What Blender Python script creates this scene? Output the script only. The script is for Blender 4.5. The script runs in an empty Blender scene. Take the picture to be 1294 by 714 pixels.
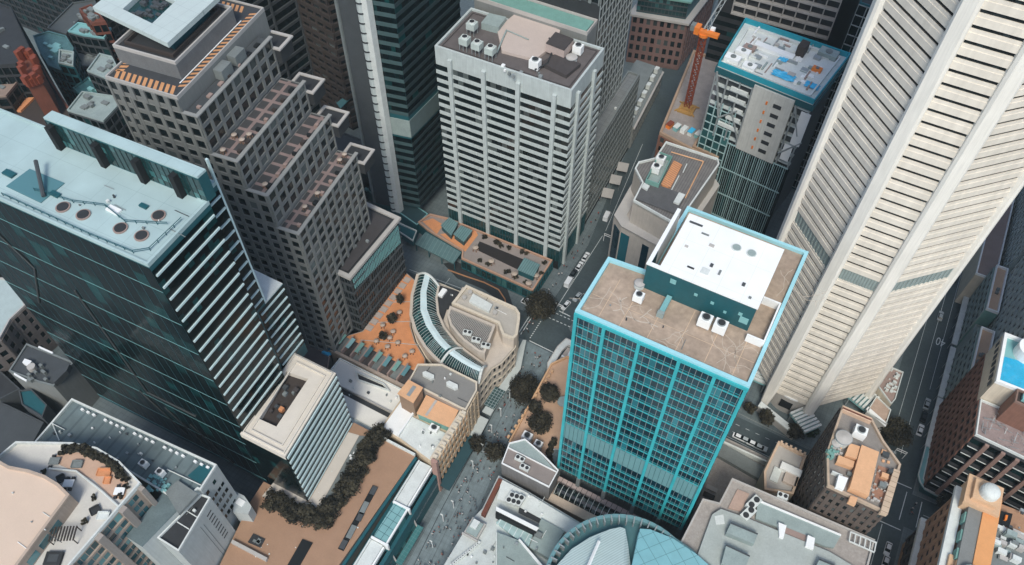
import bpy, bmesh, math, random
from mathutils import Vector, Matrix
random.seed(11)
R = math.radians
SC = bpy.context.scene
COL = SC.collection

# ---------------------------------------------------------------- camera, sky, sun, exposure
FPX, PITCH, YAW, ROLL, CAMH = 1027.75, 0.922556, -0.494587, 0.0061883, 250.0
_fw = Vector((math.sin(YAW)*math.cos(PITCH), math.cos(YAW)*math.cos(PITCH), -math.sin(PITCH)))
_r = Vector((math.cos(YAW), -math.sin(YAW), 0)); _u = _r.cross(_fw)
_r, _u = math.cos(ROLL)*_r + math.sin(ROLL)*_u, -math.sin(ROLL)*_r + math.cos(ROLL)*_u
CAM = Vector((0, 0, CAMH))
cd = bpy.data.cameras.new('camera'); cam = bpy.data.objects.new('camera', cd); COL.objects.link(cam)
cd.sensor_width = 36; cd.lens = FPX/1294*36; cd.clip_start = 1; cd.clip_end = 8000
m3 = Matrix((_r, _u, -_fw)).transposed(); cam.matrix_world = Matrix.Translation(CAM) @ m3.to_4x4()
SC.camera = cam
SUN_EL, SUN_AZ = 52.0, 160.0      # azimuth clockwise from +Y
wd = bpy.data.worlds.new('World'); SC.world = wd; wd.use_nodes = True
nt = wd.node_tree; bg = nt.nodes['Background']
sky = nt.nodes.new('ShaderNodeTexSky'); sky.sky_type = 'NISHITA'; sky.sun_disc = False
sky.sun_elevation = R(SUN_EL); sky.sun_rotation = R(SUN_AZ); sky.air_density = 1.0; sky.dust_density = 1.6; sky.ozone_density = .5
nt.links.new(sky.outputs[0], bg.inputs[0]); bg.inputs[1].default_value = 0.105
sl = bpy.data.lights.new('sun', 'SUN'); so = bpy.data.objects.new('sun', sl); COL.objects.link(so)
sl.energy = 1.5; sl.angle = R(18); sl.color = (1.0, 0.975, 0.89)
_sd = Vector((math.sin(R(SUN_AZ))*math.cos(R(SUN_EL)), math.cos(R(SUN_AZ))*math.cos(R(SUN_EL)), math.sin(R(SUN_EL))))
so.rotation_euler = _sd.to_track_quat('Z', 'Y').to_euler(); so.location = (0, 0, 400)
SC.view_settings.view_transform = 'Standard'; SC.view_settings.look = 'None'
SC.view_settings.exposure = 0.85; SC.view_settings.gamma = 1; SC.view_settings.use_curve_mapping = False

def at(x, y, z=0.0):
    """point of the place at height z seen at photograph pixel x, y"""
    d = _fw + _r*((x-647)/FPX) - _u*((y-357)/FPX)
    return CAM + d*((z-CAMH)/d.z)
def at2(x, y, z=0.0):
    p = at(x, y, z); return (p.x, p.y)

# ---------------------------------------------------------------- materials
MATS = {}
def _mk(name):
    m = bpy.data.materials.new(name); m.use_nodes = True
    n = m.node_tree; return m, n, n.nodes['Principled BSDF']
def mat(name, col, rough=0.75, var=0.18, scale=0.35, fine=2.5, metal=0.0, spec=0.4, streak=0.0):
    """painted / mineral surface: two octaves of grime over a base colour; streak adds vertical weathering"""
    if name in MATS: return MATS[name]
    m, n, b = _mk(name); L = n.links
    g = n.nodes.new('ShaderNodeNewGeometry')
    t1 = n.nodes.new('ShaderNodeTexNoise'); t1.inputs['Scale'].default_value = scale; t1.inputs['Detail'].default_value = 6; t1.inputs['Roughness'].default_value = .62
    t2 = n.nodes.new('ShaderNodeTexNoise'); t2.inputs['Scale'].default_value = fine; t2.inputs['Detail'].default_value = 3
    L.new(g.outputs['Position'], t1.inputs['Vector'])
    if streak:
        mp = n.nodes.new('ShaderNodeMapping'); mp.inputs['Scale'].default_value = (1, 1, .06)
        L.new(g.outputs['Position'], mp.inputs[0]); L.new(mp.outputs[0], t2.inputs['Vector'])
    else: L.new(g.outputs['Position'], t2.inputs['Vector'])
    a = n.nodes.new('ShaderNodeMath'); a.operation = 'MULTIPLY_ADD'; a.inputs[1].default_value = 2.4*var; a.inputs[2].default_value = 1-1.2*var
    L.new(t1.outputs[0], a.inputs[0])
    c = n.nodes.new('ShaderNodeMath'); c.operation = 'MULTIPLY_ADD'; k = var*.8+streak; c.inputs[1].default_value = 2*k; c.inputs[2].default_value = 1-k
    L.new(t2.outputs[0], c.inputs[0])
    p = n.nodes.new('ShaderNodeMath'); p.operation = 'MULTIPLY'; L.new(a.outputs[0], p.inputs[0]); L.new(c.outputs[0], p.inputs[1])
    mx = n.nodes.new('ShaderNodeVectorMath'); mx.operation = 'SCALE'; mx.inputs[0].default_value = col[:3]
    L.new(p.outputs[0], mx.inputs['Scale']); L.new(mx.outputs[0], b.inputs['Base Color'])
    b.inputs['Roughness'].default_value = rough; b.inputs['Metallic'].default_value = metal; b.inputs['Specular IOR Level'].default_value = spec
    MATS[name] = m; return m
def glass(name, dark, light, rough=0.12, frac=0.25, spec=0.6):
    """window panes: each face carries its own 'rnd' so that colour differs from pane to pane, standing for blinds and painted reflections"""
    if name in MATS: return MATS[name]
    m, n, b = _mk(name); L = n.links
    at_ = n.nodes.new('ShaderNodeAttribute'); at_.attribute_name = 'rnd'
    cr = n.nodes.new('ShaderNodeValToRGB'); e = cr.color_ramp
    e.elements[0].position = 0; e.elements[0].color = (*[c*.55 for c in dark], 1)
    e.elements[1].position = 1; e.elements[1].color = (*light, 1)
    q = e.elements.new(1-frac); q.color = (*dark, 1)
    L.new(at_.outputs['Fac'], cr.inputs[0]); L.new(cr.outputs[0], b.inputs['Base Color'])
    g = n.nodes.new('ShaderNodeNewGeometry')
    t = n.nodes.new('ShaderNodeTexNoise'); t.inputs['Scale'].default_value = .25; L.new(g.outputs['Position'], t.inputs['Vector'])
    bp = n.nodes.new('ShaderNodeBump'); bp.inputs['Strength'].default_value = .12; bp.inputs['Distance'].default_value = .5
    L.new(t.outputs[0], bp.inputs['Height']); L.new(bp.outputs[0], b.inputs['Normal'])
    b.inputs['Roughness'].default_value = rough; b.inputs['Specular IOR Level'].default_value = spec
    MATS[name] = m; return m
def pattern(name, colA, colB, kind='grid', sx=2.0, sy=2.0, line=.06, ang=0.0, rough=.8, var=.2, noise=.4, offs=(0, 0)):
    """grid lines, stripes or stains worked into a horizontal surface in world metres"""
    if name in MATS: return MATS[name]
    m, n, b = _mk(name); L = n.links
    g = n.nodes.new('ShaderNodeNewGeometry')
    mp = n.nodes.new('ShaderNodeMapping'); mp.inputs['Rotation'].default_value = (0, 0, R(-ang)); mp.inputs['Location'].default_value = (offs[0], offs[1], 0)
    L.new(g.outputs['Position'], mp.inputs[0])
    sp = n.nodes.new('ShaderNodeSeparateXYZ'); L.new(mp.outputs[0], sp.inputs[0])
    def M(op, a, bb=None, cc=None):
        k = n.nodes.new('ShaderNodeMath'); k.operation = op
        for i, v in enumerate((a, bb, cc)):
            if v is None: continue
            if isinstance(v, (int, float)): k.inputs[i].default_value = v
            else: L.new(v, k.inputs[i])
        return k.outputs[0]
    fx = M('FRACT', M('DIVIDE', sp.outputs[0], sx)); lx = M('LESS_THAN', fx, line)
    if kind == 'grid':
        fy = M('FRACT', M('DIVIDE', sp.outputs[1], sy)); ly = M('LESS_THAN', fy, line*sx/sy); mk = M('MAXIMUM', lx, ly)
    else: mk = lx
    t = n.nodes.new('ShaderNodeTexNoise'); t.inputs['Scale'].default_value = noise; t.inputs['Detail'].default_value = 7; L.new(g.outputs['Position'], t.inputs['Vector'])
    k = M('MULTIPLY_ADD', t.outputs[0], 2.6*var, 1-1.3*var)
    mx = n.nodes.new('ShaderNodeMix'); mx.data_type = 'RGBA'; L.new(mk, mx.inputs[0])
    mx.inputs[6].default_value = (*colA, 1); mx.inputs[7].default_value = (*colB, 1)
    sc = n.nodes.new('ShaderNodeVectorMath'); sc.operation = 'SCALE'; L.new(mx.outputs[2], sc.inputs[0]); L.new(k, sc.inputs['Scale'])
    L.new(sc.outputs[0], b.inputs['Base Color']); b.inputs['Roughness'].default_value = rough
    MATS[name] = m; return m
def leafmat(name, c1, c2):
    if name in MATS: return MATS[name]
    m, n, b = _mk(name); L = n.links
    a = n.nodes.new('ShaderNodeAttribute'); a.attribute_name = 'rnd'
    mx = n.nodes.new('ShaderNodeMix'); mx.data_type = 'RGBA'; L.new(a.outputs['Fac'], mx.inputs[0])
    mx.inputs[6].default_value = (*c1, 1); mx.inputs[7].default_value = (*c2, 1); L.new(mx.outputs[2], b.inputs['Base Color'])
    b.inputs['Roughness'].default_value = .8; b.inputs['Specular IOR Level'].default_value = .2
    MATS[name] = m; return m

m_conc = mat('pale_grey_green_concrete', (.45, .50, .485), streak=.05)
m_white = mat('white_paint', (.80, .81, .79), rough=.6, var=.07)
m_offwhite = mat('weathered_white', (.60, .63, .60), var=.2)
m_cream = mat('cream_precast', (.69, .635, .545), var=.13, scale=.12, fine=.6, streak=.1)
m_creamlight = mat('cream_precast_columns', (.75, .72, .65), var=.1, scale=.1, streak=.08)
m_stone = mat('grey_stone', (.20, .207, .196), var=.14, scale=.2, streak=.05)
m_stonelight = mat('pale_stone_coping', (.42, .40, .37), var=.12)
m_sand = mat('sandstone', (.50, .40, .28), var=.2, scale=.4, streak=.08)
m_sandlight = mat('pale_sandstone', (.60, .53, .42), var=.16, streak=.06)
m_orange = mat('orange_terracotta', (.58, .25, .11), var=.18, scale=.5)
m_orangesoft = mat('faded_orange_membrane', (.66, .38, .21), var=.13, scale=.4)
m_brick = mat('brown_red_brick', (.20, .10, .07), var=.25, scale=.5, streak=.05)
m_redbrick = mat('dark_red_brick', (.15, .05, .03), var=.3, streak=.08)
m_darkgrey = mat('dark_grey_paint', (.055, .062, .066), var=.2)
m_midgrey = mat('mid_grey_roof', (.17, .19, .185), var=.25, scale=.25)
m_greygreen = mat('grey_green_roof', (.27, .33, .315), var=.24, scale=.25)
m_slate = mat('blue_grey_roof', (.115, .155, .16), var=.3, scale=.2)
m_brownroof = mat('dark_brown_roof', (.06, .052, .05), var=.22)
m_charcoal = mat('charcoal_membrane', (.028, .030, .032), var=.3)
m_asphalt = mat('asphalt', (.058, .078, .082), var=.28, scale=.15, fine=1.2)
m_pave = pattern('grey_paving', (.12, .15, .155), (.085, .108, .114), sx=1.6, sy=1.6, line=.08, var=.25)
m_mall = pattern('blue_grey_mall_paving', (.17, .215, .225), (.115, .15, .16), sx=1.2, sy=2.4, line=.07, ang=4.5, var=.35, noise=.5)
m_line = mat('road_paint', (.62, .66, .64), var=.2, fine=5)
m_teal = mat('turquoise_panel', (.04, .38, .41), rough=.45, var=.18, streak=.06)
m_tealpale = mat('pale_blue_parapet', (.33, .62, .67), rough=.5, var=.1)
m_tealdark = mat('dark_teal_metal', (.012, .085, .10), rough=.5, var=.2)
m_tealgrey = mat('pale_teal_panel', (.20, .42, .42), rough=.5, var=.1)
m_metal = mat('grey_metal', (.32, .35, .35), rough=.5, var=.12, metal=.3)
m_black = mat('black_void', (.008, .01, .011), rough=.9, var=.1)
m_dkbrown = mat('dark_brown_panel', (.045, .035, .03), var=.25)
m_pink = mat('pinkish_paving', (.30, .22, .19), var=.15)
m_cranered = mat('rusty_red_steel', (.20, .045, .02), rough=.6, var=.3, fine=4)
m_craneorange = mat('orange_steel', (.72, .20, .03), rough=.5, var=.12)
m_bluesheet = mat('blue_tarpaulin', (.05, .42, .68), rough=.5, var=.15)
m_cyan = mat('cyan_hoarding', (.02, .30, .38), rough=.5, var=.12)
m_copper = mat('green_copper', (.16, .32, .28), var=.2)
g_teal = glass('turquoise_window_glass', (.004, .032, .05), (.02, .17, .20), frac=.18, spec=.5)
g_dark = glass('dark_window_glass', (.009, .015, .016), (.12, .14, .135), frac=.16)
g_black = glass('black_green_glass', (.003, .009, .010), (.006, .05, .05), rough=.14, frac=.14, spec=.18)
g_green = glass('green_glass', (.012, .05, .052), (.05, .16, .16), frac=.25)
g_blue = glass('pale_blue_glass', (.09, .22, .24), (.26, .45, .47), rough=.2, frac=.4)
g_aqua = glass('aqua_window_glass', (.03, .12, .14), (.18, .38, .38), frac=.5)
m_leaf = leafmat('dark_foliage', (.009, .009, .007), (.075, .066, .042))
m_leafg = leafmat('green_foliage', (.008, .014, .008), (.05, .075, .04))
m_trunk = mat('bark', (.05, .04, .03))

# ---------------------------------------------------------------- mesh builder
class Fr:
    def __init__(s, o=(0, 0), a=0.0, e1=None):
        s.o = Vector((o[0], o[1], 0)); s.e1 = Vector((math.cos(a), math.sin(a), 0)) if e1 is None else e1
        s.e2 = Vector((-s.e1.y, s.e1.x, 0))
    def p(s, u, v, z): return s.o + s.e1*u + s.e2*v + Vector((0, 0, z))
W0 = Fr()
OFF = {}
class MB:
    def __init__(s): s.v, s.f, s.m, s.r, s.sm = [], [], [], [], False
    def face(s, pts, mi=0, r=None):
        i = len(s.v); s.v += [tuple(p) for p in pts]; s.f.append(tuple(range(i, i+len(pts)))); s.m.append(mi); s.r.append(random.random() if r is None else r)
    def box(s, F, u0, u1, v0, v1, z0, z1, mi=0, r=None):
        i = len(s.v); s.v += [tuple(F.p(u, v, z)) for z in (z0, z1) for (u, v) in ((u0, v0), (u1, v0), (u1, v1), (u0, v1))]
        for q in ((3, 2, 1, 0), (4, 5, 6, 7), (0, 1, 5, 4), (1, 2, 6, 5), (2, 3, 7, 6), (3, 0, 4, 7)):
            s.f.append(tuple(i+k for k in q)); s.m.append(mi); s.r.append(random.random() if r is None else r)
        return s
    def prism(s, poly, z0, z1, mi=0, mtop=None):
        poly = ccw(poly); n = len(poly); i = len(s.v)
        s.v += [(x, y, z0) for x, y in poly] + [(x, y, z1) for x, y in poly]
        for k in range(n):
            j = (k+1) % n; s.f.append((i+k, i+j, i+n+j, i+n+k)); s.m.append(mi); s.r.append(random.random())
        s.f.append(tuple(i+n+k for k in range(n))); s.m.append(mi if mtop is None else mtop); s.r.append(.5)
        s.f.append(tuple(i+n-1-k for k in range(n))); s.m.append(mi); s.r.append(.5)
        return s
    def ring(s, poly, t, z0, z1, mi=0):
        poly = ccw(poly); inn = inset(poly, t); n = len(poly)
        for k in range(n):
            j = (k+1) % n; a, b, c, d = poly[k], poly[j], inn[j], inn[k]
            s.face([(*a, z0), (*b, z0), (*b, z1), (*a, z1)], mi); s.face([(*d, z1), (*c, z1), (*c, z0), (*d, z0)], mi)
            s.face([(*a, z1), (*b, z1), (*c, z1), (*d, z1)], mi); s.face([(*a, z0), (*d, z0), (*c, z0), (*b, z0)], mi)
        return s
    def cyl(s, c, r0, r1, z0, z1, n=16, mi=0, cap=True):
        i = len(s.v)
        for z, r in ((z0, r0), (z1, r1)): s.v += [(c[0]+r*math.cos(2*math.pi*k/n), c[1]+r*math.sin(2*math.pi*k/n), z) for k in range(n)]
        for k in range(n):
            j = (k+1) % n; s.f.append((i+k, i+j, i+n+j, i+n+k)); s.m.append(mi); s.r.append(random.random())
        if cap:
            s.f.append(tuple(i+n+k for k in range(n))); s.m.append(mi); s.r.append(.5)
            s.f.append(tuple(i+n-1-k for k in range(n))); s.m.append(mi); s.r.append(.5)
        return s
    def dome(s, c, r, z0, h, n=16, rings=5, mi=0):
        pr = [(r*math.cos(a), z0+h*math.sin(a)) for a in [math.pi/2*k/rings for k in range(rings)]]
        for (ra, za), (rb, zb) in zip(pr, pr[1:]+[(.02, z0+h)]):
            s.cyl(c, ra, rb, za, zb, n, mi, False)
        return s
    def tube(s, p, q, r, n=5, mi=0, r2=None):
        p, q = Vector(p), Vector(q); d = (q-p).normalized(); a = d.orthogonal().normalized(); b = d.cross(a); i = len(s.v); r2 = r if r2 is None else r2
        for c, rr in ((p, r), (q, r2)): s.v += [tuple(c+(a*math.cos(2*math.pi*k/n)+b*math.sin(2*math.pi*k/n))*rr) for k in range(n)]
        for k in range(n):
            j = (k+1) % n; s.f.append((i+k, i+j, i+n+j, i+n+k)); s.m.append(mi); s.r.append(random.random())
        s.f.append(tuple(i+n+k for k in range(n))); s.m.append(mi); s.r.append(.5); s.f.append(tuple(i+n-1-k for k in range(n))); s.m.append(mi); s.r.append(.5)
        return s
    def build(s, name, mats, parent=None, kind=None):
        if not isinstance(mats, (list, tuple)): mats = [mats]
        off = OFF.get(parent.name, Vector((0, 0, 0))) if parent else Vector((0, 0, 0))
        me = bpy.data.meshes.new(name); me.from_pydata([(x-off.x, y-off.y, z-off.z) for x, y, z in s.v], [], s.f)
        for m in mats: me.materials.append(m)
        if len(mats) > 1: me.polygons.foreach_set('material_index', s.m)
        at_ = me.attributes.new('rnd', 'FLOAT', 'FACE'); at_.data.foreach_set('value', s.r)
        me.update()
        o = bpy.data.objects.new(name, me); COL.objects.link(o); OFF[o.name] = off
        if parent: o.parent = parent
        if kind: o['kind'] = kind
        return o
def area(p): return sum(a[0]*b[1]-b[0]*a[1] for a, b in zip(p, list(p[1:])+[p[0]]))/2
def ccw(p): p = [(q[0], q[1]) for q in p]; return p if area(p) > 0 else p[::-1]
def inset(poly, t):
    poly = ccw(poly); n = len(poly); out = []
    for k in range(n):
        a, b, c = Vector(poly[k-1]), Vector(poly[k]), Vector(poly[(k+1) % n])
        d1, d2 = (b-a).normalized(), (c-b).normalized(); n1, n2 = Vector((-d1.y, d1.x)), Vector((-d2.y, d2.x))
        mm = n1+n2; mm = mm/max(mm.length_squared, .3)*2
        out.append(tuple(b+mm*t))
    return out
def inside(p, poly):
    c = False
    for a, b in zip(poly, poly[1:]+poly[:1]):
        if (a[1] > p[1]) != (b[1] > p[1]) and p[0] < (b[0]-a[0])*(p[1]-a[1])/(b[1]-a[1])+a[0]: c = not c
    return c
def rect(F, u0, u1, v0, v1): return [tuple(F.p(u, v, 0).to_2d()) for u, v in ((u0, v0), (u1, v0), (u1, v1), (u0, v1))]
def R4(x0, x1, y0, y1): return [(x0, y0), (x1, y0), (x1, y1), (x0, y1)]

def tag(o, label, cat, group=None, kind=None):
    o['label'] = label; o['category'] = cat
    if group: o['group'] = group
    if kind: o['kind'] = kind
    return o
def thing(name, label, cat, loc=(0, 0, 0), rz=0, group=None):
    o = bpy.data.objects.new(name, None); COL.objects.link(o); o.empty_display_size = 2
    o.location = loc; o.rotation_euler = (0, 0, rz); OFF[o.name] = Vector(loc) if not rz else Vector((0, 0, 0))
    return tag(o, label, cat, group)
def structure(name, mb, m): o = mb.build(name, m); o['kind'] = 'structure'; return o
KIDS = {}
def dup(root, loc, rz=0.0, label=None, group=None, scale=None):
    """a copy of a thing together with copies of its parts and sub-parts"""
    if not KIDS:
        pass
    def cp(o, par):
        c = o.copy(); COL.objects.link(c); OFF[c.name] = OFF.get(o.name, Vector())
        if par is not None: c.parent = par
        for k in list(o.children): cp(k, c)
        return c
    r = cp(root, None); r.location = loc; r.rotation_euler = (0, 0, rz)
    if label: r['label'] = label
    if group: r['group'] = group
    if scale: r.scale = scale if isinstance(scale, tuple) else (scale,)*3
    return r

BLDS = []
class Bld:
    def __init__(s, name, label, cat, poly, z0=0, group=None):
        poly = ccw(poly); c = sum((Vector(p) for p in poly), Vector((0, 0)))/len(poly)
        s.root = thing(name, label, cat, (c.x, c.y, z0), 0, group); s.win = []; s.poly = poly
    def each(s, name, m, boxes, par=None):
        for b in boxes: s.part(name, MB().box(W0, *b), m, par)
    def part(s, name, mb, m, parent=None, kind=None): return mb.build(name, m, parent or s.root, kind)
    def body(s, z0, z1, wm, rm, par=1.0, pt=.4, pm=None, poly=None):
        poly = poly or s.poly
        s.part('wall', MB().prism(poly, z0, z1), wm)
        s.part('roof', MB().prism(inset(poly, pt+.02) if par else poly, z1, z1+.12), rm)
        if par: s.part('parapet', MB().ring(poly, pt, z1, z1+par), pm or wm)
    def facade(s, a, b, z0, z1, nf, nb, gm, sm, sp=.4, spd=.25, pm=None, pw=.6, pd=.35, pev=1, mull=0, mode='band', mm=None, edgew=None, sill=0.0):
        a, b = Vector((a[0], a[1])), Vector((b[0], b[1])); L = (b-a).length; d = (b-a)/L
        F = Fr(a, e1=Vector((d.x, d.y, 0))); F.e2 = Vector((d.y, -d.x, 0))
        fh = (z1-z0)/nf; bw = L/nb; pm = pm or sm; g = .04
        if mode == 'flat':
            mb = MB()
            for i in range(nf):
                for k in range(nb): mb.face([F.p(k*bw, g, z0+i*fh), F.p((k+1)*bw, g, z0+i*fh), F.p((k+1)*bw, g, z0+(i+1)*fh), F.p(k*bw, g, z0+(i+1)*fh)])
            s.part('glazing', mb, gm)
        elif mode == 'band':
            for i in range(nf):
                mb = MB(); za, zb = z0+(i+sp)*fh, z0+(i+1)*fh; nn = nb*max(1, mull)
                for k in range(nn): mb.face([F.p(L*k/nn, g, za), F.p(L*(k+1)/nn, g, za), F.p(L*(k+1)/nn, g, zb), F.p(L*k/nn, g, zb)])
                s.part('window_band', mb, gm)
        else:
            for i in range(nf):
                for k in range(nb):
                    za, zb = z0+(i+sp)*fh, z0+(i+1)*fh; ua, ub = k*bw+pw/2, (k+1)*bw-pw/2
                    if edgew: ua = max(ua, edgew); ub = min(ub, L-edgew)
                    if ub-ua < .2: continue
                    s.win.append(([F.p(ua, g, za), F.p(ub, g, za), F.p(ub, g, zb), F.p(ua, g, zb)], gm))
        if sp > 0 and spd > 0:
            for i in range(nf+1):
                zb = z0+(i+sp)*fh if i < nf else z1+.25
                mb = MB().box(F, 0, L+spd, g+.005, spd, z0+i*fh, zb)
                if sill: mb.box(F, .05, L-.05, spd, spd+sill, zb-.18, zb-.02)
                s.part('spandrel', mb, sm)
        if pw and pd:
            for k in range(0, nb+1, pev):
                w = pw if not (edgew and k in (0, nb)) else edgew*2
                ua, ub = max(0, k*bw-w/2), min(L, k*bw+w/2)
                s.part('pier', MB().box(F, ua, ub, g+.003, pd, z0+.003, z1+.3), pm)
        if mull:
            mb = MB(); nn = nb*mull
            for k in range(nn):
                if k % mull or not pw: mb.box(F, L*k/nn-.05, L*k/nn+.05, g, max(spd*.5, .12), z0, z1)
            s.part('mullion', mb, mm or pm)
        return F, L
    def facades(s, z0, z1, bay, fl, gm, sm, poly=None, **kw):
        poly = ccw(poly or s.poly); n = len(poly)
        for k in range(n):
            a, b = Vector(poly[k]), Vector(poly[(k+1) % n]); L = (b-a).length; nn = Vector((b.y-a.y, a.x-b.x))
            if L < 2.5 or (Vector((0, 0))-(a+b)/2).dot(nn) <= 0: continue
            s.facade(a, b, z0, z1, max(1, round((z1-z0)/fl)), max(1, round(L/bay)), gm, sm, **kw)
    def done(s, lim=100):
        BLDS.append(s)
        if not s.win: return s
        s.win.sort(key=lambda w: (sum(w[0], Vector())/4-CAM).length)
        for q, gm in s.win[:lim]:
            mb = MB(); mb.face(q); s.part('window', mb, gm)
        if s.win[lim:]:
            by = {}
            for q, gm in s.win[lim:]: by.setdefault(gm.name, MB()).face(q)
            for k, mb in by.items(): s.part('window', mb, MATS[k], kind='stuff')
        return s

#@@SETTING
# ---------------------------------------------------------------- ground, roads, pavements
g = MB(); g.face([(-4000, -3000, -.02), (4000, -3000, -.02), (4000, 6000, -.02), (-4000, 6000, -.02)]); structure('ground', g, m_pave)
rd = MB()
PITT = [(-72.4, 157.8), (-61.2, 157.8), (-61.0, 196), (-66.5, 232), (-72.5, 280), (-82, 360), (-110, 560), (-122, 560), (-94, 360), (-84, 280), (-77.5, 232), (-72.4, 198)]
rd.prism(PITT, -.05, .004); structure('road', rd, m_asphalt)
rd = MB(); rd.prism([(-330, 118), (-330, 130), (-72.5, 157.8), (-61.2, 157.8), (-8, 153.5), (50, 152.5), (64.5, 153.5), (240, 158), (240, 145), (66, 141.5), (50, 141.5), (4, 141.8), (-61.2, 145.5), (-72.5, 146)], -.05, .002); structure('road', rd, m_asphalt)
rd = MB(); rd.prism([(50.0, -100), (64.3, -100), (64.3, 141), (64.3, 154), (64.0, 420), (50, 420), (50, 153), (50, 141)], -.05, .006); structure('road', rd, m_asphalt)
ml = MB(); ml.prism([(-59.6, 20), (-53.0, 20), (-54.3, 70), (-59.6, 110), (-60.8, 145.2), (-72.2, 145.6), (-71, 120), (-66.5, 60), (-63, 20)], -.05, .03); structure('pedestrian_mall', ml, m_mall)
def kerbed(poly):
    mb = MB(); mb.prism(poly, -.05, .13, 0, 1); return structure('pavement', mb, [m_stonelight, m_pave])
kerbed([(-77.2, 158.9), (-73.4, 158.2), (-72.2, 160.5), (-72.2, 198), (-77.3, 232), (-83.8, 280), (-88, 280), (-82, 232), (-77.3, 204)])
kerbed([(-61.0, 158), (-60.2, 157.4), (48.5, 152.8), (49.8, 154), (49.8, 400), (38, 400), (38, 161), (-58, 165), (-58, 196), (-61, 196)])
kerbed([(64.6, 153.8), (240, 158.3), (240, 400), (64.3, 400)])
kerbed([(64.6, 141), (240, 144.6), (240, -100), (64.5, -100)])
kerbed([(4, 141.5), (49.8, 141.2), (49.8, -100), (44, -100), (44, 138), (4, 138)])
# road markings
mk = MB()
def stripe(p, q, w=.18, z=.012):
    p, q = Vector(p), Vector(q); d = (q-p).normalized(); n = Vector((-d.y, d.x))*w/2
    mk.face([(*(p-n), z), (*(q-n), z), (*(q+n), z), (*(p+n), z)])
stripe((-69.5, 163), (-69.2, 205)); stripe((-67.9, 163.4), (-63.2, 163.2), .35)
stripe((-69.2, 208), (-76, 262), .15)
for x in (-76.6, -75.6): stripe((x, 147.2), (x, 156), .3)
for k in range(9): stripe((-71.9, 147.4+k), (-71.8, 147.95+k), .3)
stripe((-71.5, 146.3), (-61.5, 146), .3)
for k in range(6): stripe((-70+1.6*k, 158.9), (-69.1+1.6*k, 158.9), .3); stripe((-70+1.6*k, 161.9), (-69.1+1.6*k, 161.9), .3)
stripe((-128, 153), (-84, 156.6), .2); stripe((-112, 156.9), (-112, 152), .2)
stripe((-112, 151.5), (-84, 151.8), .12)
stripe((58.0, 166), (58.6, 400), .15); stripe((54.2, 180), (54.8, 400), .12); stripe((61.4, 196), (61.8, 400), .12); stripe((62.6, 143), (62.7, 153.6), .25); stripe((67.8, 143), (67.7, 152.5), .25)
for k in range(14): stripe((54.2, 100-k*6), (54.2, 103-k*6), .15)
stripe((58.2, 139), (58.1, 60), .2)
for k in range(6): stripe((69+k*4.5, 148.2), (71.5+k*4.5, 148.3), .15)
stripe((51, 155.2), (63.8, 155.5), .3); stripe((51, 139.6), (63.8, 139.8), .3)
for k in range(12): stripe((6+k*3.5, 147), (8+k*3.5, 147), .15); stripe((6+k*3.5, 150.2), (7.4+k*3.5, 150.2), .12)
stripe((5, 144.4), (22, 143.9), .14)
for k in range(10): stripe((-58+k*5, 150.3-k*.12), (-55.6+k*5, 150.25-k*.12), .14)
structure('road_markings', mk, m_line)
md = MB(); mk = md; stripe((-69.6, 131), (-66.2, 77), .22, .04); stripe((-66.2, 77), (-62.6, 40), .22, .04); stripe((-66.6, 128), (-60.2, 60), .1, .04); structure('mall_drain', md, mat('dark_drain', (.03, .035, .038)))
tr = MB(); tr.prism([at2(x, y, .01) for x, y in ((560, 333), (576, 330), (640, 362), (648, 386), (636, 384), (612, 366), (578, 352))], -.05, .016); structure('road', tr, mat('ramp_opening_dark', (.025, .03, .032)))  # flat dark sheet painted for the shade inside the ramp opening
kb = MB(); q = [at(x, y, .2) for x, y in ((566, 341), (588, 349), (612, 357), (630, 366), (638, 378), (640, 388))]
for a_, b_ in zip(q, q[1:]): kb.tube(a_, b_, .28, 4)
structure('kerb', kb, mat('rusty_kerb', (.40, .20, .10)))
ft = bpy.data.curves.new('speed_marking', 'FONT'); ft.body = '40'; ft.size = 4.4; ft.extrude = .004; ft.align_x = 'CENTER'; ft.materials.append(m_line)
fo = bpy.data.objects.new('road_markings', ft); COL.objects.link(fo); fo.location = (*at2(1190, 428, 0), .014); fo.rotation_euler = (0, 0, R(178)); fo.scale = (.75, 1.2, 1); fo['kind'] = 'structure'
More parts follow.
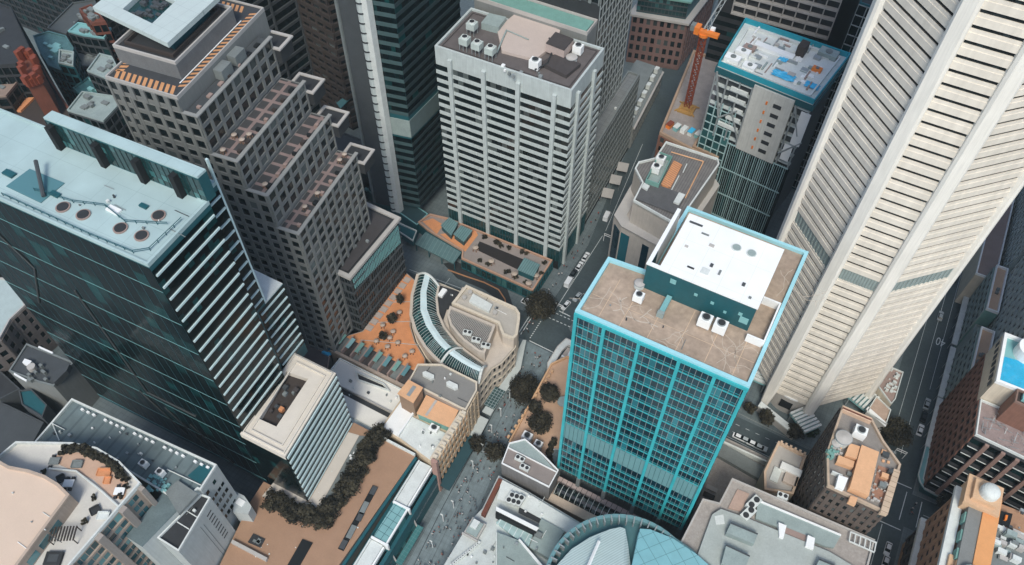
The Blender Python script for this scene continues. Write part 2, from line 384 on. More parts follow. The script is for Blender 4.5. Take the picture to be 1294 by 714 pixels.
#@@BUILDINGS
# ---------------------------------------------------------------- turquoise office tower
def teal_tower():
    B = Bld('office_tower', 'turquoise glass office tower with an L-shaped brown roof and a white rooftop plant room', 'tower',
            [(-38.2, 101.2), (3.4, 101.2), (3.8, 144), (-27.4, 144), (-27.6, 120), (-38.1, 119.3)])
    m_roof = mat('stained_brown_concrete_roof', (.36, .275, .205), var=.42, scale=.16, fine=.9)
    B.part('wall', MB().prism(B.poly, 13.8, 96.6), m_tealdark)
    B.part('roof', MB().prism(inset(B.poly, .9), 97, 97.15), m_roof)
    B.part('parapet', MB().ring(B.poly, .85, 96.6, 98.1), m_tealpale)
    a, b = (-38.2, 101.2), (3.4, 101.2); F = Fr(a); F.e2 = Vector((0, -1, 0)); L = 41.6
    ux = [0, 7.6, 16.2, 25.8, 34.1, L]
    zs = [96.3-4.0*k for k in range(14)]          # upper office floors
    zl = [35.0-4.2*k for k in range(6)]
    def rows(zz):
        for zt, zb in zip(zz, zz[1:]):
            mb = MB(); mb2 = MB()
            for i in range(5):
                for k in range(6):
                    u0, u1 = ux[i]+(ux[i+1]-ux[i])*k/6, ux[i]+(ux[i+1]-ux[i])*(k+1)/6
                    mb.face([F.p(u0, .04, zb+.75), F.p(u1, .04, zb+.75), F.p(u1, .04, zt), F.p(u0, .04, zt)])
            B.part('window_band', mb, g_teal)
            B.part('spandrel', MB().box(F, 0, L, .045, .13, zb, zb+.42).box(F, 0, L, .045, .10, zb+1.22, zb+1.29), m_teal)
    rows(zs); rows(zl)
    mb = MB()
    for i in range(5):
        for k in range(6):
            u0, u1 = ux[i]+(ux[i+1]-ux[i])*k/6, ux[i]+(ux[i+1]-ux[i])*(k+1)/6
            mb.box(F, u0+.06, u1-.06, .04, .12, 35.4, 44)
    B.part('plant_louvre', mb, mat('grey_teal_louvre', (.13, .27, .28), var=.12))
    B.part('spandrel', MB().box(F, 0, L, .045, .4, 96.4, 97.4), m_teal)
    for u in ux:
        u0 = min(max(u-.5, 0), L-1.0); B.part('pier', MB().box(F, u0+.1, u0+.9, .05, .55, 14.0, 96.35), m_teal)
        B.part('column', MB().box(F, u0-.1, u0+1.1, -.6, .7, 5, 14.0), m_midgrey)
    mb = MB()
    for i in range(5):
        for k in range(1, 6):
            u = ux[i]+(ux[i+1]-ux[i])*k/6; mb.box(F, u-.05, u+.05, .046, .14, 12.5, 35); mb.box(F, u-.05, u+.05, .046, .14, 44, 96.3)
    B.part('mullion', mb, m_metal)
    B.part('undercroft', MB().box(W0, -37, 2.2, 107, 143, 0, 13.8), m_dkbrown)
    # white plant room with its turquoise screen, inner parapets
    P = [(-24.2, 115.4), (-1.8, 115.4), (-1.8, 133.6), (-24.2, 133.6)]
    w = B.part('plant_room', MB().prism(P, 97.1, 106), m_tealdark)
    B.part('plant_room_roof', MB().prism([(-24.6, 115.1), (-1.5, 115.1), (-1.5, 134), (-24.6, 134)], 106, 106.5), pattern('white_membrane_roof', (.80, .81, .79), (.66, .67, .66), sx=5.6, sy=9, line=.012, var=.07, noise=.25), w)
    for x, y, a, b, m in ((-22, 131.5, 1.6, .25, m_darkgrey), (-19, 129.5, .9, .2, m_midgrey), (-16.5, 127, .6, .4, m_stonelight), (-14.5, 121.5, .35, .5, m_darkgrey), (-12.2, 120.4, .25, .7, m_midgrey), (-18.4, 118.6, .8, .2, m_charcoal), (-6.4, 119.8, .35, .5, m_darkgrey), (-15.2, 119.2, .9, .9, m_offwhite), (-21.5, 124, .4, .3, m_stonelight), (-4, 117, .3, .3, m_midgrey)): B.part('roof_fitting', MB().box(W0, x-a, x+a, y-b, y+b, 106.51, 106.72), m, w)
    mb = MB()
    for x, z, s in ((-21.5, 103, 1.4), (-15.5, 102, .8), (-11.5, 101.5, .8), (-8.2, 100.2, .7), (-5, 101.6, .9), (-4.4, 99.4, 2.0)): mb.box(W0, x, x+s, 115.2, 115.38, z, z+s)
    B.part('hatch', mb, m_tealgrey, w)
    B.part('screen_wall', MB().box(W0, -27.5, -24.2, 115.4, 116, 97.2, 105.9).box(W0, -27.5, -26.9, 116, 121, 97.2, 105.9), m_tealdark)
    B.part('screen_wall_coping', MB().box(W0, -27.7, -24.6, 115.2, 116.1, 105.9, 106.3).box(W0, -27.7, -26.8, 116.1, 134.4, 105.9, 106.3).box(W0, -27.65, -26.85, 121, 134.4, 97.2, 105.9), m_white)
    B.part('inner_parapet', MB().box(W0, -1.5, 2.6, 124.3, 124.7, 97.15, 99.6).box(W0, 2.2, 2.6, 113, 124.3, 97.15, 99.6).box(W0, -1.5, 2.2, 112.6, 113, 97.15, 99.6), m_white)
    m_seal = mat('pale_crack_sealant', (.50, .43, .345))
    def crack(x, y, a, n, w, mb=None):
        top = mb is None; mb = MB() if top else mb
        for _ in range(n):
            l = random.uniform(.7, 1.4); a += random.uniform(-.55, .55); x2, y2 = x+l*math.cos(a), y+l*math.sin(a)
            dx, dy = -math.sin(a)*w, math.cos(a)*w
            mb.face([(x-dx, y-dy, 97.16), (x2-dx, y2-dy, 97.16), (x2+dx, y2+dy, 97.16), (x+dx, y+dy, 97.16)]); x, y = x2, y2
            if random.random() < .22 and n > 3: crack(x, y, a+random.choice((-1, 1))*1.1, n//2, w*.9, mb)
        if top: B.part('crack', mb, m_seal)
    for s in ((-28, 106.2, 2.2, 5, .13), (-27.5, 106, .3, 7, .13), (-24.5, 107, 1.2, 4, .11), (-20.5, 105.6, 1.9, 4, .09), (-18, 104, .6, 6, .06), (-15, 104.5, 1.6, 5, .06), (-19, 103.4, .1, 8, .06), (-3, 103, 1.5, 10, .06), (-1, 106, 2.6, 10, .06), (0, 104, 1.9, 9, .06), (-5, 104, .8, 8, .05), (-34, 112, 5.2, 9, .06), (-32, 108, .2, 8, .05), (1, 128, 1.8, 10, .06), (-.5, 136, 5, 10, .06), (1.5, 116, 1.4, 7, .05)): crack(*s)

    mb = MB()
    for x in (-33, -27.8, -21, -14.2, -7.5, -1): mb.face([(x, 102.2, 97.155), (x+.16, 102.2, 97.155), (x+.16, 115, 97.155), (x, 115, 97.155)])
    mb.face([(-37, 108, 97.157), (2.3, 108, 97.157), (2.3, 108.12, 97.157), (-37, 108.12, 97.157)])
    B.part('roof_joint', mb, mat('pale_orange_joint', (.55, .40, .27)))
    B.done()
teal_tower()

# ---------------------------------------------------------------- white banded tower
def banded_tower():
    B = Bld('office_tower', 'pale concrete office tower striped by dark ribbon windows and tall round-topped piers', 'tower',
            [(-125.4, 179.3), (-77.2, 180.7), (-77.2, 204.5), (-125.6, 202.8)])
    B.part('wall', MB().prism(inset(B.poly, .1), .2, 87.5), m_black)
    B.part('roof', MB().prism(inset(B.poly, .8), 87.5, 87.62), mat('grey_brown_gravel_roof', (.115, .10, .095), var=.25))
    B.part('parapet', MB().ring(B.poly, .7, 81.2, 88.3), m_conc)
    for a, b, us, zlow in ((B.poly[0], B.poly[1], (5.6, 17.9, 30.2, 42.8), 5.2), (B.poly[1], B.poly[2], (4.2, 16.0), 0.1)):
        a, b = Vector(a), Vector(b); L = (b-a).length; d = (b-a)/L; F = Fr(a, e1=Vector((*d, 0))); F.e2 = Vector((d.y, -d.x, 0))
        n = 20; ph = (81.2-11.8)/n
        for i in range(n):
            z = 11.8+i*ph; mb = MB(); k = 24 if L > 30 else 12
            for j in range(k): mb.face([F.p(L*j/k, .05, z+1.35), F.p(L*(j+1)/k, .05, z+1.35), F.p(L*(j+1)/k, .05, z+ph), F.p(L*j/k, .05, z+ph)])
            B.part('window_band', mb, g_dark)
            B.part('spandrel', MB().box(F, 0, L+.3, .055, .3, z, z+1.4), m_conc)
        for u in us:
            B.part('pier', MB().box(F, u-.7, u+.7, .06, 1.05, zlow, 85), m_conc)
        mb = MB(); k = int(L/1.2)
        for j in range(k): mb.box(F, L*j/k, L*j/k+.14, .06, .22, zlow, 11.8)
        B.part('shopfront_mullion', mb, m_tealdark)
        mb = MB(); mb.face([F.p(0, .055, zlow), F.p(L, .055, zlow), F.p(L, .055, 11.8), F.p(0, .055, 11.8)]); B.part('lobby_glazing', mb, g_green)
    # raised roof deck and huts of the roof
    pts = [at2(x, y, 88.6) for x, y in ((634, 64), (676, 75), (702, 55), (708, 38), (690, 30), (650, 18), (628, 36))]
    B.part('roof_deck', MB().prism(pts, 87.6, 88.6), mat('pinkish_roof_deck', (.50, .42, .37), var=.08))
    pts = [at2(x, y, 89.6) for x, y in ((683, 77), (716, 93), (734, 78), (702, 66))]
    B.part('lower_deck', MB().prism(pts, 87.6, 89.0), m_brownroof)
    pts = [at2(x, y, 92) for x, y in ((690, 54), (713, 63), (725, 49), (702, 40))]
    h = B.part('stair_hut', MB().prism(pts, 88.6, 91.6), mat('pinkish_wall', (.45, .36, .32)))
    B.part('hut_roof', MB().prism(pts, 91.61, 92), m_brownroof, h)
    B.part('roof_walkway', MB().ring(inset(B.poly, 1.6), .35, 87.63, 87.8), m_brownroof)
    for k in range(9):
        q = at2(random.uniform(632, 690), random.uniform(80, 98), 88); s = random.uniform(.25, .6); B.part('roof_vent', MB().box(W0, q[0]-s, q[0]+s, q[1]-s, q[1]+s, 87.63, 88+random.random()), random.choice((m_white, m_midgrey, m_metal)))
    mb = MB(); q = [at(x, y, 89) for x, y in ((694, 48), (700, 60), (692, 80), (676, 88))]
    for a, b in zip(q, q[1:]): mb.tube(a, b, .28, 5)
    B.part('roof_duct', mb, m_charcoal)
    mb = MB().tube(at(628, 66, 89), at(640, 38, 89), .3).tube(at(640, 38, 89), at(668, 50, 89), .2); B.part('roof_duct', mb, m_greygreen)
    pts = [at2(x, y, 90.6) for x, y in ((608, 27), (630, 33), (640, 20), (618, 15))]
    B.part('roof_box', MB().prism(pts, 87.6, 90.2), m_greygreen)
    B.done()
banded_tower()

# ---------------------------------------------------------------- cream octagonal tower
def octagon_tower():
    g_ribbon = glass('ribbon_window_glass', (.006, .010, .011), (.02, .03, .032), frac=.15, spec=.4)
    P = [(12, 162.5), (25.8, 162.5), (42.2, 178.9), (42.2, 193), (25.8, 209.4), (12, 209.4), (-4.4, 193), (-4.4, 178.9)]
    B = Bld('octagonal_tower', 'tall cream concrete octagonal skyscraper with broad columns and hooded ribbon windows', 'tower', P)
    B.part('wall', MB().prism(inset(P, .9), 11, 244), m_black)
    ph = 3.5; n = 66
    for k in range(8):
        a, b = Vector(P[k]), Vector(P[(k+1) % 8]); nn = Vector((b.y-a.y, a.x-b.x))
        if (Vector((0, 0))-(a+b)/2).dot(nn) <= 0: continue
        L = (b-a).length; d = (b-a)/L; F = Fr(a, e1=Vector((*d, 0))); F.e2 = Vector((d.y, -d.x, 0))
        sub = 12
        for i in range(n):
            z = 10.9+i*ph
            if i == 18: continue
            mb = MB()
            for j in range(sub): mb.face([F.p(L*j/sub, -.3, z+2.5), F.p(L*(j+1)/sub, -.3, z+2.5), F.p(L*(j+1)/sub, -.3, z+ph), F.p(L*j/sub, -.3, z+ph)])
            B.part('window_band', mb, g_ribbon)
            mb = MB(); mb.box(F, 1.2, L-1.2, -.8, .16, z, z+1.75); mb.box(F, 1.2, L-1.2, -.8, .02, z+1.75, z+2.55)
            B.part('spandrel_hood', mb, m_cream)
        mb = MB()
        for j in range(14): u = 1.5+(L-3)*j/14; mb.box(F, u, u+.5, -.19, -.02, 73, 77.3)
        B.part('plant_louvre', mb, m_greygreen)
        mb = MB(); mb.box(F, 1.25, L-1.25, -.6, -.2, 72.5, 77.7); B.part('plant_floor', mb, mat('grey_green_louvre', (.26, .30, .285)))
        mb = MB().box(F, 1.2, L-1.2, -.8, .2, 9.6, 10.88); B.part('base_beam', mb, m_cream)
    C = Vector((18.9, 186))
    for k, p in enumerate(P):
        v = Vector(p); d = (v-C).normalized(); t = Vector((-d.y, d.x)); mb = MB()
        prev = [v-t*1.95-d*1.3, v-t*1.95+d*.1, v-t*1.35+d*.75, v+t*1.35+d*.75, v+t*1.95+d*.1, v+t*1.95-d*1.3]
        mb.prism([tuple(q) for q in prev], 11, 244.5)
        i = len(mb.v)
        low = [v-t*1.2-d*.9, v-t*1.2+d*1.0, v-t*.8+d*1.5, v+t*.8+d*1.5, v+t*1.2+d*1.0, v+t*1.2-d*.9]
        A = ccw([tuple(q) for q in prev]); Bq = ccw([tuple(q) for q in low])
        for j in range(6):
            jj = (j+1) % 6; mb.face([(*Bq[j], 0), (*Bq[jj], 0), (*A[jj], 11), (*A[j], 11)])
        B.part('column', mb, m_creamlight)
    mb = MB(); mb.cyl((18.9, 171), 8.6, 8.6, 0, 9.5, 40); B.part('lobby_drum', mb, m_stonelight)
    mb = MB()
    for k in range(24):
        a0, a1 = math.pi+math.pi*k/24, math.pi+math.pi*(k+1)/24
        for r0, r1 in ((8.5, 9.0),):
            q = [(18.9+r*math.cos(a), 171+r*math.sin(a)) for a, r in ((a0, r0), (a0, r1), (a1, r1), (a1, r0))]; mb.prism(q, 9.5, 10.3)
    B.part('drum_coping', mb, m_white)
    B.part('drum_opening', MB().box(W0, 16.3, 20.3, 162.3, 162.6, 3, 7), m_black)
    B.done()
octagon_tower()

# ---------------------------------------------------------------- black-green glass tower with the striped flank
def glass_tower():
    P = [(-184, 51.8), (-113.6, 54.8), (-114.6, 74.3), (-117, 74.3), (-117.2, 79.4), (-119.5, 79.4), (-119.5, 76.6), (-158, 74.4), (-186, 73)]
    B = Bld('glass_tower', 'dark green-black glass tower with white sunshade stripes and a pale roof terrace', 'tower', P)
    m_pr = pattern('pale_mint_roof', (.36, .475, .47), (.27, .37, .37), sx=7.5, sy=6.2, line=.012, ang=2.4, var=.2, noise=.12); m_st = mat('pale_sunshade', (.52, .66, .66), rough=.45, var=.06)
    B.part('wall', MB().prism(P, 10, 119.4), m_tealdark)
    B.part('roof', MB().prism(P, 119.4, 120), m_pr)
    a, b = P[0], P[1]
    F, L = B.facade(a, b, 12, 119, 26, 22, g_black, m_black, sp=0, pw=0, mode='flat')
    mb = MB()
    for k in range(0, 27, 3): z = 12+107*k/26; mb.box(F, 0, L, .05, .1, z, z+.12)
    B.part('mullion', mb, m_tealgrey)
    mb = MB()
    for k in range(1, 22): mb.box(F, L*k/22-.05, L*k/22+.05, .05, .07, 12, 119)  # thin dark bars imitating the lattice reflected in the glass
    B.part('reflection_bar', mb, m_tealdark)
    mb = MB()
    for u0, z0, u1, z1 in ((8, 119, 22, 92), (22, 92, 10, 70), (46, 30, 56, 12), (38, 34, 48, 14), (30, 38, 40, 18), (34, 90, 34, 40), (34, 40, 52, 40)): mb.tube(F.p(u0, .2, z0), F.p(u1, .2, z1), .22)
    B.part('glass_brace', mb, mat('dark_steel', (.05, .055, .055)))
    def stripes(a, b, z0, z1, n, sw=.63):
        a, b = Vector(a), Vector(b); L = (b-a).length; d = (b-a)/L; F = Fr(a, e1=Vector((*d, 0))); F.e2 = Vector((d.y, -d.x, 0)); ph = (z1-z0)/n
        for i in range(n):
            z = z0+i*ph; mb = MB(); k = max(2, int(L/1.6))
            for j in range(k): mb.face([F.p(L*j/k, .05, z), F.p(L*(j+1)/k, .05, z), F.p(L*(j+1)/k, .05, z+ph), F.p(L*j/k, .05, z+ph)])
            B.part('window_band', mb, g_black)
            B.part('sunshade', MB().box(F, .4, L-.3, .05, .4, z+ph*.5, z+ph*sw), m_st)
    stripes(P[1], P[2], 43, 118, 18); stripes(P[3], P[4], 75, 118, 11)
    B.part('edge_fin', MB().box(W0, -117.7, -117.1, 79.4, 79.9, 75, 127), m_st)
    # lower block behind and low striped wing with the sunken roof court
    Q = [(-128, 76.2), (-117.1, 76.4), (-117.3, 87), (-128, 87)]
    B.part('rear_block', MB().prism(Q, 40, 74), m_tealdark); B.part('rear_block_roof', MB().prism(inset(Q, .1), 74, 74.5), m_offwhite)
    stripes(Q[1], Q[2], 45, 74, 8)
    Wg = [(-114, 54.0), (-98.8, 54.5), (-102.3, 82.5), (-117.3, 82.3)]
    B.part('wing', MB().prism(Wg, 12, 44), m_tealdark)
    stripes(Wg[1], Wg[2], 13, 45.5, 10, .82)
    B.facade(Wg[0], Wg[1], 13, 44, 8, 8, g_black, m_black, sp=0, pw=0, mode='flat')
    m_ter = mat('cream_terrace_stone', (.62, .57, .49), var=.1)
    hole = [(-115.2, 76.0), (-108.2, 77.1), (-106.6, 60.6), (-112.3, 60.2)]
    mb = MB(); q = ccw(Wg); hh = ccw(hole); q = q[:]; 
    for k in range(4):
        j = (k+1) % 4; best = sorted(range(4), key=lambda i: (Vector(hh[i])-Vector(q[k])).length)[0]; bj = sorted(range(4), key=lambda i: (Vector(hh[i])-Vector(q[j])).length)[0]
        mb.face([(*q[k], 46), (*q[j], 46), (*hh[bj], 46), (*hh[best], 46)]); mb.face([(*hh[k], 46), (*hh[k], 43.9), (*hh[j], 43.9), (*hh[j], 46)])
    mb.ring(Wg, .02, 43.95, 46); mb.ring(inset(Wg, .6), .3, 46, 46.6); mb.ring(inset(Wg, 2.2), .35, 46, 46.45)
    B.part('wing_terrace', mb, m_ter)
    B.part('court_floor', MB().prism(inset(hole, .02), 43.98, 44.1), m_dkbrown)
    for k in range(12):
        p = Vector(hole[k % 4]).lerp(Vector((-110.6, 68.6)), random.uniform(.3, .8)); s = random.uniform(.3, .7); B.part('court_machinery', MB().box(W0, p.x-s, p.x+s, p.y-s, p.y+s, 44.11, 44.5+random.random()), random.choice((m_brownroof, m_orange, m_midgrey, m_darkgrey)))
    # roof screen, buttresses, rails
    S = [(-157, 71.6), (-114.6, 74.0), (-114.6, 76.6), (-157, 74.2)]
    B.part('roof_screen', MB().prism(S, 120, 127.4), m_tealdark)
    B.facade(S[0], S[1], 120.3, 127, 4, 26, g_green, m_black, sp=0, pw=0, mode='flat', mull=1)
    B.part('screen_roof', MB().prism(S, 127.4, 128), m_pr)
    for t in (.02, .33, .6, .84):
        x = -157+42*t; y = 71.6+2.4*t; B.part('buttress', MB().box(W0, x, x+1.5, y-1.5, y-.03, 120.01, 126.5), m_black)
    mb = MB()
    for q in ([(-155, 54.2), (-130, 55), (-118.5, 55.8), (-116, 58), (-116, 67.5)], [(-150, 58.5), (-140, 60), (-133, 62.5), (-126, 61.2), (-117.6, 65)]):
        for p0, p1 in zip(q, q[1:]):
            mb.tube((*p0, 121), (*p1, 121), .08, 4); mb.tube((*p0, 120.5), (*p1, 120.5), .06, 4)
            n = max(1, int((Vector(p1)-Vector(p0)).length/2.2))
            for i in range(n):
                c = Vector(p0).lerp(Vector(p1), i/n); mb.tube((*c, 120), (*c, 121), .09, 4)
    B.part('guard_rail', mb, m_tealdark)
    B.part('roof_edge', MB().ring(P, .5, 120, 120.5), m_pr)
    pts = [at2(x, y, 120) for x, y in ((8, 236), (52, 257), (82, 232), (38, 214))]
    B.part('sunken_glass_court', MB().prism(pts, 120.02, 120.2), g_blue)
    mb = MB(); p0, p1 = at(45, 203, 123), at(55, 248, 120.6); mb.tube(p0, p1, .45, 6); B.part('slanted_strut', mb, m_darkgrey)
    for x, y in ((79.7, 262), (105.3, 271.5), (152.3, 288.5), (179, 298), (200.4, 272.5)):
        p = at2(x, y, 120.1); v = B.part('roof_vent', MB().cyl(p, 1.55, 1.55, 120.02, 120.3, 20), m_pink)
        B.part('vent_grille', MB().cyl(p, 1.25, 1.2, 120.3, 120.45, 20), m_charcoal, v)
    for x, y, w in ((144, 266, 1.6), (182, 261, 1.0), (12, 220, 1.5), (70, 246, 1.2)):
        p = at2(x, y, 120.1); B.part('roof_hatch', MB().box(W0, p[0]-w, p[0]+w, p[1]-w*.5, p[1]+w*.5, 120.02, 120.5), m_white if x == 144 else m_tealdark)
    B.done()
glass_tower()

# ---------------------------------------------------------------- stepped stone tower
FS = Fr((-123.4, 102.1), R(7.3))
def stone_tower():
    B = Bld('stepped_tower', 'grey-brown stone office tower stepping up in terraces to an orange-striped roof edge', 'tower', rect(FS, -40, 0, 0, 34.4))
    lev = [(0, 12, 76), (-6.6, 76, 89), (-12.8, 89, 99.5), (-20.4, 99.5, 112.4)]
    m_ter = pattern('pink_and_charcoal_terrace_paving', (.05, .05, .05), (.23, .17, .155), sx=4.2, sy=4.2, line=.24, ang=7.3, var=.2, offs=(1, 2))
    for i, (u1, z0, z1) in enumerate(lev):
        pl = rect(FS, -40, u1, 0, 34.4)
        B.part('wall', MB().prism(pl, z0, z1-.6), m_stone)
        nf = max(1, round((z1-z0)/3.72))
        nb = round((40+u1)/3.64)
        B.facade(pl[0], pl[1], z0, z1-.3, nf, nb, g_dark, m_stone, sp=.36, spd=.22, pw=1.2, pd=.38, mode='grid', sill=.15)
        B.facade(pl[1], pl[2], z0, z1-.3, nf, 9, g_dark, m_stone, sp=.33, spd=.2, pw=1.0, pd=.36, mode='grid', sill=.15)
        u2 = lev[i+1][0] if i < 3 else -24.4
        B.part('terrace', MB().box(FS, u2+.4, u1-.45, .5, 33.9, z1-.6, z1-.5), m_ter)
        B.part('terrace_parapet', MB().box(FS, u1-.5, u1+.6, -.5, 34.9, z1, z1+.35).box(FS, u2-.3, u1-.5, -.55, .5, z1, z1+.35), mat('stone_coping', (.27, .275, .26), var=.15))
        for k in range(7):
            v = 2.5+k*4.4+random.random(); B.part('planter', MB().box(FS, u1-1.9, u1-.8, v, v+random.choice((.9, 1.6)), z1-.49, z1+.5), random.choice((m_dkbrown, m_black, m_pink)))
        # glazed corner bay with its pale frame at the far end of each step
        cb = rect(FS, u1-5.5, u1+2.2, 34.42, 40.5)
        k = B.part('corner_bay', MB().prism(cb, z1-8, z1-3.4), m_charcoal)
        B.part('bay_frame', MB().ring(inset(cb, -.5), .9, z1-3.4, z1-2.9), m_stonelight, k)
        B.part('bay_roof', MB().prism(inset(cb, .3), z1-3.4, z1-3.3), m_charcoal, k)
    pl = rect(FS, -46, -24.4, 0, 40)
    B.part('crown_wall', MB().prism(pl, 100, 116.4), m_stone)
    B.part('crown_roof', MB().prism(inset(pl, .3), 116.4, 117), mat('dark_roof_walkway', (.042, .045, .048)))
    B.part('crown_parapet', MB().ring(pl, .35, 116.4, 117.5), m_stonelight)
    F, L = B.facade(pl[0], pl[1], 112.4, 116.3, 1, 6, g_dark, m_stone, sp=.35, spd=.2, pw=1.4, pd=.45, mode='grid')
    B.facade(pl[0], rect(FS, -40, 0, 0, 1)[0], 64, 112.4, 13, 2, g_dark, m_stone, sp=.42, spd=.28, pw=1.25, pd=.5, mode='grid')
    m_or = mat('orange_roof_stripe', (.55, .27, .12), var=.15)
    mb = MB()
    def hatch(u0, v0, u1, v1, n, w, du, dv):  # slanted bars
        for k in range(n):
            t = k/n; u, v = u0+(u1-u0)*t, v0+(v1-v0)*t
            mb = MB(); mb.face([FS.p(u, v, 117.03), FS.p(u+w[0], v+w[1], 117.03), FS.p(u+w[0]+du, v+w[1]+dv, 117.03), FS.p(u+du, v+dv, 117.03)]); B.part('roof_stripe', mb, m_or)
    hatch(-44, .8, -25.6, .8, 11, (1.0, 0), -1.2, 2.9)
    hatch(-26.9, 3.6, -26.9, 37.5, 20, (0, .85), 1.9, 1.0)
    hatch(-45.4, 3, -45.4, 9, 4, (0, .9), 2.0, .7)
    hatch(-36, 36.2, -28.5, 36.2, 5, (.9, 0), -1, 2.6)
    B.part('roof_line', MB().box(FS, -27.4, -27.1, 5, 33, 117.02, 117.1), m_white)
    ph = rect(FS, -46.4, -27.6, 6.4, 31.5)
    q = B.part('penthouse', MB().prism(ph, 117.02, 121.5), mat('grey_block_wall', (.15, .155, .155), var=.25))
    B.part('penthouse_parapet', MB().ring(ph, .45, 121.5, 122.4), m_stonelight, q)
    B.part('penthouse_gutter', MB().prism(inset(ph, .45), 121.5, 121.55), m_charcoal, q)
    B.part('penthouse_upstand', MB().ring(inset(ph, 2.0), .5, 121.55, 122.6), m_dkbrown, q)
    sl = [(-180.8, 108.4), (-153.6, 106.3), (-155.8, 127.5), (-183, 129.5)]; op = [(-173.4, 111.4), (-162.5, 110.5), (-164, 120.4), (-175, 121.4)]
    B.part('plant_core', MB().prism([(-174.5, 110.8), (-156, 109.4), (-158, 125), (-176, 126)], 121.5, 125), m_tealdark)
    mb = MB(); a, b = ccw(sl), ccw(op)
    for k in range(4):
        j = (k+1) % 4
        for z in (126.4,): mb.face([(*a[k], z), (*a[j], z), (*b[j], z), (*b[k], z)])
        mb.face([(*a[k], 125), (*a[j], 125), (*a[j], 126.4), (*a[k], 126.4)]); mb.face([(*b[k], 126.4), (*b[j], 126.4), (*b[j], 125), (*b[k], 125)])
        mb.face([(*a[k], 125), (*b[k], 125), (*b[j], 125), (*a[j], 125)])
    B.part('roof_canopy', mb, pattern('pale_canopy_panels', (.46, .53, .51), (.36, .42, .41), sx=3.2, sy=4.5, line=.03, ang=-4, var=.06))
    B.part('canopy_well', MB().prism(inset(op, .02), 122.7, 125.02), g_green)
    mb = MB()
    for k in range(26):
        p = Vector(op[0]).lerp(Vector(op[1]), random.random()*.8+.1).lerp(Vector(op[3]).lerp(Vector(op[2]), random.random()*.8+.1), random.random()); s = random.uniform(.4, 1.0)
        B.part('plant_machinery', MB().box(W0, p.x-s, p.x+s, p.y-s*.6, p.y+s*.6, 125.03, 125.03+random.uniform(.3, 1)), m_darkgrey)
    for v in (14.2, 20.5):
        B.part('roof_vent_box', MB().box(FS, -24.3, -21.6, v, v+4.4, 112.4, 115.4), m_midgrey)
    # pale concrete roof ledge on the highest step
    B.part('step_roof', MB().box(FS, -24, -20.9, .6, 33.8, 111.9, 112.35), m_darkgrey)
    B.done()
stone_tower()
def stone_wing():
    P = [(-127.6, 114.2), (-120.8, 114.5), (-121.0, 142.2), (-134, 142.5), (-131, 130)]
    B = Bld('office_wing', 'low dark glass wing with a flat charcoal roof and pale coping beside the stepped tower', 'office block', P)
    B.part('wall', MB().prism(P, 12, 43.8), m_charcoal)
    B.part('roof', MB().prism(inset(P, 1.5), 43.8, 44.1), mat('charcoal_brown_roof', (.055, .05, .05)))
    co = [(-127.8, 113.4), (-119.8, 113.5), (-119.9, 143.2), (-134.5, 143.5), (-132, 130)]
    B.part('coping', MB().ring(co, 1.5, 43.4, 44.5), m_stonelight)
    B.facades(12.5, 43.2, 2.2, 4.3, g_dark, m_darkgrey, sp=.16, spd=.5, pw=.18, pd=.3, mode='band', mull=2)
    mb = MB()
    for k in range(34): y = 115.5+k*.78; z0 = 37+(k % 5)*.15; mb.box(W0, -120.75, -120.35, y, y+.28, 36.5-k*.12, 41.5)
    B.part('glass_fin', mb, m_tealgrey)
    B.done()
stone_wing()
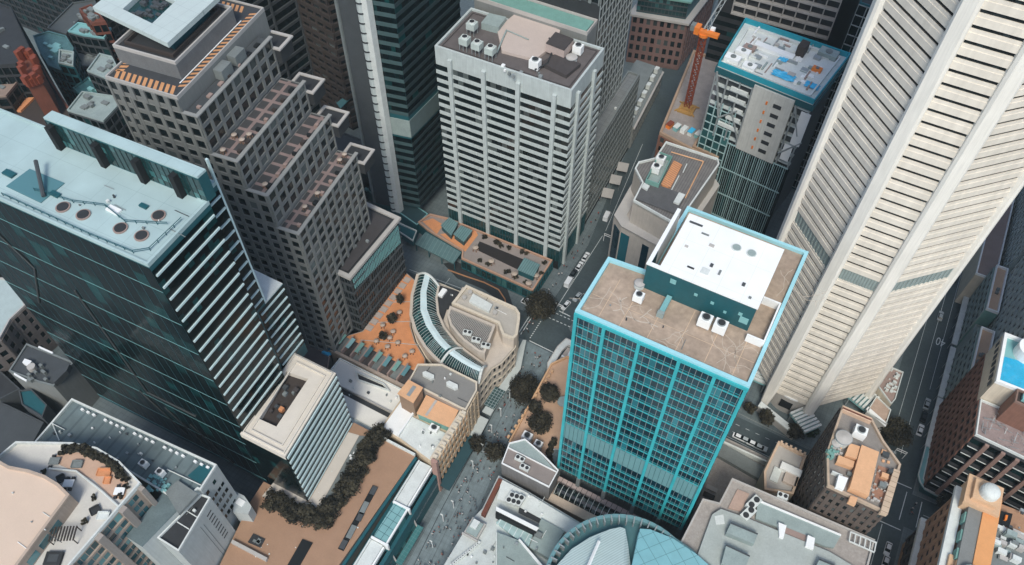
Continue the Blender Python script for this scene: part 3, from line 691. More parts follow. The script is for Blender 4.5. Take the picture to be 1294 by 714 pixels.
# ---------------------------------------------------------------- dark tower with the white column
def column_tower():
    P = [(-152, 173.2), (-137.2, 176.4), (-136, 212), (-154, 212)]
    B = Bld('glass_tower', 'dark glass tower with a white ringed column and fin rising up its corner', 'tower', P)
    B.part('wall', MB().prism(P, 8, 140), m_tealdark)
    n = 36; ph = (140-8.5)/n
    for a, b in ((P[0], P[1]), (P[1], P[2])):
        a, b = Vector(a), Vector(b); L = (b-a).length; d = (b-a)/L; F = Fr(a, e1=Vector((*d, 0))); F.e2 = Vector((d.y, -d.x, 0))
        for i in range(n):
            z = 8.5+i*ph
            if 45.5 < z+1 < 54: continue
            k = 10; mb = MB()
            for j in range(k): mb.face([F.p(L*j/k, .05, z+1.5), F.p(L*(j+1)/k, .05, z+1.5), F.p(L*(j+1)/k, .05, z+ph), F.p(L*j/k, .05, z+ph)])
            B.part('window_band', mb, g_black)
            B.part('spandrel', MB().box(F, 0, L+.15, .05, .2, z, z+1.5), mat('side_shade_spandrel', (.016, .034, .038), var=.2) if a.x > -140 else mat('grey_teal_spandrel', (.045, .085, .088), var=.2))  # side face gets a darker copy of the front colour, shade painted in
        B.part('plant_panel', MB().box(F, 0, L+.3, .05, .35, 46.2, 54), mat('side_shade_plant_panel', (.12, .17, .17)) if a.x > -140 else m_greygreen)  # panel colour darkened on the side face too, as painted shade
    c = (-147.3, 172.6)
    B.part('round_column', MB().cyl(c, 1.35, 1.35, 5.5, 140, 20), m_conc)
    B.part('column_fin', MB().prism([(-146.2, 171.7), (-144.2, 171.9), (-144.0, 174.4), (-146, 174.4)], 5.5, 140), m_offwhite)
    for k in range(37):
        z = 7+k*3.62; B.part('column_ring', MB().cyl(c, 1.62, 1.62, z, z+.4, 16), m_charcoal)
    sc = [(-156.5, 176), (-155.6, 171.8), (-154.6, 171.8), (-148.9, 173), (-149, 174), (-155, 173)]
    B.part('side_screen', MB().prism(sc, 6, 140), m_darkgrey)
    B.part('screen_edge', MB().prism([(-156.9, 171.5), (-155.9, 171.3), (-155.7, 172.2), (-156.7, 172.4)], 6, 140), m_midgrey)
    B.done()
    # low teal forecourt roof at its foot
    Q = [at2(x, y, 5.4) for x, y in ((395, 205), (450, 231), (527, 285), (541, 271), (528, 262), (500, 247), (470, 205), (420, 180))]
    B = Bld('podium', 'low podium with a flat dark teal deck at the foot of the white ringed column', 'podium', Q)
    B.body(.1, 5.4, m_tealdark, mat('dark_teal_deck', (.025, .06, .068), var=.25), par=.5, pt=.3, pm=m_tealgrey)
    p = at2(462, 240, 5.5); B.part('deck_box', MB().box(W0, p[0]-1.2, p[0]+1.2, p[1]-.6, p[1]+.6, 5.5, 6.4), m_tealgrey)
column_tower()
def dark_towers():
    P = [(-245, 168), (-216, 171.5), (-212.5, 210), (-246, 210)]
    B = Bld('office_tower', 'dark slate tower with slanting bands of louvres rising behind the striped roof edge', 'tower', P)
    B.part('wall', MB().prism(P, 0, 150), m_charcoal)
    B.facades(2, 150, 6, 4.4, g_black, m_darkgrey, sp=.3, spd=.5, pw=.8, pd=.9, pev=2, mode='band')
    mb = MB().tube((-212.1, 210.4, 0), (-212.1, 210.4, 150), .6, 8); B.part('drainpipe', mb, m_darkgrey); B.done()
    P = [(-211.5, 210.8), (-193.4, 207.6), (-184, 228), (-190, 246), (-212, 246)]
    B = Bld('office_tower', 'dark brown tower faced with a deep grid of slanted window hoods', 'tower', P)
    B.part('wall', MB().prism(P, 0, 150), m_black)
    B.facades(2, 150, 4.4, 4.0, g_dark, m_dkbrown, sp=.45, spd=.9, pw=.9, pd=.6, mode='band', pm=mat('brown_tower_pier', (.06, .045, .04)))
    B.done()
    P = [(-178, 206), (-160, 206), (-160, 238), (-180, 238)]
    B = Bld('office_block', 'dark low block squeezed between the brown gridded tower and the white ringed column', 'office block', P)
    B.body(0, 14, m_darkgrey, m_charcoal, par=.6); B.done()
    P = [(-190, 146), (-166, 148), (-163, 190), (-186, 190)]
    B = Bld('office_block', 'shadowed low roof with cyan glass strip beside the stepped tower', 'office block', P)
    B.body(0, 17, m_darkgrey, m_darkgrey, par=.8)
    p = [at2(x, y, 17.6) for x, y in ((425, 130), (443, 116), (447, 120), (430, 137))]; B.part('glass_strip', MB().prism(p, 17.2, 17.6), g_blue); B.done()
dark_towers()
# ---------------------------------------------------------------- buildings up the street
def upstreet():
    P = [(-126, 206), (-84, 206.5), (-85, 247), (-126, 247)]
    B = Bld('office_tower', 'dark curtain-wall tower ruled with pale lines directly behind the banded tower', 'tower', P)
    B.part('wall', MB().prism([(-126, 213.5), (-84, 214), (-85, 247), (-126, 247)], 0, 150), m_charcoal)
    B.facade((-84, 214), (-85, 247), 2, 150, 37, 11, g_dark, m_metal, sp=.05, spd=.3, pw=.22, pd=.35, mode='band')
    B.facade((-126, 213.5), (-84, 214), 96, 150, 13, 12, g_dark, m_darkgrey, sp=.1, spd=.2, pw=1.0, pd=.6, mode='band', pm=m_midgrey)
    B.part('shelf_wall', MB().prism([(-126, 205.6), (-84.2, 206), (-84.2, 213.9), (-126, 213.4)], 0, 89.5), m_stone)
    B.part('shelf_roof', MB().prism([(-125, 206.6), (-85.2, 207), (-85.2, 213.2), (-125, 212.7)], 89.5, 90.2), m_copper)
    B.part('shelf_parapet', MB().ring([(-126, 205.6), (-84.2, 206), (-84.2, 213.9), (-126, 213.4)], .4, 89.5, 90.8), m_stonelight); B.done()
    B = Bld('office_block', 'slim dark glass block with a gridded grey roof between banded tower and street', 'office block', [(-83.8, 206.2), (-78, 206.6), (-80.4, 256), (-85.6, 256)])
    B.body(.1, 40, m_charcoal, pattern('grey_paver_roof', (.17, .18, .175), (.10, .11, .11), sx=2.2, sy=2.2, line=.06, var=.25), par=.9, pt=.6, pm=m_midgrey)
    B.facades(3, 39.5, 1.8, 4.2, g_dark, m_midgrey, sp=.08, spd=.3, pw=.16, pd=.2, mode='band'); B.done()
    P = [(-92, 257), (-79.8, 256.6), (-83.2, 298), (-97, 298)]
    B = Bld('terrace_building', 'long low building with a grey slate roof and a row of white dormers', 'building', P)
    B.body(.1, 12.5, m_stone, m_midgrey, par=0)
    rf = B.part('roof', MB().prism([(-91, 258), (-83.3, 257.6), (-86.6, 297), (-96, 297)], 12.6, 14.6), m_midgrey)
    for k in range(7):
        t = k/6; x, y = -81.7-3.2*t, 259.5+36*t
        d = B.part('dormer', MB().box(W0, x-1.3, x+.5, y-1.2, y+1.2, 12.7, 15.0), m_offwhite, rf)
    B.part('cornice', MB().prism([(-80.6, 256.8), (-79, 256.7), (-82.4, 298), (-84, 298)], 11.4, 12.2), m_stonelight)
    B.facades(1, 11, 2.6, 3.4, g_dark, m_stone, sp=.4, spd=.2, pw=.9, pd=.3, mode='grid'); B.done(60)
    # red brick block under a dark glass attic, closing the street
    P = [(-106, 311.5), (-81.5, 317.5), (-80, 352), (-108, 350)]
    B = Bld('brick_building', 'pinkish brick corner block with arched windows under a dark glazed attic', 'building', P)
    B.part('wall', MB().prism(P, 0, 26), mat('pink_brown_brick', (.19, .115, .10), var=.2))
    B.facades(1, 25.4, 3.3, 5.0, g_dark, mat('pink_brown_brick', (.19, .115, .10)), sp=.38, spd=.25, pw=1.4, pd=.45, mode='grid')
    B.part('cornice', MB().prism([(-107.5, 310.2), (-80.2, 316.4), (-79, 352), (-108, 350)], 26, 27), m_stonelight)
    at_ = [(-105, 313.6), (-83, 318.9), (-82, 350), (-107, 349)]
    B.part('attic', MB().prism(at_, 27, 36), m_tealdark)
    B.facade(at_[0], at_[1], 27.5, 35.6, 3, 14, g_green, m_darkgrey, sp=.2, spd=.2, pw=.15, pd=.2)
    B.part('attic_cornice', MB().prism([(-106, 312.4), (-81.6, 318), (-81, 351), (-108, 350)], 36, 36.8), m_copper)
    B.part('roof', MB().prism([(-104, 315), (-84, 320), (-83, 349), (-106, 348)], 36.8, 37.4), m_sandlight); B.done(80)
upstreet()
# ---------------------------------------------------------------- construction site
def construction():
    P = [(-45.8, 230.2), (-12, 226.4), (-8, 256), (-45.9, 258)]
    B = Bld('construction_tower', 'half-built steel and concrete tower with cyan hoarding round its littered roof', 'building site', P)
    B.part('slab_core', MB().prism(inset(P, 1.4), 10, 75), m_darkgrey)
    B.part('roof_slab', MB().prism(P, 75, 75.6), m_offwhite)
    mb = MB().ring(P, .3, 75.6, 77.6); B.part('hoarding', mb, m_cyan)
    B.part('hoarding_skirt', MB().ring([(-46.3, 229.7), (-11.4, 225.8), (-7.4, 256.5), (-46.4, 258.5)], .25, 73.2, 75.5), m_tealdark)
    a, b = Vector(P[0]), Vector(P[1]); L = (b-a).length; d = (b-a)/L; F = Fr(a, e1=Vector((*d, 0))); F.e2 = Vector((d.y, -d.x, 0))
    m_st = mat('pale_teal_steel', (.33, .48, .48), rough=.5)
    for k in range(16): B.part('floor_slab', MB().box(F, 0, L, -1.3, .1, 12+k*4.0, 12.5+k*4.0), m_conc if k > 8 else m_darkgrey)
    B.part('concrete_core', MB().box(F, 14.2, 28.4, -.3, 1.2, 46.7, 74.9).box(F, 20.9, 21.1, 1.2, 1.3, 47, 74.6), mat('raw_concrete', (.50, .50, .46), var=.18, streak=.05))
    for k in range(6): B.part('core_opening', MB().box(F, 22.2, 25.0, 1.21, 1.35, 49.5+4*k, 51+4*k), m_charcoal)
    for k in range(6): B.part('safety_marker', MB().box(F, 19.6, 20.2, 1.21, 1.5, 49.6+4*k, 50.8+4*k), m_craneorange)
    mb = MB()
    for u in (0, 2.6, 5.2, 7.8, 10.4): mb.box(F, u, u+.35, .12, .45, 10, 62)
    for k in range(14): mb.box(F, 0, 10.8, .13, .4, 12+k*3.6, 12.3+k*3.6)
    B.part('facade_frame', mb, m_st)
    mb = MB()
    for i in range(4):
        for k in range(13): mb.face([F.p(i*2.6+.35, .11, 12.4+k*3.6), F.p(i*2.6+2.6, .11, 12.4+k*3.6), F.p(i*2.6+2.6, .11, 15.5+k*3.6), F.p(i*2.6+.35, .11, 15.5+k*3.6)])
    B.part('new_glazing', mb, g_green)
    mb = MB(); n = 30
    for i in range(n): u = 10.8+(L-10.8)*i/n; mb.box(F, u, u+random.choice((.12, .12, .3)), .12, .5, 10, 47)
    for z in (10, 22, 34.5, 46.6): mb.box(F, 10.8, L, .5, .75, z, z+.45)
    B.part('facade_rail', mb, m_st)
    mb = MB()
    for i in range(20):
        u = 10.8+(L-10.8)*i/20; mb.face([F.p(u, .11, 10), F.p(u+1.7, .11, 10), F.p(u+1.7, .11, 46.6), F.p(u, .11, 46.6)])
    B.part('dark_glazing', mb, g_black)
    mb = MB()
    for p, q in (((.5, 74), (5, 56)), ((5, 56), (11, 62)), ((9.5, 60), (14, 50)), ((29, 52), (35, 60)), ((29, 73), (33, 62))): B.part('steel_brace', MB().tube(F.p(p[0], .8, p[1]), F.p(q[0], .8, q[1]), .35, 5), m_metal)
    for u in (0, 4.5, 9, 13.5, 29, 33.4): B.part('steel_post', MB().box(F, u, u+.5, .12, .5, 47, 75), m_metal)
    mb = MB()
    for k in range(5): B.part('site_panel', MB().box(F, 4.6+random.uniform(0, 5), 12.8, .15, .9, 53+4*k, 54.4+4*k), m_offwhite)
    B.part('white_wrap', MB().box(F, 31.5, 34.8, .6, 1.0, 58, 72), m_white); B.part('white_wrap', MB().box(F, 30, 33, .6, .9, 50, 57), m_white)
    for k in range(60):
        a2, b2 = random.uniform(-43, -15), random.uniform(233, 255); w2, d2 = random.choice(((.3, 2.2), (1.6, .25), (.5, .5), (.8, .6), (1.2, .9), (.2, 3))); B.part('site_material', MB().box(Fr((a2, b2), -.1), -w2, w2, -d2, d2, 75.61, 75.7+random.random()*.9), random.choice((m_white, m_white, m_offwhite, m_stonelight, m_metal, m_pink, m_greygreen)))
    B.part('parapet_upstand', MB().ring(inset(P, 2.2), .5, 75.6, 76.6), m_offwhite)
    B.done()
    # brick podium round the site
    Q = [(-61.2, 230.6), (-37, 225.6), (-36.8, 229), (-46.6, 230.4), (-46.8, 284), (-68, 284)]
    B = Bld('brick_building', 'low brown brick podium roof holding the crane base and site machinery', 'building', Q)
    B.part('wall', MB().prism(Q, .1, 37.5), m_brick); B.part('roof', MB().prism(inset(Q, .7), 37.5, 37.7), mat('dusty_site_roof', (.28, .25, .23), var=.25))
    B.part('parapet', MB().ring(Q, .9, 37.5, 38.8), mat('tan_brick_coping', (.36, .25, .17), var=.2))
    B.facades(1, 37, 3.6, 4.4, g_dark, m_brick, sp=.45, spd=.2, pw=1.8, pd=.3, mode='grid'); B.done(40)
    B = Bld('brick_wall', 'narrow brick fragment with worn render beside the half-built tower', 'wall', [(-39.5, 223.3), (-36.4, 222.6), (-36.2, 225.3), (-39.2, 226)])
    B.part('brickwork', MB().prism(B.poly, 12, 37), m_brick); B.part('cap', MB().prism(inset(B.poly, -.2), 37, 37.4), m_stonelight)
construction()
def site_crane():
    c = at(868, 138, 38); T = thing('tower_crane', 'rusty red lattice tower crane with an orange slewing head above the brick podium', 'crane', (c.x, c.y, 37.8))
    x, y = c.x, c.y
    mb = MB(); s = 1.05
    for dx in (-s, s):
        for dy in (-s, s): mb.tube((x+dx, y+dy, 39.5), (x+dx, y+dy, 72), .22, 6)
    n = 13
    for k in range(n):
        z0, z1 = 39.5+k*2.5, 39.5+(k+1)*2.5
        for (ax, ay), (bx, by) in (((-s, -s), (s, -s)), ((s, -s), (s, s)), ((s, s), (-s, s)), ((-s, s), (-s, -s))):
            mb.tube((x+ax, y+ay, z0), (x+bx, y+by, z1), .13, 4); mb.tube((x+bx, y+by, z0), (x+ax, y+ay, z1), .13, 4); mb.tube((x+ax, y+ay, z1), (x+bx, y+by, z1), .13, 4)
    mb.build('mast', m_cranered, T)
    mb = MB()
    mb.box(W0, x-3, x+3, y-3, y+3, 37.8, 38.6).box(W0, x-1.8, x+1.8, y-1.8, y+1.8, 38.6, 39.6)
    for dx, dy in ((-4, -3), (4, -3), (-4, 3), (4, 3)): mb.tube((x, y, 40), (x+dx, y+dy, 38), .3, 5)
    mb.build('base_frame', mat('mustard_steel', (.35, .20, .06), var=.3), T)
    mb = MB().cyl((x, y), 1.9, 1.9, 72, 73, 14).box(W0, x-1.6, x+5.4, y-1.2, y+.9, 73, 74.2).box(W0, x-3.4, x-1.6, y-1.8, y+1.4, 72.6, 75.4); mb.build('slewing_platform', m_craneorange, T)
    mb = MB(); p0, p1 = Vector((x, y, 74.4)), Vector((x+9, y+34, 108))
    dd = (p1-p0).normalized(); e = dd.cross(Vector((0, 0, 1))).normalized(); f = e.cross(dd)
    rr = [e*.9-f*.6, -e*.9-f*.6, f*.9]
    for o in rr: mb.tube(p0+o, p1+o*.5, .14, 5)
    for k in range(18):
        q0, q1 = p0.lerp(p1, k/18), p0.lerp(p1, (k+1)/18)
        for i in range(3): mb.tube(q0+rr[i], q1+rr[(i+1) % 3], .08, 4)
    mb.build('jib', m_metal, T)
    MB().box(W0, x-5, x-3.4, y-1.4, y+1, 73.4, 75.6).build('counterweight', m_midgrey, T)
    MB().box(W0, x+1.6, x+3.2, y+1.0, y+2.4, 73, 75).build('cab', m_white, T)
site_crane()
def chamfer_block():
    lo = [(-59.2, 184.6), (-55, 181.2), (-34.4, 178), (-31.8, 216), (-36, 220), (-55, 219), (-60, 206)]
    B = Bld('stone_building', 'pale stone block with a chamfered corner and white edged plant roof near the crane', 'building', lo)
    m_w = mat('warm_grey_stone', (.42, .38, .33), var=.16, scale=.3, streak=.06)
    B.part('wall', MB().prism(lo, .1, 37.5), m_w)
    B.part('ledge', MB().ring(lo, 4.0, 37.0, 37.9), m_stonelight)
    up = [(-52.9, 183.6), (-35.6, 191.8), (-33.7, 214.6), (-35.1, 217), (-54.4, 216.2), (-54.6, 206.6), (-58.9, 202), (-58.8, 198.4), (-53.8, 193.2)]
    up = [(-53.2, 184.2), (-36.2, 181), (-33.7, 214.6), (-35.1, 217), (-54.4, 216.2), (-54.6, 206.6), (-58.9, 202), (-58.8, 198.4), (-53.8, 193.2)]
    B.part('upper_wall', MB().prism(up, 37.9, 48), m_w)
    B.part('roof', MB().prism(inset(up, .5), 48, 48.15), pattern('ribbed_grey_roof', (.17, .16, .15), (.11, .105, .10), 'stripe', sx=.9, line=.3, ang=0, var=.3))
    B.part('parapet', MB().ring(up, .5, 47.4, 49), m_offwhite)
    a, b = Vector(lo[0]), Vector(lo[2])
    B.part('dark_window', MB().prism([(-58.2, 183.4), (-55.2, 180.9), (-55.1, 181.2), (-58.0, 183.9)], 4, 34.6), g_teal)
    for x0, x1 in ((-54.6, -51.2), (-46, -43.4), (-40.5, -38)):
        f = lambda x: 181.2+(x+55)*(178-181.2)/20.6
        B.part('dark_window', MB().prism([(x0, f(x0)-.05), (x1, f(x1)-.05), (x1, f(x1)+.4), (x0, f(x0)+.4)], 3, 34.8), g_teal)
    p = [at2(x, y, 51) for x, y in ((816, 226), (833, 232), (850, 197), (834, 191))]
    B.part('plant_well', MB().ring(p, .3, 48.2, 50.8), m_copper); B.part('plant_floor', MB().prism(inset(p, .3), 48.2, 48.4), m_greygreen)
    p = [at2(x, y, 48.5) for x, y in ((835, 234), (847, 238), (862, 209), (851, 204))]
    B.part('orange_skylight', MB().prism(p, 48.2, 49), pattern('orange_slats', (.60, .27, .12), (.30, .16, .10), 'stripe', sx=.9, line=.25, ang=75))
    p = [at2(x, y, 49) for x, y in ((803, 250), (854, 270), (866, 246), (812, 226))]
    B.part('lower_roof', MB().prism(p, 48.2, 48.9), mat('dark_ribbed_roof', (.10, .10, .10), var=.3))
    for q in (((851, 255), (858, 258), (866, 246), (858, 243)), ((811, 236), (818, 240), (821, 235), (814, 231))):
        B.part('roof_hatch', MB().prism([at2(x, y, 49.5) for x, y in q], 48.9, 49.6), m_offwhite)
    for q in ((863, 218, 868, 207), (846, 245, 858, 222), (848, 192, 889, 204), (889, 204, 866, 250)):
        mb = MB(); mb.tube(at(q[0], q[1], 48.6), at(q[2], q[3], 48.6), .22, 5); B.part('roof_pipe', mb, m_offwhite if q[0] < 848 or q[0] == 863 else m_orangesoft)
    B.done()
chamfer_block()
def lattice_block():
    P = [(-62, 282), (-18.5, 284), (-14, 320), (-62, 320)]
    B = Bld('office_block', 'dark tower block wrapped in a pale lattice of balconies beyond the cyan hoarding', 'office block', P)
    B.part('wall', MB().prism(P, 0, 98), m_charcoal)
    a, b = Vector(P[0]), Vector(P[1]); L = (b-a).length; d = (b-a)/L; F = Fr(a, e1=Vector((*d, 0))); F.e2 = Vector((d.y, -d.x, 0))
    for k in range(9): B.part('balcony_slab', MB().box(F, 6, L, .05, 1.7, 62+4*k, 62.7+4*k), m_stonelight)
    for k in range(9): B.part('balcony_post', MB().box(F, 6+(L-6.4)*k/8, 6.4+(L-6.4)*k/8, .06, 1.5, 62.7, 97), m_stonelight)
    for k in range(15):
        mb = MB()
        for i in range(14): mb.face([F.p(L*i/14, .05, 3+4*k), F.p(L*(i+1)/14, .05, 3+4*k), F.p(L*(i+1)/14, .05, 5+4*k), F.p(L*i/14, .05, 5+4*k)])
        B.part('window_band', mb, g_black)
    B.done()
    P = [(-12, 268), (6, 266), (10, 320), (-12, 320)]
    B = Bld('office_block', 'dark teal block with scaffold ladders seen between lattice block and cream skyscraper', 'office block', P)
    B.body(0, 88, m_tealdark, m_charcoal); B.facades(1, 88, 3, 4, g_black, m_metal, sp=.08, spd=.3, pw=.3, pd=.3); B.done()
lattice_block()
# ---------------------------------------------------------------- terrace podium of the banded tower
def tower_podium():
    P = [at2(x, y, 6.2) for x, y in ((528, 281), (540, 291), (584, 317), (583, 327), (673.3, 367.8))]+[(-79.1, 179.4), (-125, 178.6), (-133, 177)]
    B = Bld('terrace_podium', 'planted terrace podium with orange paving at the foot of the banded tower', 'podium', P)
    m_t = mat('grey_pink_terrace', (.26, .225, .205), var=.15)
    B.part('wall', MB().prism(P, .1, 5.6), m_tealdark); B.part('terrace', MB().prism(inset(P, .3), 5.6, 5.75), m_t)
    B.facade(P[3], P[4], .5, 5.2, 1, 14, g_green, m_tealdark, sp=.1, spd=.3, pw=.25, pd=.3)
    B.facade(P[4], P[5], .5, 5.2, 1, 8, g_green, m_tealdark, sp=.1, spd=.3, pw=.25, pd=.3)
    B.part('parapet', MB().ring(P, .6, 5.6, 6.6), mat('salmon_coping', (.42, .26, .18), var=.2))
    z = 5.8
    B.part('terrace_lawn', MB().prism([at2(x, y, z) for x, y in ((601, 315), (606, 305), (662, 328), (655, 341))], 5.76, 5.85), mat('black_brown_planting', (.02, .017, .016), var=.3))
    for q in (((534, 280), (547, 276), (560, 284), (552, 296)), ((556, 296), (600, 290), (604, 297), (588, 318))):
        B.part('orange_paving', MB().prism([at2(x, y, z) for x, y in q], 5.77, 5.87), m_orange)
    for k, (q, h) in enumerate(((((558, 285), (568, 276), (578, 282), (570, 297)), 8.6), (((574, 296), (583, 286), (596, 292), (586, 305)), 8.6), (((655, 341), (663, 327), (681, 335), (674, 349)), 8.8))):
        b = B.part('glass_pavilion', MB().prism([at2(x, y, h) for x, y in q], 5.8, h), m_tealdark)
        B.part('pavilion_roof', MB().prism(inset([at2(x, y, h) for x, y in q], -.3), h, h+.25), pattern('ribbed_teal_roof', (.12, .22, .22), (.07, .14, .15), 'stripe', sx=.9, line=.3, ang=0), b)
    B.done()
    q = [at2(x, y, 5.0) for x, y in ((538, 293), (583, 319), (573, 333), (524, 308))]
    C = Bld('street_canopy', 'long teal glass canopy over the footpath below the orange paved terrace', 'canopy', q)
    C.part('canopy_roof', MB().prism(q, 4.5, 5.0), pattern('teal_canopy_ribs', (.085, .16, .165), (.14, .22, .225), 'stripe', sx=1.6, line=.12, ang=8))
    for i in range(4):
        c = Vector(q[0]).lerp(Vector(q[3]), .9).lerp(Vector(q[1]).lerp(Vector(q[2]), .9), i/3); C.part('post', MB().cyl(c, .2, .2, 0, 4.5, 8), m_tealdark)
    q = [at2(x, y, 7) for x, y in ((500, 281), (527, 293), (522, 306), (498, 290))]
    C = Bld('footbridge', 'glazed teal footbridge with white rails linking dark wing and paved terrace', 'footbridge', q)
    C.part('deck', MB().prism(q, 4.5, 7.2), m_tealdark); C.part('rail', MB().ring(q, .25, 7.2, 8), m_offwhite)
tower_podium()
# ---------------------------------------------------------------- arcade block with the curved glass roof
def arcade():
    O = [(-114.3, 140.8), (-111, 131.9), (-106.7, 124.5), (-101.7, 119.8), (-95.4, 115.9), (-91.9, 114.5), (-86.3, 112.7), (-80.6, 111.9), (-76, 111.9), (-72.8, 112.6)]
    I = [(-105.3, 140.2), (-103.2, 135.3), (-99.1, 129.8), (-94.2, 125.8), (-90.2, 123.8), (-87.3, 122.4), (-83.4, 121.3), (-80.6, 120.7), (-77, 120.0), (-73.9, 119.4)]
    P = O+[(-72.4, 120.4), (-70.6, 124), (-69.6, 131.4), (-72.4, 138.9), (-75.2, 142.2), (-90, 142.6), (-106, 142.0)]
    B = Bld('arcade_building', 'cream stone arcade building with a curving glass barrel roof and louvred fan', 'building', P)
    m_c = mat('cream_arcade_stone', (.50, .44, .37), var=.14, streak=.05)
    B.part('wall', MB().prism(P, .1, 17.6), m_c)
    # glass vault: cross-section arc between the outer and inner curves
    def lerp_curve(C, t):
        n = len(C)-1; f = t*n; i = min(int(f), n-1); return Vector(C[i]).lerp(Vector(C[i+1]), f-i)
    N, M = 54, 8; mb = MB(); rb = MB(); ws = MB()
    def vp(t, s):
        p = lerp_curve(O, t).lerp(lerp_curve(I, t), s); return Vector((p.x, p.y, 17.7+4.6*math.sin(math.pi*(.08+.84*s))))
    for i in range(N):
        for j in range(M):
            tgt = ws if j in (3, 4) and i != 33 else mb
            tgt.face([vp(i/N, j/M), vp((i+1)/N, j/M), vp((i+1)/N, (j+1)/M), vp(i/N, (j+1)/M)])
        if i % 1 == 0:
            for j in range(M):
                rb.tube(vp(i/N, j/M)+Vector((0, 0, .08)), vp(i/N, (j+1)/M)+Vector((0, 0, .08)), .055, 4)
    B.part('glass_vault', mb, g_green); B.part('vault_ridge_glazing', ws, mat('white_ridge_glazing', (.55, .68, .70), rough=.3, var=.12))
    B.part('vault_rib', rb, m_offwhite)
    for t in (.0, .64, 1.0):
        rr = MB()
        for j in range(M): rr.tube(vp(t, j/M)+Vector((0, 0, .2)), vp(t, (j+1)/M)+Vector((0, 0, .2)), .45, 6)
        B.part('vault_arch', rr, m_offwhite)
    mb = MB()
    for C, h in ((O, 19.6), (I, 19.2)):
        for a, b in zip(C, C[1:]):
            a, b = Vector(a), Vector(b); d = (b-a).normalized(); n = Vector((-d.y, d.x))*(.5)
            mb.prism([tuple(a-n), tuple(b-n), tuple(b+n), tuple(a+n)], 17.5, h)
    B.part('gutter_wall', mb, m_c)
    B.part('dark_roof', MB().prism([(-105, 141), (-96.2, 142), (-95.6, 134.8), (-97.8, 133.5), (-96.5, 129), (-98.6, 130.4), (-102.6, 135.6)], 17.7, 18.3), m_charcoal)
    B.part('dark_roof_wall', MB().prism([(-96.2, 142), (-95.4, 142), (-94.9, 134.5), (-95.6, 134.6)], 17.7, 22), m_c)
    B.part('roof_light', MB().box(W0, -103.3, -101.5, 136.5, 140, 18.3, 19.3), m_white)
    # louvred fan
    fan = [(-95.7, 132.6), (-78.0, 133.2), (-75.6, 121.6)]+[(-78, 121.2), (-81, 121.9), (-84.5, 122.6), (-88, 124), (-91.5, 125.8), (-94.5, 128.8)]
    B.part('fan_wall', MB().ring(fan, .8, 17.6, 22.6), m_c)
    B.part('fan_floor', MB().prism(inset(fan, .8), 17.7, 20.6), m_charcoal)
    mb = MB(); fb = inset(fan, .8)
    for k in range(34):
        x = -95+k*.56
        ys = []
        for a, b in zip(fb, fb[1:]+fb[:1]):
            if (a[0]-x)*(b[0]-x) < 0: ys.append(a[1]+(b[1]-a[1])*(x-a[0])/(b[0]-a[0]))
        if len(ys) >= 2: mb.box(W0, x-.11, x+.11, min(ys), max(ys), 21.6, 22.3)
    B.part('louvre', mb, m_stonelight)
    # cream corner block with rounded corners
    cb = [(-95.2, 142.8), (-95.6, 133.6), (-77.6, 134), (-74, 130.6), (-69.9, 131), (-69.5, 133), (-71.8, 139), (-73, 141.2), (-75.4, 142.8)]
    B.part('corner_block', MB().prism(cb, 17.6, 22), m_c)
    B.part('corner_roof', MB().prism(inset(cb, .9), 22, 22.1), mat('pale_sand_roof', (.42, .39, .34), var=.16)); B.part('corner_parapet', MB().ring(cb, .9, 22, 23), m_sandlight)
    B.part('roof_pad', MB().prism([(-91, 140.4), (-82.8, 139.6), (-82.4, 136.4), (-90.6, 137)], 22.1, 23.4), m_offwhite)
    for x0, y0 in ((-93, 137.8), (-80.6, 137.4), (-92.4, 140.8)): B.part('roof_drum', MB().cyl((x0, y0), .8, .8, 22.1, 23.2, 12), m_stonelight)
    # stepped stone bands of the street front
    for z in (3.5, 8, 12.5, 17): B.part('string_course', MB().ring(inset(P, -.35), .5, z, z+.6), m_sandlight)
    for a, b in ((P[9], P[10]), (P[10], P[11]), (P[11], P[12]), (P[12], P[13]), (P[13], P[14])):
        B.facade(a, b, 4.2, 17, 3, max(1, round((Vector(b)-Vector(a)).length/2.6)), g_dark, m_c, sp=.35, spd=.12, pw=1.0, pd=.22, mode='grid')
    m_aw = mat('pale_awning_roof', (.46, .50, .48), var=.15)
    B.part('awning', MB().prism([(-72.3, 142.6), (-71.2, 143.0), (-70, 139.6), (-67.3, 131.6), (-67.6, 110.6), (-70.8, 110.6), (-69.9, 131), (-71.9, 138.6)], 4.6, 5.1), m_aw)
    B.part('awning_glass', MB().prism([(-71.6, 121), (-67.5, 121), (-67.6, 113), (-71.6, 113)], 5.12, 5.3), pattern('dark_glass_awning', (.02, .06, .06), (.35, .4, .4), sx=1.1, sy=1.1, line=.12))
    B.done(70)
arcade()
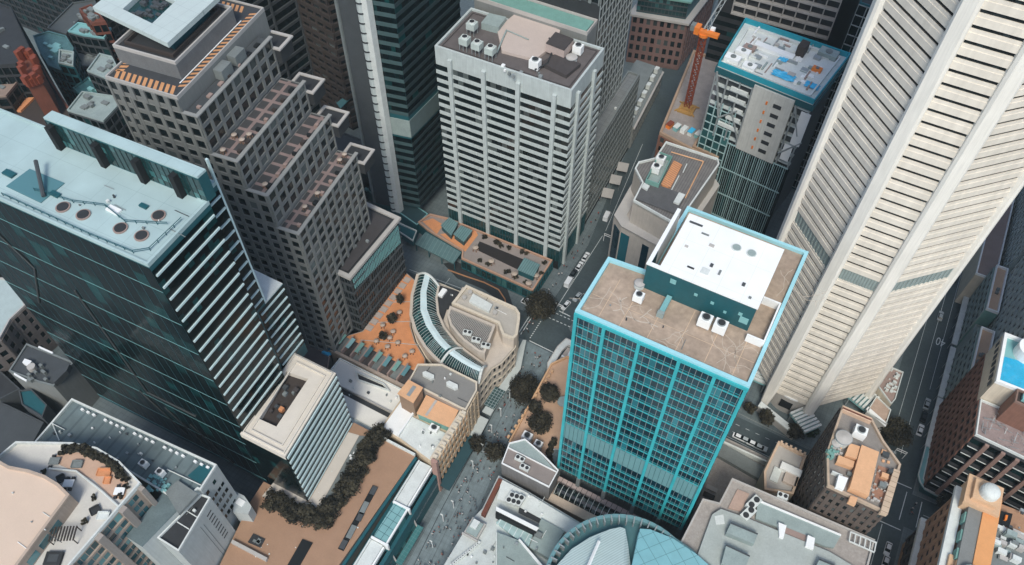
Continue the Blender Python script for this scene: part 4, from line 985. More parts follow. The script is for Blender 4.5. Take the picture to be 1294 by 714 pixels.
# ---------------------------------------------------------------- orange garden terrace
def garden_terrace():
    P = [(-121.5, 143), (-120.6, 114), (-125.5, 108.2), (-125.2, 101.8), (-91, 102), (-90.6, 108), (-95.4, 115), (-102, 119), (-107.2, 124), (-111.6, 131.5), (-114.9, 141)]
    B = Bld('terrace_building', 'low building with an orange paved cafe terrace and glazed pergola bays', 'building', P)
    B.part('wall', MB().prism(P, .1, 13.4), mat('tan_terrace_wall', (.36, .29, .235), var=.2))
    B.part('terrace', MB().prism(inset(P, .4), 13.4, 13.55), m_orange)
    mb = MB()
    for a, b in (((-120.5, 118), (-107, 126)), ((-119, 110.5), (-99, 119)), ((-120.5, 128), (-112, 133))):
        d = (Vector(b)-Vector(a)).normalized(); n = Vector((-d.y, d.x))*.14; mb.face([(*(Vector(a)-n), 13.58), (*(Vector(b)-n), 13.58), (*(Vector(b)+n), 13.58), (*(Vector(a)+n), 13.58)])
    B.part('paving_line', mb, m_stonelight)
    mb = MB()
    for k in range(9): y = 115+k*3; mb.box(W0, -120.3, -117.9, y, y+2.2, 13.55, 13.9)
    B.part('planter_bench', mb, mat('pale_pink_stone', (.38, .32, .28)))
    F = Fr((-125.0, 102.2)); 
    for k in range(9):
        x = k*3.75; B.part('pergola_wall', MB().box(F, x, x+.5, .3, 7.2, 13.5, 16), m_pink)
        if k < 8:
            B.part('bay_floor', MB().box(F, x+.55, x+3.7, .4, 6.8, 13.56, 13.7), m_brownroof if k % 2 else m_midgrey)
            B.part('bay_glass', MB().box(F, x+.5, x+1.9, 2.4, 6.6, 15.8, 15.95), g_blue if k % 2 else m_copper)
    B.part('front_wall', MB().box(F, -.2, 34, -.6, .3, 3, 14.6), mat('tan_terrace_wall', (.36, .29, .235)))
    for u0, u1 in ((2, 14), (17, 31)): B.part('front_opening', MB().box(F, u0, u1, -.75, -.55, 8, 11.5), m_black)
    B.done()
garden_terrace()
# ---------------------------------------------------------------- sandstone street building with orange roofs
def sandstone():
    P = [(-93, 100.6), (-93, 85), (-78.5, 83.5), (-70.1, 82), (-70.4, 100.6), (-71.0, 108.6), (-72.6, 111.4), (-76, 111.4), (-86, 111.6), (-92.9, 107.9)]
    B = Bld('sandstone_building', 'orange sandstone street building with ornate front, orange roof huts and skylights', 'building', P)
    B.part('wall', MB().prism(P, .1, 16), m_sand)
    gp = [(-93, 107.8), (-92, 100.8), (-73, 100.6), (-70.5, 100.8), (-71.0, 108.6), (-72.6, 111.4), (-86, 111.6)]
    B.part('rear_block', MB().prism(gp, 16, 21.6), mat('warm_grey_render', (.30, .26, .23), var=.2)); B.part('grey_roof', MB().prism(inset(gp, .6), 21.6, 21.75), mat('grey_felt_roof', (.22, .215, .20), var=.12)); B.part('parapet', MB().ring(gp, .5, 21.4, 22.3), m_sandlight)
    for x0, y0 in ((-89.6, 105.6), (-81, 106.2)):
        mb = MB().prism([(x0, y0), (x0+.6, y0-.9), (x0+3.8, y0-.9), (x0+4.4, y0), (x0+3.8, y0+.9), (x0+.6, y0+.9)], 21.75, 22.9); B.part('skylight', mb, m_offwhite)
    h = B.part('roof_hut', MB().prism([(-90.6, 99.6), (-85.6, 99.4), (-85.3, 93.8), (-90.9, 94.2)], 16, 25.4), mat('brown_hut_wall', (.27, .18, .12)))
    B.part('hut_roof', MB().prism([(-90.9, 99.8), (-85.3, 99.6), (-85, 93.5), (-91.2, 93.9)], 25.4, 25.8), m_orangesoft, h)
    B.part('hut_ladder', MB().box(W0, -88.4, -87.2, 94.8, 98.6, 25.81, 26), m_metal, h)
    h = B.part('roof_hut', MB().prism([(-84.8, 100.2), (-73.4, 100.5), (-72.4, 94.4), (-84, 93.6)], 16, 19.7), m_copper)
    B.part('hut_roof', MB().prism([(-85.1, 100.3), (-73.2, 100.55), (-72.2, 94.1), (-84.3, 93.3)], 19.7, 20.1), m_orangesoft, h)
    B.part('hut_walkway', MB().box(W0, -81.6, -80.8, 94, 100.2, 20.11, 20.25), m_stonelight, h)
    B.part('white_roof', MB().prism([(-92.4, 99.9), (-92.4, 85.6), (-86.6, 85), (-86.4, 99.9)], 16, 16.25), m_white)
    B.part('white_roof', MB().prism([(-86.2, 93), (-85.8, 85), (-72.8, 83.2), (-72.6, 93.2)], 16, 16.5), m_offwhite)
    B.part('roof_step', MB().box(W0, -86.6, -86.0, 85, 95, 16, 17.6), m_white)
    B.part('street_parapet', MB().prism([(-72.3, 82.2), (-70.0, 82), (-70.3, 100.5), (-72.5, 100.5)], 16, 20.8), m_sandlight)
    B.each('finial', m_sandlight, [(-71.6, -70.1, 82.6+k*2.4, 83.6+k*2.4, 20.81, 22) for k in range(8)])
    a, b = (-70.1, 82), (-70.4, 100.6)
    B.facade(a, b, 3, 20.4, 4, 9, g_dark, m_sand, sp=.36, spd=.34, pw=.7, pd=.3, mode='grid', pm=mat('orange_sandstone', (.58, .36, .20), var=.18, streak=.06))
    B.facade((-70.4, 100.8), (-71.0, 108.6), 4, 21, 4, 3, g_dark, m_sand, sp=.4, spd=.3, pw=1.1, pd=.5, mode='grid')
    B.part('end_pier', MB().prism([(-71.4, 81.2), (-69.4, 81.2), (-69.4, 82.2), (-71.4, 82.2)], .1, 21.5), mat('pink_stone', (.36, .22, .18)))
    B.part('awning', MB().prism([(-70.0, 81.5), (-66.0, 81.3), (-66.6, 101), (-70.3, 101)], 4.4, 5), mat('dark_teal_awning', (.02, .06, .07)))
    B.part('awning', MB().prism([(-70.4, 101.2), (-66.8, 101.2), (-67.4, 109), (-71, 109)], 4.4, 4.9), mat('pale_awning_roof', (.46, .50, .48)))
    B.done(70)
sandstone()
def cream_flats():
    P = [(-121, 101.2), (-93.4, 101.2), (-93.4, 82.9), (-102.1, 82.9), (-116, 83.0), (-121, 84)]
    B = Bld('low_building', 'low building with stepped cream flat roofs between stone tower and sandstone roofs', 'building', P)
    B.part('wall', MB().prism(P, .1, 12.6), m_conc)
    m_r = mat('cream_flat_roof', (.70, .68, .62), var=.1, scale=.15)
    B.part('roof', MB().prism([(-120.6, 100.8), (-93.8, 100.8), (-93.8, 92.4), (-120.6, 92.4)], 12.6, 13.2), m_r)
    B.part('roof', MB().prism([(-115, 90.4), (-93.8, 90.4), (-93.8, 84.9), (-115, 85)], 12.6, 13.0), m_r)
    B.part('roof_gutter', MB().box(W0, -120, -93.8, 90.5, 92.3, 12.6, 12.75), m_charcoal)
    B.part('roof_rail', MB().box(W0, -119, -93.8, 92.1, 92.35, 12.6, 14), m_stonelight)
    q = [at2(x, y, 13.3) for x, y in ((452, 473), (484, 487), (488, 492), (454, 480))]
    B.part('rooflight_court', MB().prism(q, 13.21, 13.35), m_charcoal); B.part('court_rail', MB().ring(inset(q, -.5), .3, 13.2, 14.2), m_offwhite)
    B.part('coping', MB().ring(P, .4, 12.6, 13.7), m_offwhite)
    B.done()
    P = [(-146, 101), (-125.4, 101.2), (-122.6, 96), (-121.3, 90), (-121.3, 84), (-146, 84)]
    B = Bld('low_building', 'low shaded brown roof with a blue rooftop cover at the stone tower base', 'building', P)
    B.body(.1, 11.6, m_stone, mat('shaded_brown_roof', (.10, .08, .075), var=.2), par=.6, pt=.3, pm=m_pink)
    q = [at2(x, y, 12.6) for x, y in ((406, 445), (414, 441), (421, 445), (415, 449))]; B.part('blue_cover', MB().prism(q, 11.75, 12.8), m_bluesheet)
cream_flats()
# ---------------------------------------------------------------- retail deck, planted court, bay-window strip
def retail_deck():
    P = [(-113.4, 46.2), (-108.9, 27.4), (-106, 10), (-79.8, 10), (-78.1, 82.4), (-93, 82.6), (-101.6, 82.6), (-98.2, 53.6), (-114, 53.0)]
    B = Bld('retail_building', 'broad retail building with a flat tan gravel roof and slot skylights', 'building', P)
    m_tan = mat('tan_gravel_roof', (.33, .20, .125), var=.14, scale=.25, fine=2.2)
    B.part('wall', MB().prism(P, .1, 15.6), m_stone); B.part('roof', MB().prism(P, 15.6, 15.9), m_tan)
    def patch(name, pts, z0, z1, m, par=None): return B.part(name, MB().prism([at2(x, y, z1) for x, y in pts], z0, z1), m, par)
    patch('terrace_paving', ((440, 546), (454, 550), (397, 653), (331, 627), (347, 608), (390, 634)), 15.92, 16.0, mat('cream_terrace_paving', (.55, .50, .43), var=.1))
    B.part('service_strip', MB().prism([at2(x, y, 16.1) for x, y in ((454, 550.5), (470, 551), (410, 661), (397, 653.5))], 15.92, 16.1), mat('grey_service_roof', (.16, .18, .175), var=.2))
    s = patch('slot_skylight', ((471, 613), (477, 617), (434, 696), (427, 693)), 15.92, 16.3, m_black)
    for k, (x, y) in enumerate(((472, 620), (460, 642), (455, 653), (444, 672), (434, 688))):
        w = 2.0 if k % 2 else 1.3; q = at2(x, y, 16.4); B.part('skylight_machinery', MB().prism(rect(Fr(q, R(8)), -.8, .8, -w, w), 16.31, 16.6), m_midgrey if k % 2 else m_darkgrey, s)
    s = patch('slot_skylight', ((382, 681), (395, 686), (378, 716), (362, 716)), 15.92, 16.25, m_black)
    h = patch('sunken_light_well', ((320, 674), (335, 681), (329, 692), (313, 685)), 15.92, 16.2, m_charcoal)
    for k in range(5): q = at2(324+random.uniform(-5, 5), 684+random.uniform(-3, 3), 16.3); B.part('well_machinery', MB().box(W0, q[0]-.5, q[0]+.5, q[1]-.4, q[1]+.4, 16.21, 16.5), m_midgrey, h)
    B.part('upstand_wall', MB().prism([at2(x, y, 17) for x, y in ((294, 682), (338, 705), (336, 709), (292, 686))], 15.9, 17.2), m_stonelight)
    B.part('parapet', MB().box(W0, -93, -78.2, 82.0, 82.6, 15.9, 17), m_offwhite)
    B.part('edge_gutter', MB().prism([(-78.6, 10), (-77.9, 10), (-77.2, 82), (-78.1, 82)], 15.0, 15.95), m_tealdark)
    mb = MB()
    for k in range(60):
        q = (random.uniform(-104, -80), random.uniform(14, 80))
        if abs(q[0]+88) < 7 and 50 < q[1] < 82: continue
        s = random.uniform(.08, .2); mb.box(W0, q[0]-s, q[0]+s, q[1]-s, q[1]+s, 15.91, 15.91+s)
    B.part('roof_speck', mb, m_offwhite, kind='stuff')
    # white cafe furniture on the service strip
    for cx, cy in ((458, 566), (447, 577), (452, 582), (455, 588), (424, 632), (419, 640)):
        q = at2(cx, cy, 16.5)
        for k in range(5): a, b = q[0]+random.uniform(-1.2, 1.2), q[1]+random.uniform(-1.2, 1.2); B.part('white_duct', MB().box(W0, a-.3, a+.3, b-.3, b+.3, 16.1, 16.8), m_white)
    B.part('strip_rail', MB().tube(at(465, 553, 17), at(452, 592, 17), .15).tube(at(432, 610, 17), at(420, 640, 17), .15).tube(at(415, 648, 17), at(404, 663, 17), .15), m_white)
    B.done()
retail_deck()
def bay_strip():
    F = Fr((-77.0, 82.2), e1=Vector((.031, -.9995, 0)).normalized())     # runs south along the mall; e2 points to +x
    def T(u, v, z): return F.p(u, v, z)
    P = [tuple(F.p(u, v, 0).to_2d()) for u, v in ((0, 0), (70, 0), (70, 7.0), (0, 7.0))]
    B = Bld('shop_building', 'narrow white ribbed shop front with bowed glass bays beside the mall', 'building', P)
    B.part('wall', MB().prism(P, .1, 12), m_tealdark)
    segs = [(0.3, 15.0, 'w'), (15.4, 27.5, 'g'), (28, 44, 'w'), (44.4, 56, 'g'), (56.4, 70, 'w')]
    for u0, u1, k in segs:
        if k == 'w':
            B.part('white_roof', MB().box(F, u0, u1, .8, 4.6, 12, 14.8).box(F, u0, u1, .2, .7, 12, 15.2), m_offwhite)
            for i in range(4): B.part('white_band', MB().box(F, u0+.2, u1-.2, 4.7+i*.55, 5.2+i*.6, 12.8-i*2.4, 14.4-i*2.4), m_white)
            for i in range(3):
                mb = MB(); n = 10
                for j in range(n): mb.face([F.p(u0+(u1-u0)*j/n, 5.2+i*.55, 10.6-i*2.4), F.p(u0+(u1-u0)*(j+1)/n, 5.2+i*.55, 10.6-i*2.4), F.p(u0+(u1-u0)*(j+1)/n, 5.15+i*.55, 12.8-i*2.4), F.p(u0+(u1-u0)*j/n, 5.15+i*.55, 12.8-i*2.4)])
                B.part('window_band', mb, g_dark)
        else:
            B.part('glass_roof', MB().box(F, u0+.3, u1-.3, .8, 5.2, 12.2, 15.1), pattern('aqua_roof_glass', (.20, .38, .38), (.05, .12, .125), sx=2.2, sy=2.2, line=.07, ang=-1.8, var=.15, rough=.25))
            B.part('bay_frame', MB().box(F, u0-.3, u0+.3, .4, 6.2, 12, 15.6).box(F, u1-.3, u1+.3, .4, 6.2, 12, 15.6).box(F, u0, u1, 5.2, 5.7, 14.6, 15.5), m_white)
            mb = MB()
            for i in range(4):
                for j in range(6):
                    q0, q1 = 5.6+i*.45, 5.6+(i+1)*.45; z0, z1 = 14.6-i*3, 14.6-(i+1)*3
                    ua, ub = u0+.3+(u1-u0-.6)*j/6, u0+.3+(u1-u0-.6)*(j+1)/6; mb.face([F.p(ua, q1, z1), F.p(ub, q1, z1), F.p(ub, q0, z0), F.p(ua, q0, z0)])
            B.part('bay_glazing', mb, g_green)
            for uu in (u0, u1):
                mb = MB()
                for i in range(4): mb.tube(F.p(uu, 5.7+i*.45, 15-i*3), F.p(uu, 5.7+(i+1)*.45, 15-(i+1)*3), .3, 5)
                B.part('bay_rib', mb, m_stonelight)
    B.part('shop_awning', MB().box(F, 15, 28, 7.5, 9.6, 3.6, 4).box(F, 44, 57, 7.5, 9.6, 3.6, 4), pattern('teal_glass_awning', (.04, .16, .16), (.10, .22, .22), sx=2.0, sy=1.2, line=.06, ang=-1.8))
    B.part('gutter', MB().box(F, 0, 70, -.8, .15, 12, 13), m_tealdark)
    B.done()
bay_strip()
# ---------------------------------------------------------------- grey corner block and white gable beside it
def grey_block():
    P = [(-164.9, 40.3), (-163, 20), (-161, 20.5), (-146.8, 31.5), (-122.4, 31.5), (-115.3, 31.5), (-114.6, 36.6), (-113.7, 36.8), (-114.8, 44.5)]
    B = Bld('office_block', 'plain office block with a patched blue-grey roof and white edge wall', 'office block', P)
    m_w = mat('pale_grey_render', (.42, .455, .445), var=.12, streak=.05)
    B.part('wall', MB().prism(P, .1, 42.8), m_w)
    B.part('rear_wall', MB().prism([(-122.4, 31.4), (-122.4, 18), (-116.8, 18), (-115.4, 31.4)], .1, 42.7), m_w); B.part('rear_roof', MB().prism([(-122.4, 31.4), (-122.4, 18), (-116.8, 18), (-115.4, 31.4)], 42.71, 42.9), m_slate)
    B.part('roof', MB().prism(inset(P, .5), 42.8, 43.0), pattern('patched_blue_grey_roof', (.12, .16, .165), (.085, .115, .12), 'stripe', sx=3.4, line=.2, ang=3, var=.42, noise=.22))
    B.part('parapet', MB().ring(P, .5, 42.6, 43.7), m_offwhite)
    for k in range(22):
        x = -160+k*2.05; y = 39.9+(x+164.9)*.0838
        if k % 5 == 3: continue
        B.part('parapet_block', MB().box(W0, x, x+.9, y-1.5, y-.9, 43.02, 43.7), m_white)
    a, b = (-113.6, 36.4), (-114.8, 44.5)
    for i, (z0, z1, n) in enumerate(((38.6, 40.2, 2), (33.8, 35.2, 4), (29.6, 31.2, 4), (25.4, 27, 4), (21, 22.8, 4))):
        F = Fr(a, e1=Vector((b[0]-a[0], b[1]-a[1], 0)).normalized()); F.e2 = Vector((F.e1.y, -F.e1.x, 0))
        for j in range(n):
            u = 1.0+j*6.4/n; B.part('window', MB().box(F, u, u+1.1, .0, .06, z0, z1), g_black)
    B.part('dark_roof_patch', MB().prism([at2(x, y, 43.3) for x, y in ((237, 601), (254, 586), (270, 592), (252, 612))], 43.02, 43.25), m_tealdark)
    B.part('raised_roof', MB().prism([at2(x, y, 44) for x, y in ((209, 622), (225, 607), (250, 624), (226, 650))], 43.02, 44.2), m_midgrey)
    mb = MB()
    for k in range(46):
        q = at2(random.uniform(186, 214), random.uniform(600, 622), 43.5); s = random.uniform(.15, .5); B.part('pipework', MB().box(W0, q[0]-s, q[0]+s, q[1]-s, q[1]+s, 43.02, 43.1+random.random()), m_tealgrey)
    mb = MB()
    for a2, b2 in (((211, 593), (254, 613)), ((82, 543), (66, 535)), ((66, 535), (75, 557)), ((40, 577), (52, 585))): mb.tube(at(*a2, 43.6), at(*b2, 43.6), .14)
    B.part('pipe', mb, m_offwhite)
    # recess and annex beyond the gable
    B.part('stair_annex', MB().prism([(-116.6, 45.2), (-113.2, 45.4), (-109.2, 43.9), (-108.6, 41.6), (-112.8, 40)], .1, 22), m_w)
    B.part('annex_hatch', MB().box(W0, -114, -111.6, 42.4, 44.2, 22, 22.3), m_white)
    B.done()
    Q = [(-111.5, 37.0), (-114.5, 36.5), (-116.3, 21.8), (-108.9, 21.8)]
    B = Bld('office_block', 'blank pale gable wall with a row of small vents under a charcoal roof', 'office block', Q)
    B.part('wall', MB().prism(Q, .1, 40), m_w); B.part('roof', MB().prism(inset(Q, .4), 40, 40.15), m_charcoal); B.part('parapet', MB().ring(Q, .4, 39.8, 40.9), m_offwhite)
    for y in (31, 27.5): B.part('roof_strip', MB().box(W0, -115, -110.8, y, y+.25, 40.16, 40.3), m_offwhite)
    a, b = Vector((-108.9, 21.8)), Vector((-111.5, 37.0)); F = Fr(a, e1=Vector((*(b-a).normalized(), 0))); F.e2 = Vector((F.e1.y, -F.e1.x, 0))
    for k in range(9): B.part('vent', MB().box(F, 11.4, 13.4, -.02, .06, 36.4-k*2.05, 36.9-k*2.05), m_charcoal)
    mb = MB().box(F, 9.3, 9.45, -.02, .05, 12, 36).box(F, 8.2, 8.35, -.02, .05, 14, 37); B.part('drainpipe', mb, m_midgrey); B.done()
grey_block()
# ---------------------------------------------------------------- cream apartment block with roof terraces
def apartment():
    P = [(-160, 22), (-146.6, 29), (-140, 31), (-132, 31), (-123, 29.2), (-122.9, 8), (-122.6, -16), (-165, -16)]
    B = Bld('apartment_building', 'cream apartment block with a curved pale roof above furnished private terraces', 'building', P)
    m_w = mat('tan_apartment_wall', (.36, .29, .235), var=.16, streak=.06); m_rib = mat('grey_tan_pier', (.30, .265, .235), var=.16, streak=.05)
    B.part('wall', MB().prism(P, .1, 52.4), m_w)
    B.part('terrace', MB().prism(inset(P, .4), 52.4, 52.6), mat('pale_terrace_tile', (.56, .54, .49), var=.1))
    B.part('parapet', MB().ring(P, .45, 52.3, 53.7), m_offwhite)
    B.part('warm_terrace', MB().prism([at2(x, y, 52.7) for x, y in ((66, 583), (76, 570), (100, 572), (130, 585), (162, 607), (158, 632), (140, 628), (118, 606), (90, 594))], 52.61, 52.7), mat('peach_tile', (.52, .35, .25), var=.12))
    B.part('terrace_divider', MB().tube(at(62, 592, 53.3), at(96, 595, 53.3), .25).tube(at(96, 595, 53.3), at(128, 620, 53.3), .25).tube(at(128, 620, 53.3), at(150, 640, 53.3), .25), m_offwhite)
    U = [(-164, 15.4)]+[at2(x, y, 58) for x, y in ((12, 589), (36, 593.5), (57, 600.7), (74, 611), (88.2, 625), (24, 712))]+[(-127, -16), (-165, -16)]
    B.part('upper_wall', MB().prism(U, 52.6, 57.4), m_w)
    B.part('upper_roof', MB().prism(inset(U, .7), 57.4, 57.6), mat('peach_cream_roof', (.62, .48, .37), var=.07, scale=.15)); B.part('upper_parapet', MB().ring(U, .7, 57.2, 58.2), mat('tan_coping', (.42, .33, .26)))
    a, b = Vector(U[6]), Vector(U[5]); F = Fr(a, e1=Vector((*(b-a).normalized(), 0))); F.e2 = Vector((F.e1.y, -F.e1.x, 0))
    for u in (1, 5.2, 9): B.part('window', MB().box(F, u, u+3.2, 0, .08, 53.2, 55.8), g_aqua)
    # street front: broad piers, wide window bays and a narrow window column by the corner
    F = Fr((-122.9, -16), e1=Vector((-.002, 1, 0)).normalized()); F.e2 = Vector((1, 0, 0)); L = 45
    for u, w in ((4, 1.4), (12, 1.4), (20.4, 1.6), (29, 1.8), (37, 1.8), (43.6, 1.2)):
        B.part('pier', MB().box(F, u, u+w, .02, 1.5, 4, 52.9), m_rib)
    n = 13
    for i in range(n):
        z = 4+i*3.7
        B.part('floor_band', MB().box(F, 0, 37, .021, .5, z, z+.9), m_w)
        for u0, u1 in ((5.5, 11.9), (13.5, 20.3), (22.1, 28.9), (31, 36.9)):
            for j in range(4 if u1-u0 > 6 else 3):
                k = 4 if u1-u0 > 6 else 3; ua = u0+(u1-u0)*j/k; B.win.append(([F.p(ua+.1, .06, z+1), F.p(ua+(u1-u0)/k-.1, .06, z+1), F.p(ua+(u1-u0)/k-.1, .06, z+3.5), F.p(ua+.1, .06, z+3.5)], g_aqua))
        for j in range(2):
            ua = 39.8+j*1.5; B.win.append(([F.p(ua, .06, z+1), F.p(ua+1.3, .06, z+1), F.p(ua+1.3, .06, z+3.2), F.p(ua, .06, z+3.2)], g_aqua))
    B.done(100)
apartment()
# ---------------------------------------------------------------- roof garden and low roofs east of the mall
def roof_garden():
    P = [(-58.0, 136), (-54.5, 141.5), (-39.5, 143), (-39, 104.2), (-38.8, 98.9), (-50.6, 103.2), (-55, 99.4), (-56.6, 104)]
    B = Bld('garden_building', 'low building with a peach paved roof garden under the turquoise tower', 'building', P)
    B.part('wall', MB().prism(P, .1, 8.6), m_brick); B.part('roof_terrace', MB().prism(inset(P, .5), 8.6, 8.75), mat('peach_paving', (.50, .33, .22), var=.15))
    B.part('parapet', MB().ring(P, .6, 8.6, 9.6), mat('orange_sandstone', (.58, .36, .20)))
    c = at2(703, 580, 8.9); B.part('round_planter', MB().cyl(c, 3.4, 3.4, 8.76, 9.4, 24), m_stonelight); B.part('planter_bed', MB().cyl(c, 3.0, 3.0, 9.4, 9.5, 24), m_pave)
    c = at2(711, 511, 8.9); B.part('round_canopy', MB().cyl(c, 1.9, 1.9, 10.6, 11, 20), m_greygreen)
    B.each('finial', mat('orange_sandstone', (.58, .36, .20)), [(-57.6+k*.1, -56.9+k*.1, 104+k*2.2, 105+k*2.2, 9.61, 10.4) for k in range(14)])
    B.done()
    P = [(-56.6, 143.5), (-57.5, 139), (-58.2, 135.6), (-54.6, 141.3), (-44, 143), (-44, 149.6), (-55, 150.4)]
    q = [(-59.0, 150.6), (-60.2, 146), (-60.2, 138), (-58.8, 135), (-57.0, 136.6), (-57.8, 139), (-57.8, 145), (-57, 148), (-50, 148.4), (-50, 150.4)]
    C = Bld('entrance_canopy', 'white curved entrance canopy at the street corner below turquoise tower', 'canopy', q)
    C.part('canopy_roof', MB().prism(q, 4.6, 5.2), m_offwhite); C.part('canopy_rim', MB().ring(q, .2, 5.2, 5.5), m_stonelight)
    C.part('canopy_strut', MB().box(W0, -57, -52, 142.6, 143.2, 5.3, 5.8).box(W0, -55.3, -54.5, 139.6, 146.8, 5.3, 5.8), m_white)
    C.part('canopy_floor', MB().prism([(-57.6, 138.8), (-56.5, 138), (-50.5, 143.5), (-50.2, 148.2), (-57, 147.8)], 4.2, 4.5), mat('pinkish_court', (.42, .37, .33)))
    for x, y in ((-59.4, 149.6), (-59.6, 140), (-51, 149.8)): C.part('post', MB().cyl((x, y), .25, .25, 0, 4.6, 8), m_metal)
    P = [(-54.2, 99.3), (-53.0, 92.2), (-36.6, 92.3), (-36.6, 98.6), (-43.2, 101.0), (-50.5, 102.9)]
    B = Bld('brick_building', 'small grey brick block with a brown gravel roof and white edging', 'building', P)
    B.part('wall', MB().prism(P, .1, 17.4), mat('grey_brick', (.17, .165, .16), var=.25, streak=.06))
    B.part('roof', MB().prism([(-53.8, 98.0), (-52.7, 92.5), (-37, 92.6), (-37, 97.6)], 17.4, 17.55), mat('brown_gravel_roof', (.24, .205, .185), var=.15))
    B.part('pale_roof', MB().prism([(-53.8, 98.2), (-37.2, 97.8), (-43.2, 100.6), (-50.4, 102.5), (-53.8, 99.3)], 17.4, 17.5), m_greygreen)
    B.part('parapet', MB().ring(P, .3, 17.4, 18.1), m_white)
    B.part('roof_rail', MB().box(W0, -53.8, -37, 97.65, 97.95, 17.5, 18), m_white); B.done()
    # arched glass gallery at the tower foot
    P = [(-38.6, 102.4), (-39.6, 95.2), (-24, 90.6), (4, 92), (4, 101)]
    P = [(-38.0, 101.1), (-38.0, 90.6), (-2, 90.6), (-2, 101.1)]
    B = Bld('glass_gallery', 'ribbed glass gallery roof running along the foot of the turquoise tower', 'gallery', P)
    B.part('wall', MB().prism([(-38.0, 101.1), (-38.0, 92.2), (-2, 92.2), (-2, 101.1)], .1, 8), mat('tan_gallery_wall', (.42, .33, .26), var=.15))
    B.part('paved_ledge', MB().prism([(-37.8, 101.0), (-37.8, 99.3), (-2.2, 99.3), (-2.2, 101.0)], 8, 8.2), pattern('pink_ledge_tiles', (.42, .34, .31), (.06, .06, .06), sx=1.7, sy=3, line=.1))
    mb = MB(); rb = MB(); n = 7
    for j in range(n):
        a0, a1 = math.pi*j/n, math.pi*(j+1)/n
        y0, z0, y1, z1 = 97.1-2.15*math.cos(a0), 8+1.9*math.sin(a0), 97.1-2.15*math.cos(a1), 8+1.9*math.sin(a1)
        for k in range(34): mb.face([(-36.2+k, y0, z0), (-35.2+k, y0, z0), (-35.2+k, y1, z1), (-36.2+k, y1, z1)])
        for k in range(20): rb.tube((-36+k*1.75, y0, z0+.05), (-36+k*1.75, y1, z1+.05), .09, 4)
    B.part('glass_vault', mb, g_dark); B.part('vault_rib', rb, m_offwhite)
    B.part('ledge', MB().prism([(-38.1, 92.0), (-38.1, 94.8), (-2, 94.8), (-2, 92.0)], 8, 8.4), mat('peach_ledge', (.50, .40, .31))); B.part('passage_floor', MB().prism([(-38, 90.6), (-38, 92.1), (-2, 92.1), (-2, 90.6)], .1, 3), mat('tan_passage', (.36, .28, .23))); B.done()
roof_garden()
def low_roofs():
    P = [(-52.6, 91.6), (-51.4, 78.8), (-47.6, 78.4), (-46.5, 66), (-51.6, 62), (-51.6, 40), (-20.5, 40), (-24.5, 62), (-25.9, 78), (-21.6, 86.4), (-36.2, 91.9)]
    P = [(-53.2, 90.6), (-52.3, 79), (-53.5, 74), (-53.8, 40), (-24, 40), (-26.9, 66), (-26.4, 78), (-21.6, 86.2), (-23, 89.2), (-42, 90.4)]
    B = Bld('retail_building', 'low retail block of pale stepped roofs with a black clerestory and green glass slope', 'building', P)
    m_pale = mat('pale_grey_roof', (.50, .535, .51), var=.22, scale=.2)
    B.part('wall', MB().prism(P, .1, 11.4), m_stone); B.part('roof', MB().prism(P, 11.4, 11.8), m_pale)
    def slab(name, q, z0, z1, m, par=None): return B.part(name, MB().prism([at2(x, y, z1) for x, y in q], z0, z1), m, par)
    slab('roof_step', ((634, 606), (665, 622), (745, 670), (733, 682), (655, 640), (628, 630)), 11.8, 13.2, m_offwhite)
    slab('red_parapet', ((630, 604), (635, 606), (613, 652), (608, 649)), 11.82, 13.6, m_redbrick)
    k = slab('clerestory', ((628, 641), (680, 667), (677, 674), (626, 649)), 11.82, 15.6, m_black); slab('clerestory_roof', ((627, 640), (681, 667), (678, 671), (627, 645)), 15.61, 16.0, m_white, k)
    slab('gutter_slot', ((656, 641), (682, 655), (712, 671), (710, 675), (655, 648)), 13.21, 13.3, m_charcoal)
    B.part('glass_slope', MB().prism([at2(x, y, 13) for x, y in ((627, 660), (633, 655), (673, 676), (668, 691), (655, 683))], 11.82, 13), pattern('mint_roof_glass', (.36, .50, .48), (.62, .68, .66), 'stripe', sx=1.9, line=.12, ang=0, rough=.25, var=.3))
    slab('grey_roof', ((627, 672), (656, 683), (688, 720), (626, 720)), 11.82, 14, m_greygreen)
    slab('roof_edge_rail', ((655, 682), (657, 681), (690, 719), (687, 721)), 14.01, 14.5, m_white)
    slab('grey_roof', ((684, 655), (713, 671), (694, 706), (669, 691)), 11.82, 14, m_greygreen)
    slab('roof_box', ((677, 670), (686, 674), (684, 680), (675, 676)), 14.01, 15.2, m_midgrey)
    slab('roof_line', ((627, 673), (628, 672), (628, 720), (626.5, 720)), 14.01, 14.3, m_offwhite)
    # brick parapet gap and warm passage beside
    mb = MB()
    for k in range(14): t = k/13; p = Vector((605-t*35, 686+t*28)); q = at2(p.x, p.y, 12.6); B.part('balustrade', MB().box(W0, q[0]-.35, q[0]+.35, q[1]-.5, q[1]+.5, 11.82, 12.8), m_offwhite)
    B.done()
    q = at2(600, 669, 12.5); x, y = q
    T = thing('pavilion_turret', 'small stepped grey stone turret with a pale cap on the mall parapet', 'turret', (x, y, 11.8))
    MB().box(W0, x-2.3, x+2.3, y-2.8, y+2.8, 8, 13.2).build('base', m_stonelight, T); MB().box(W0, x-1.8, x+1.8, y-2.2, y+2.2, 13.2, 14).build('upper_step', m_greygreen, T)
    MB().box(W0, x-1.3, x+.7, y-.5, y+2, 14, 15).build('cap', m_offwhite, T); MB().box(W0, x-2.6, x+2.6, y-3.1, y-2.7, 12.6, 13.6).build('balustrade', m_stonelight, T)
low_roofs()
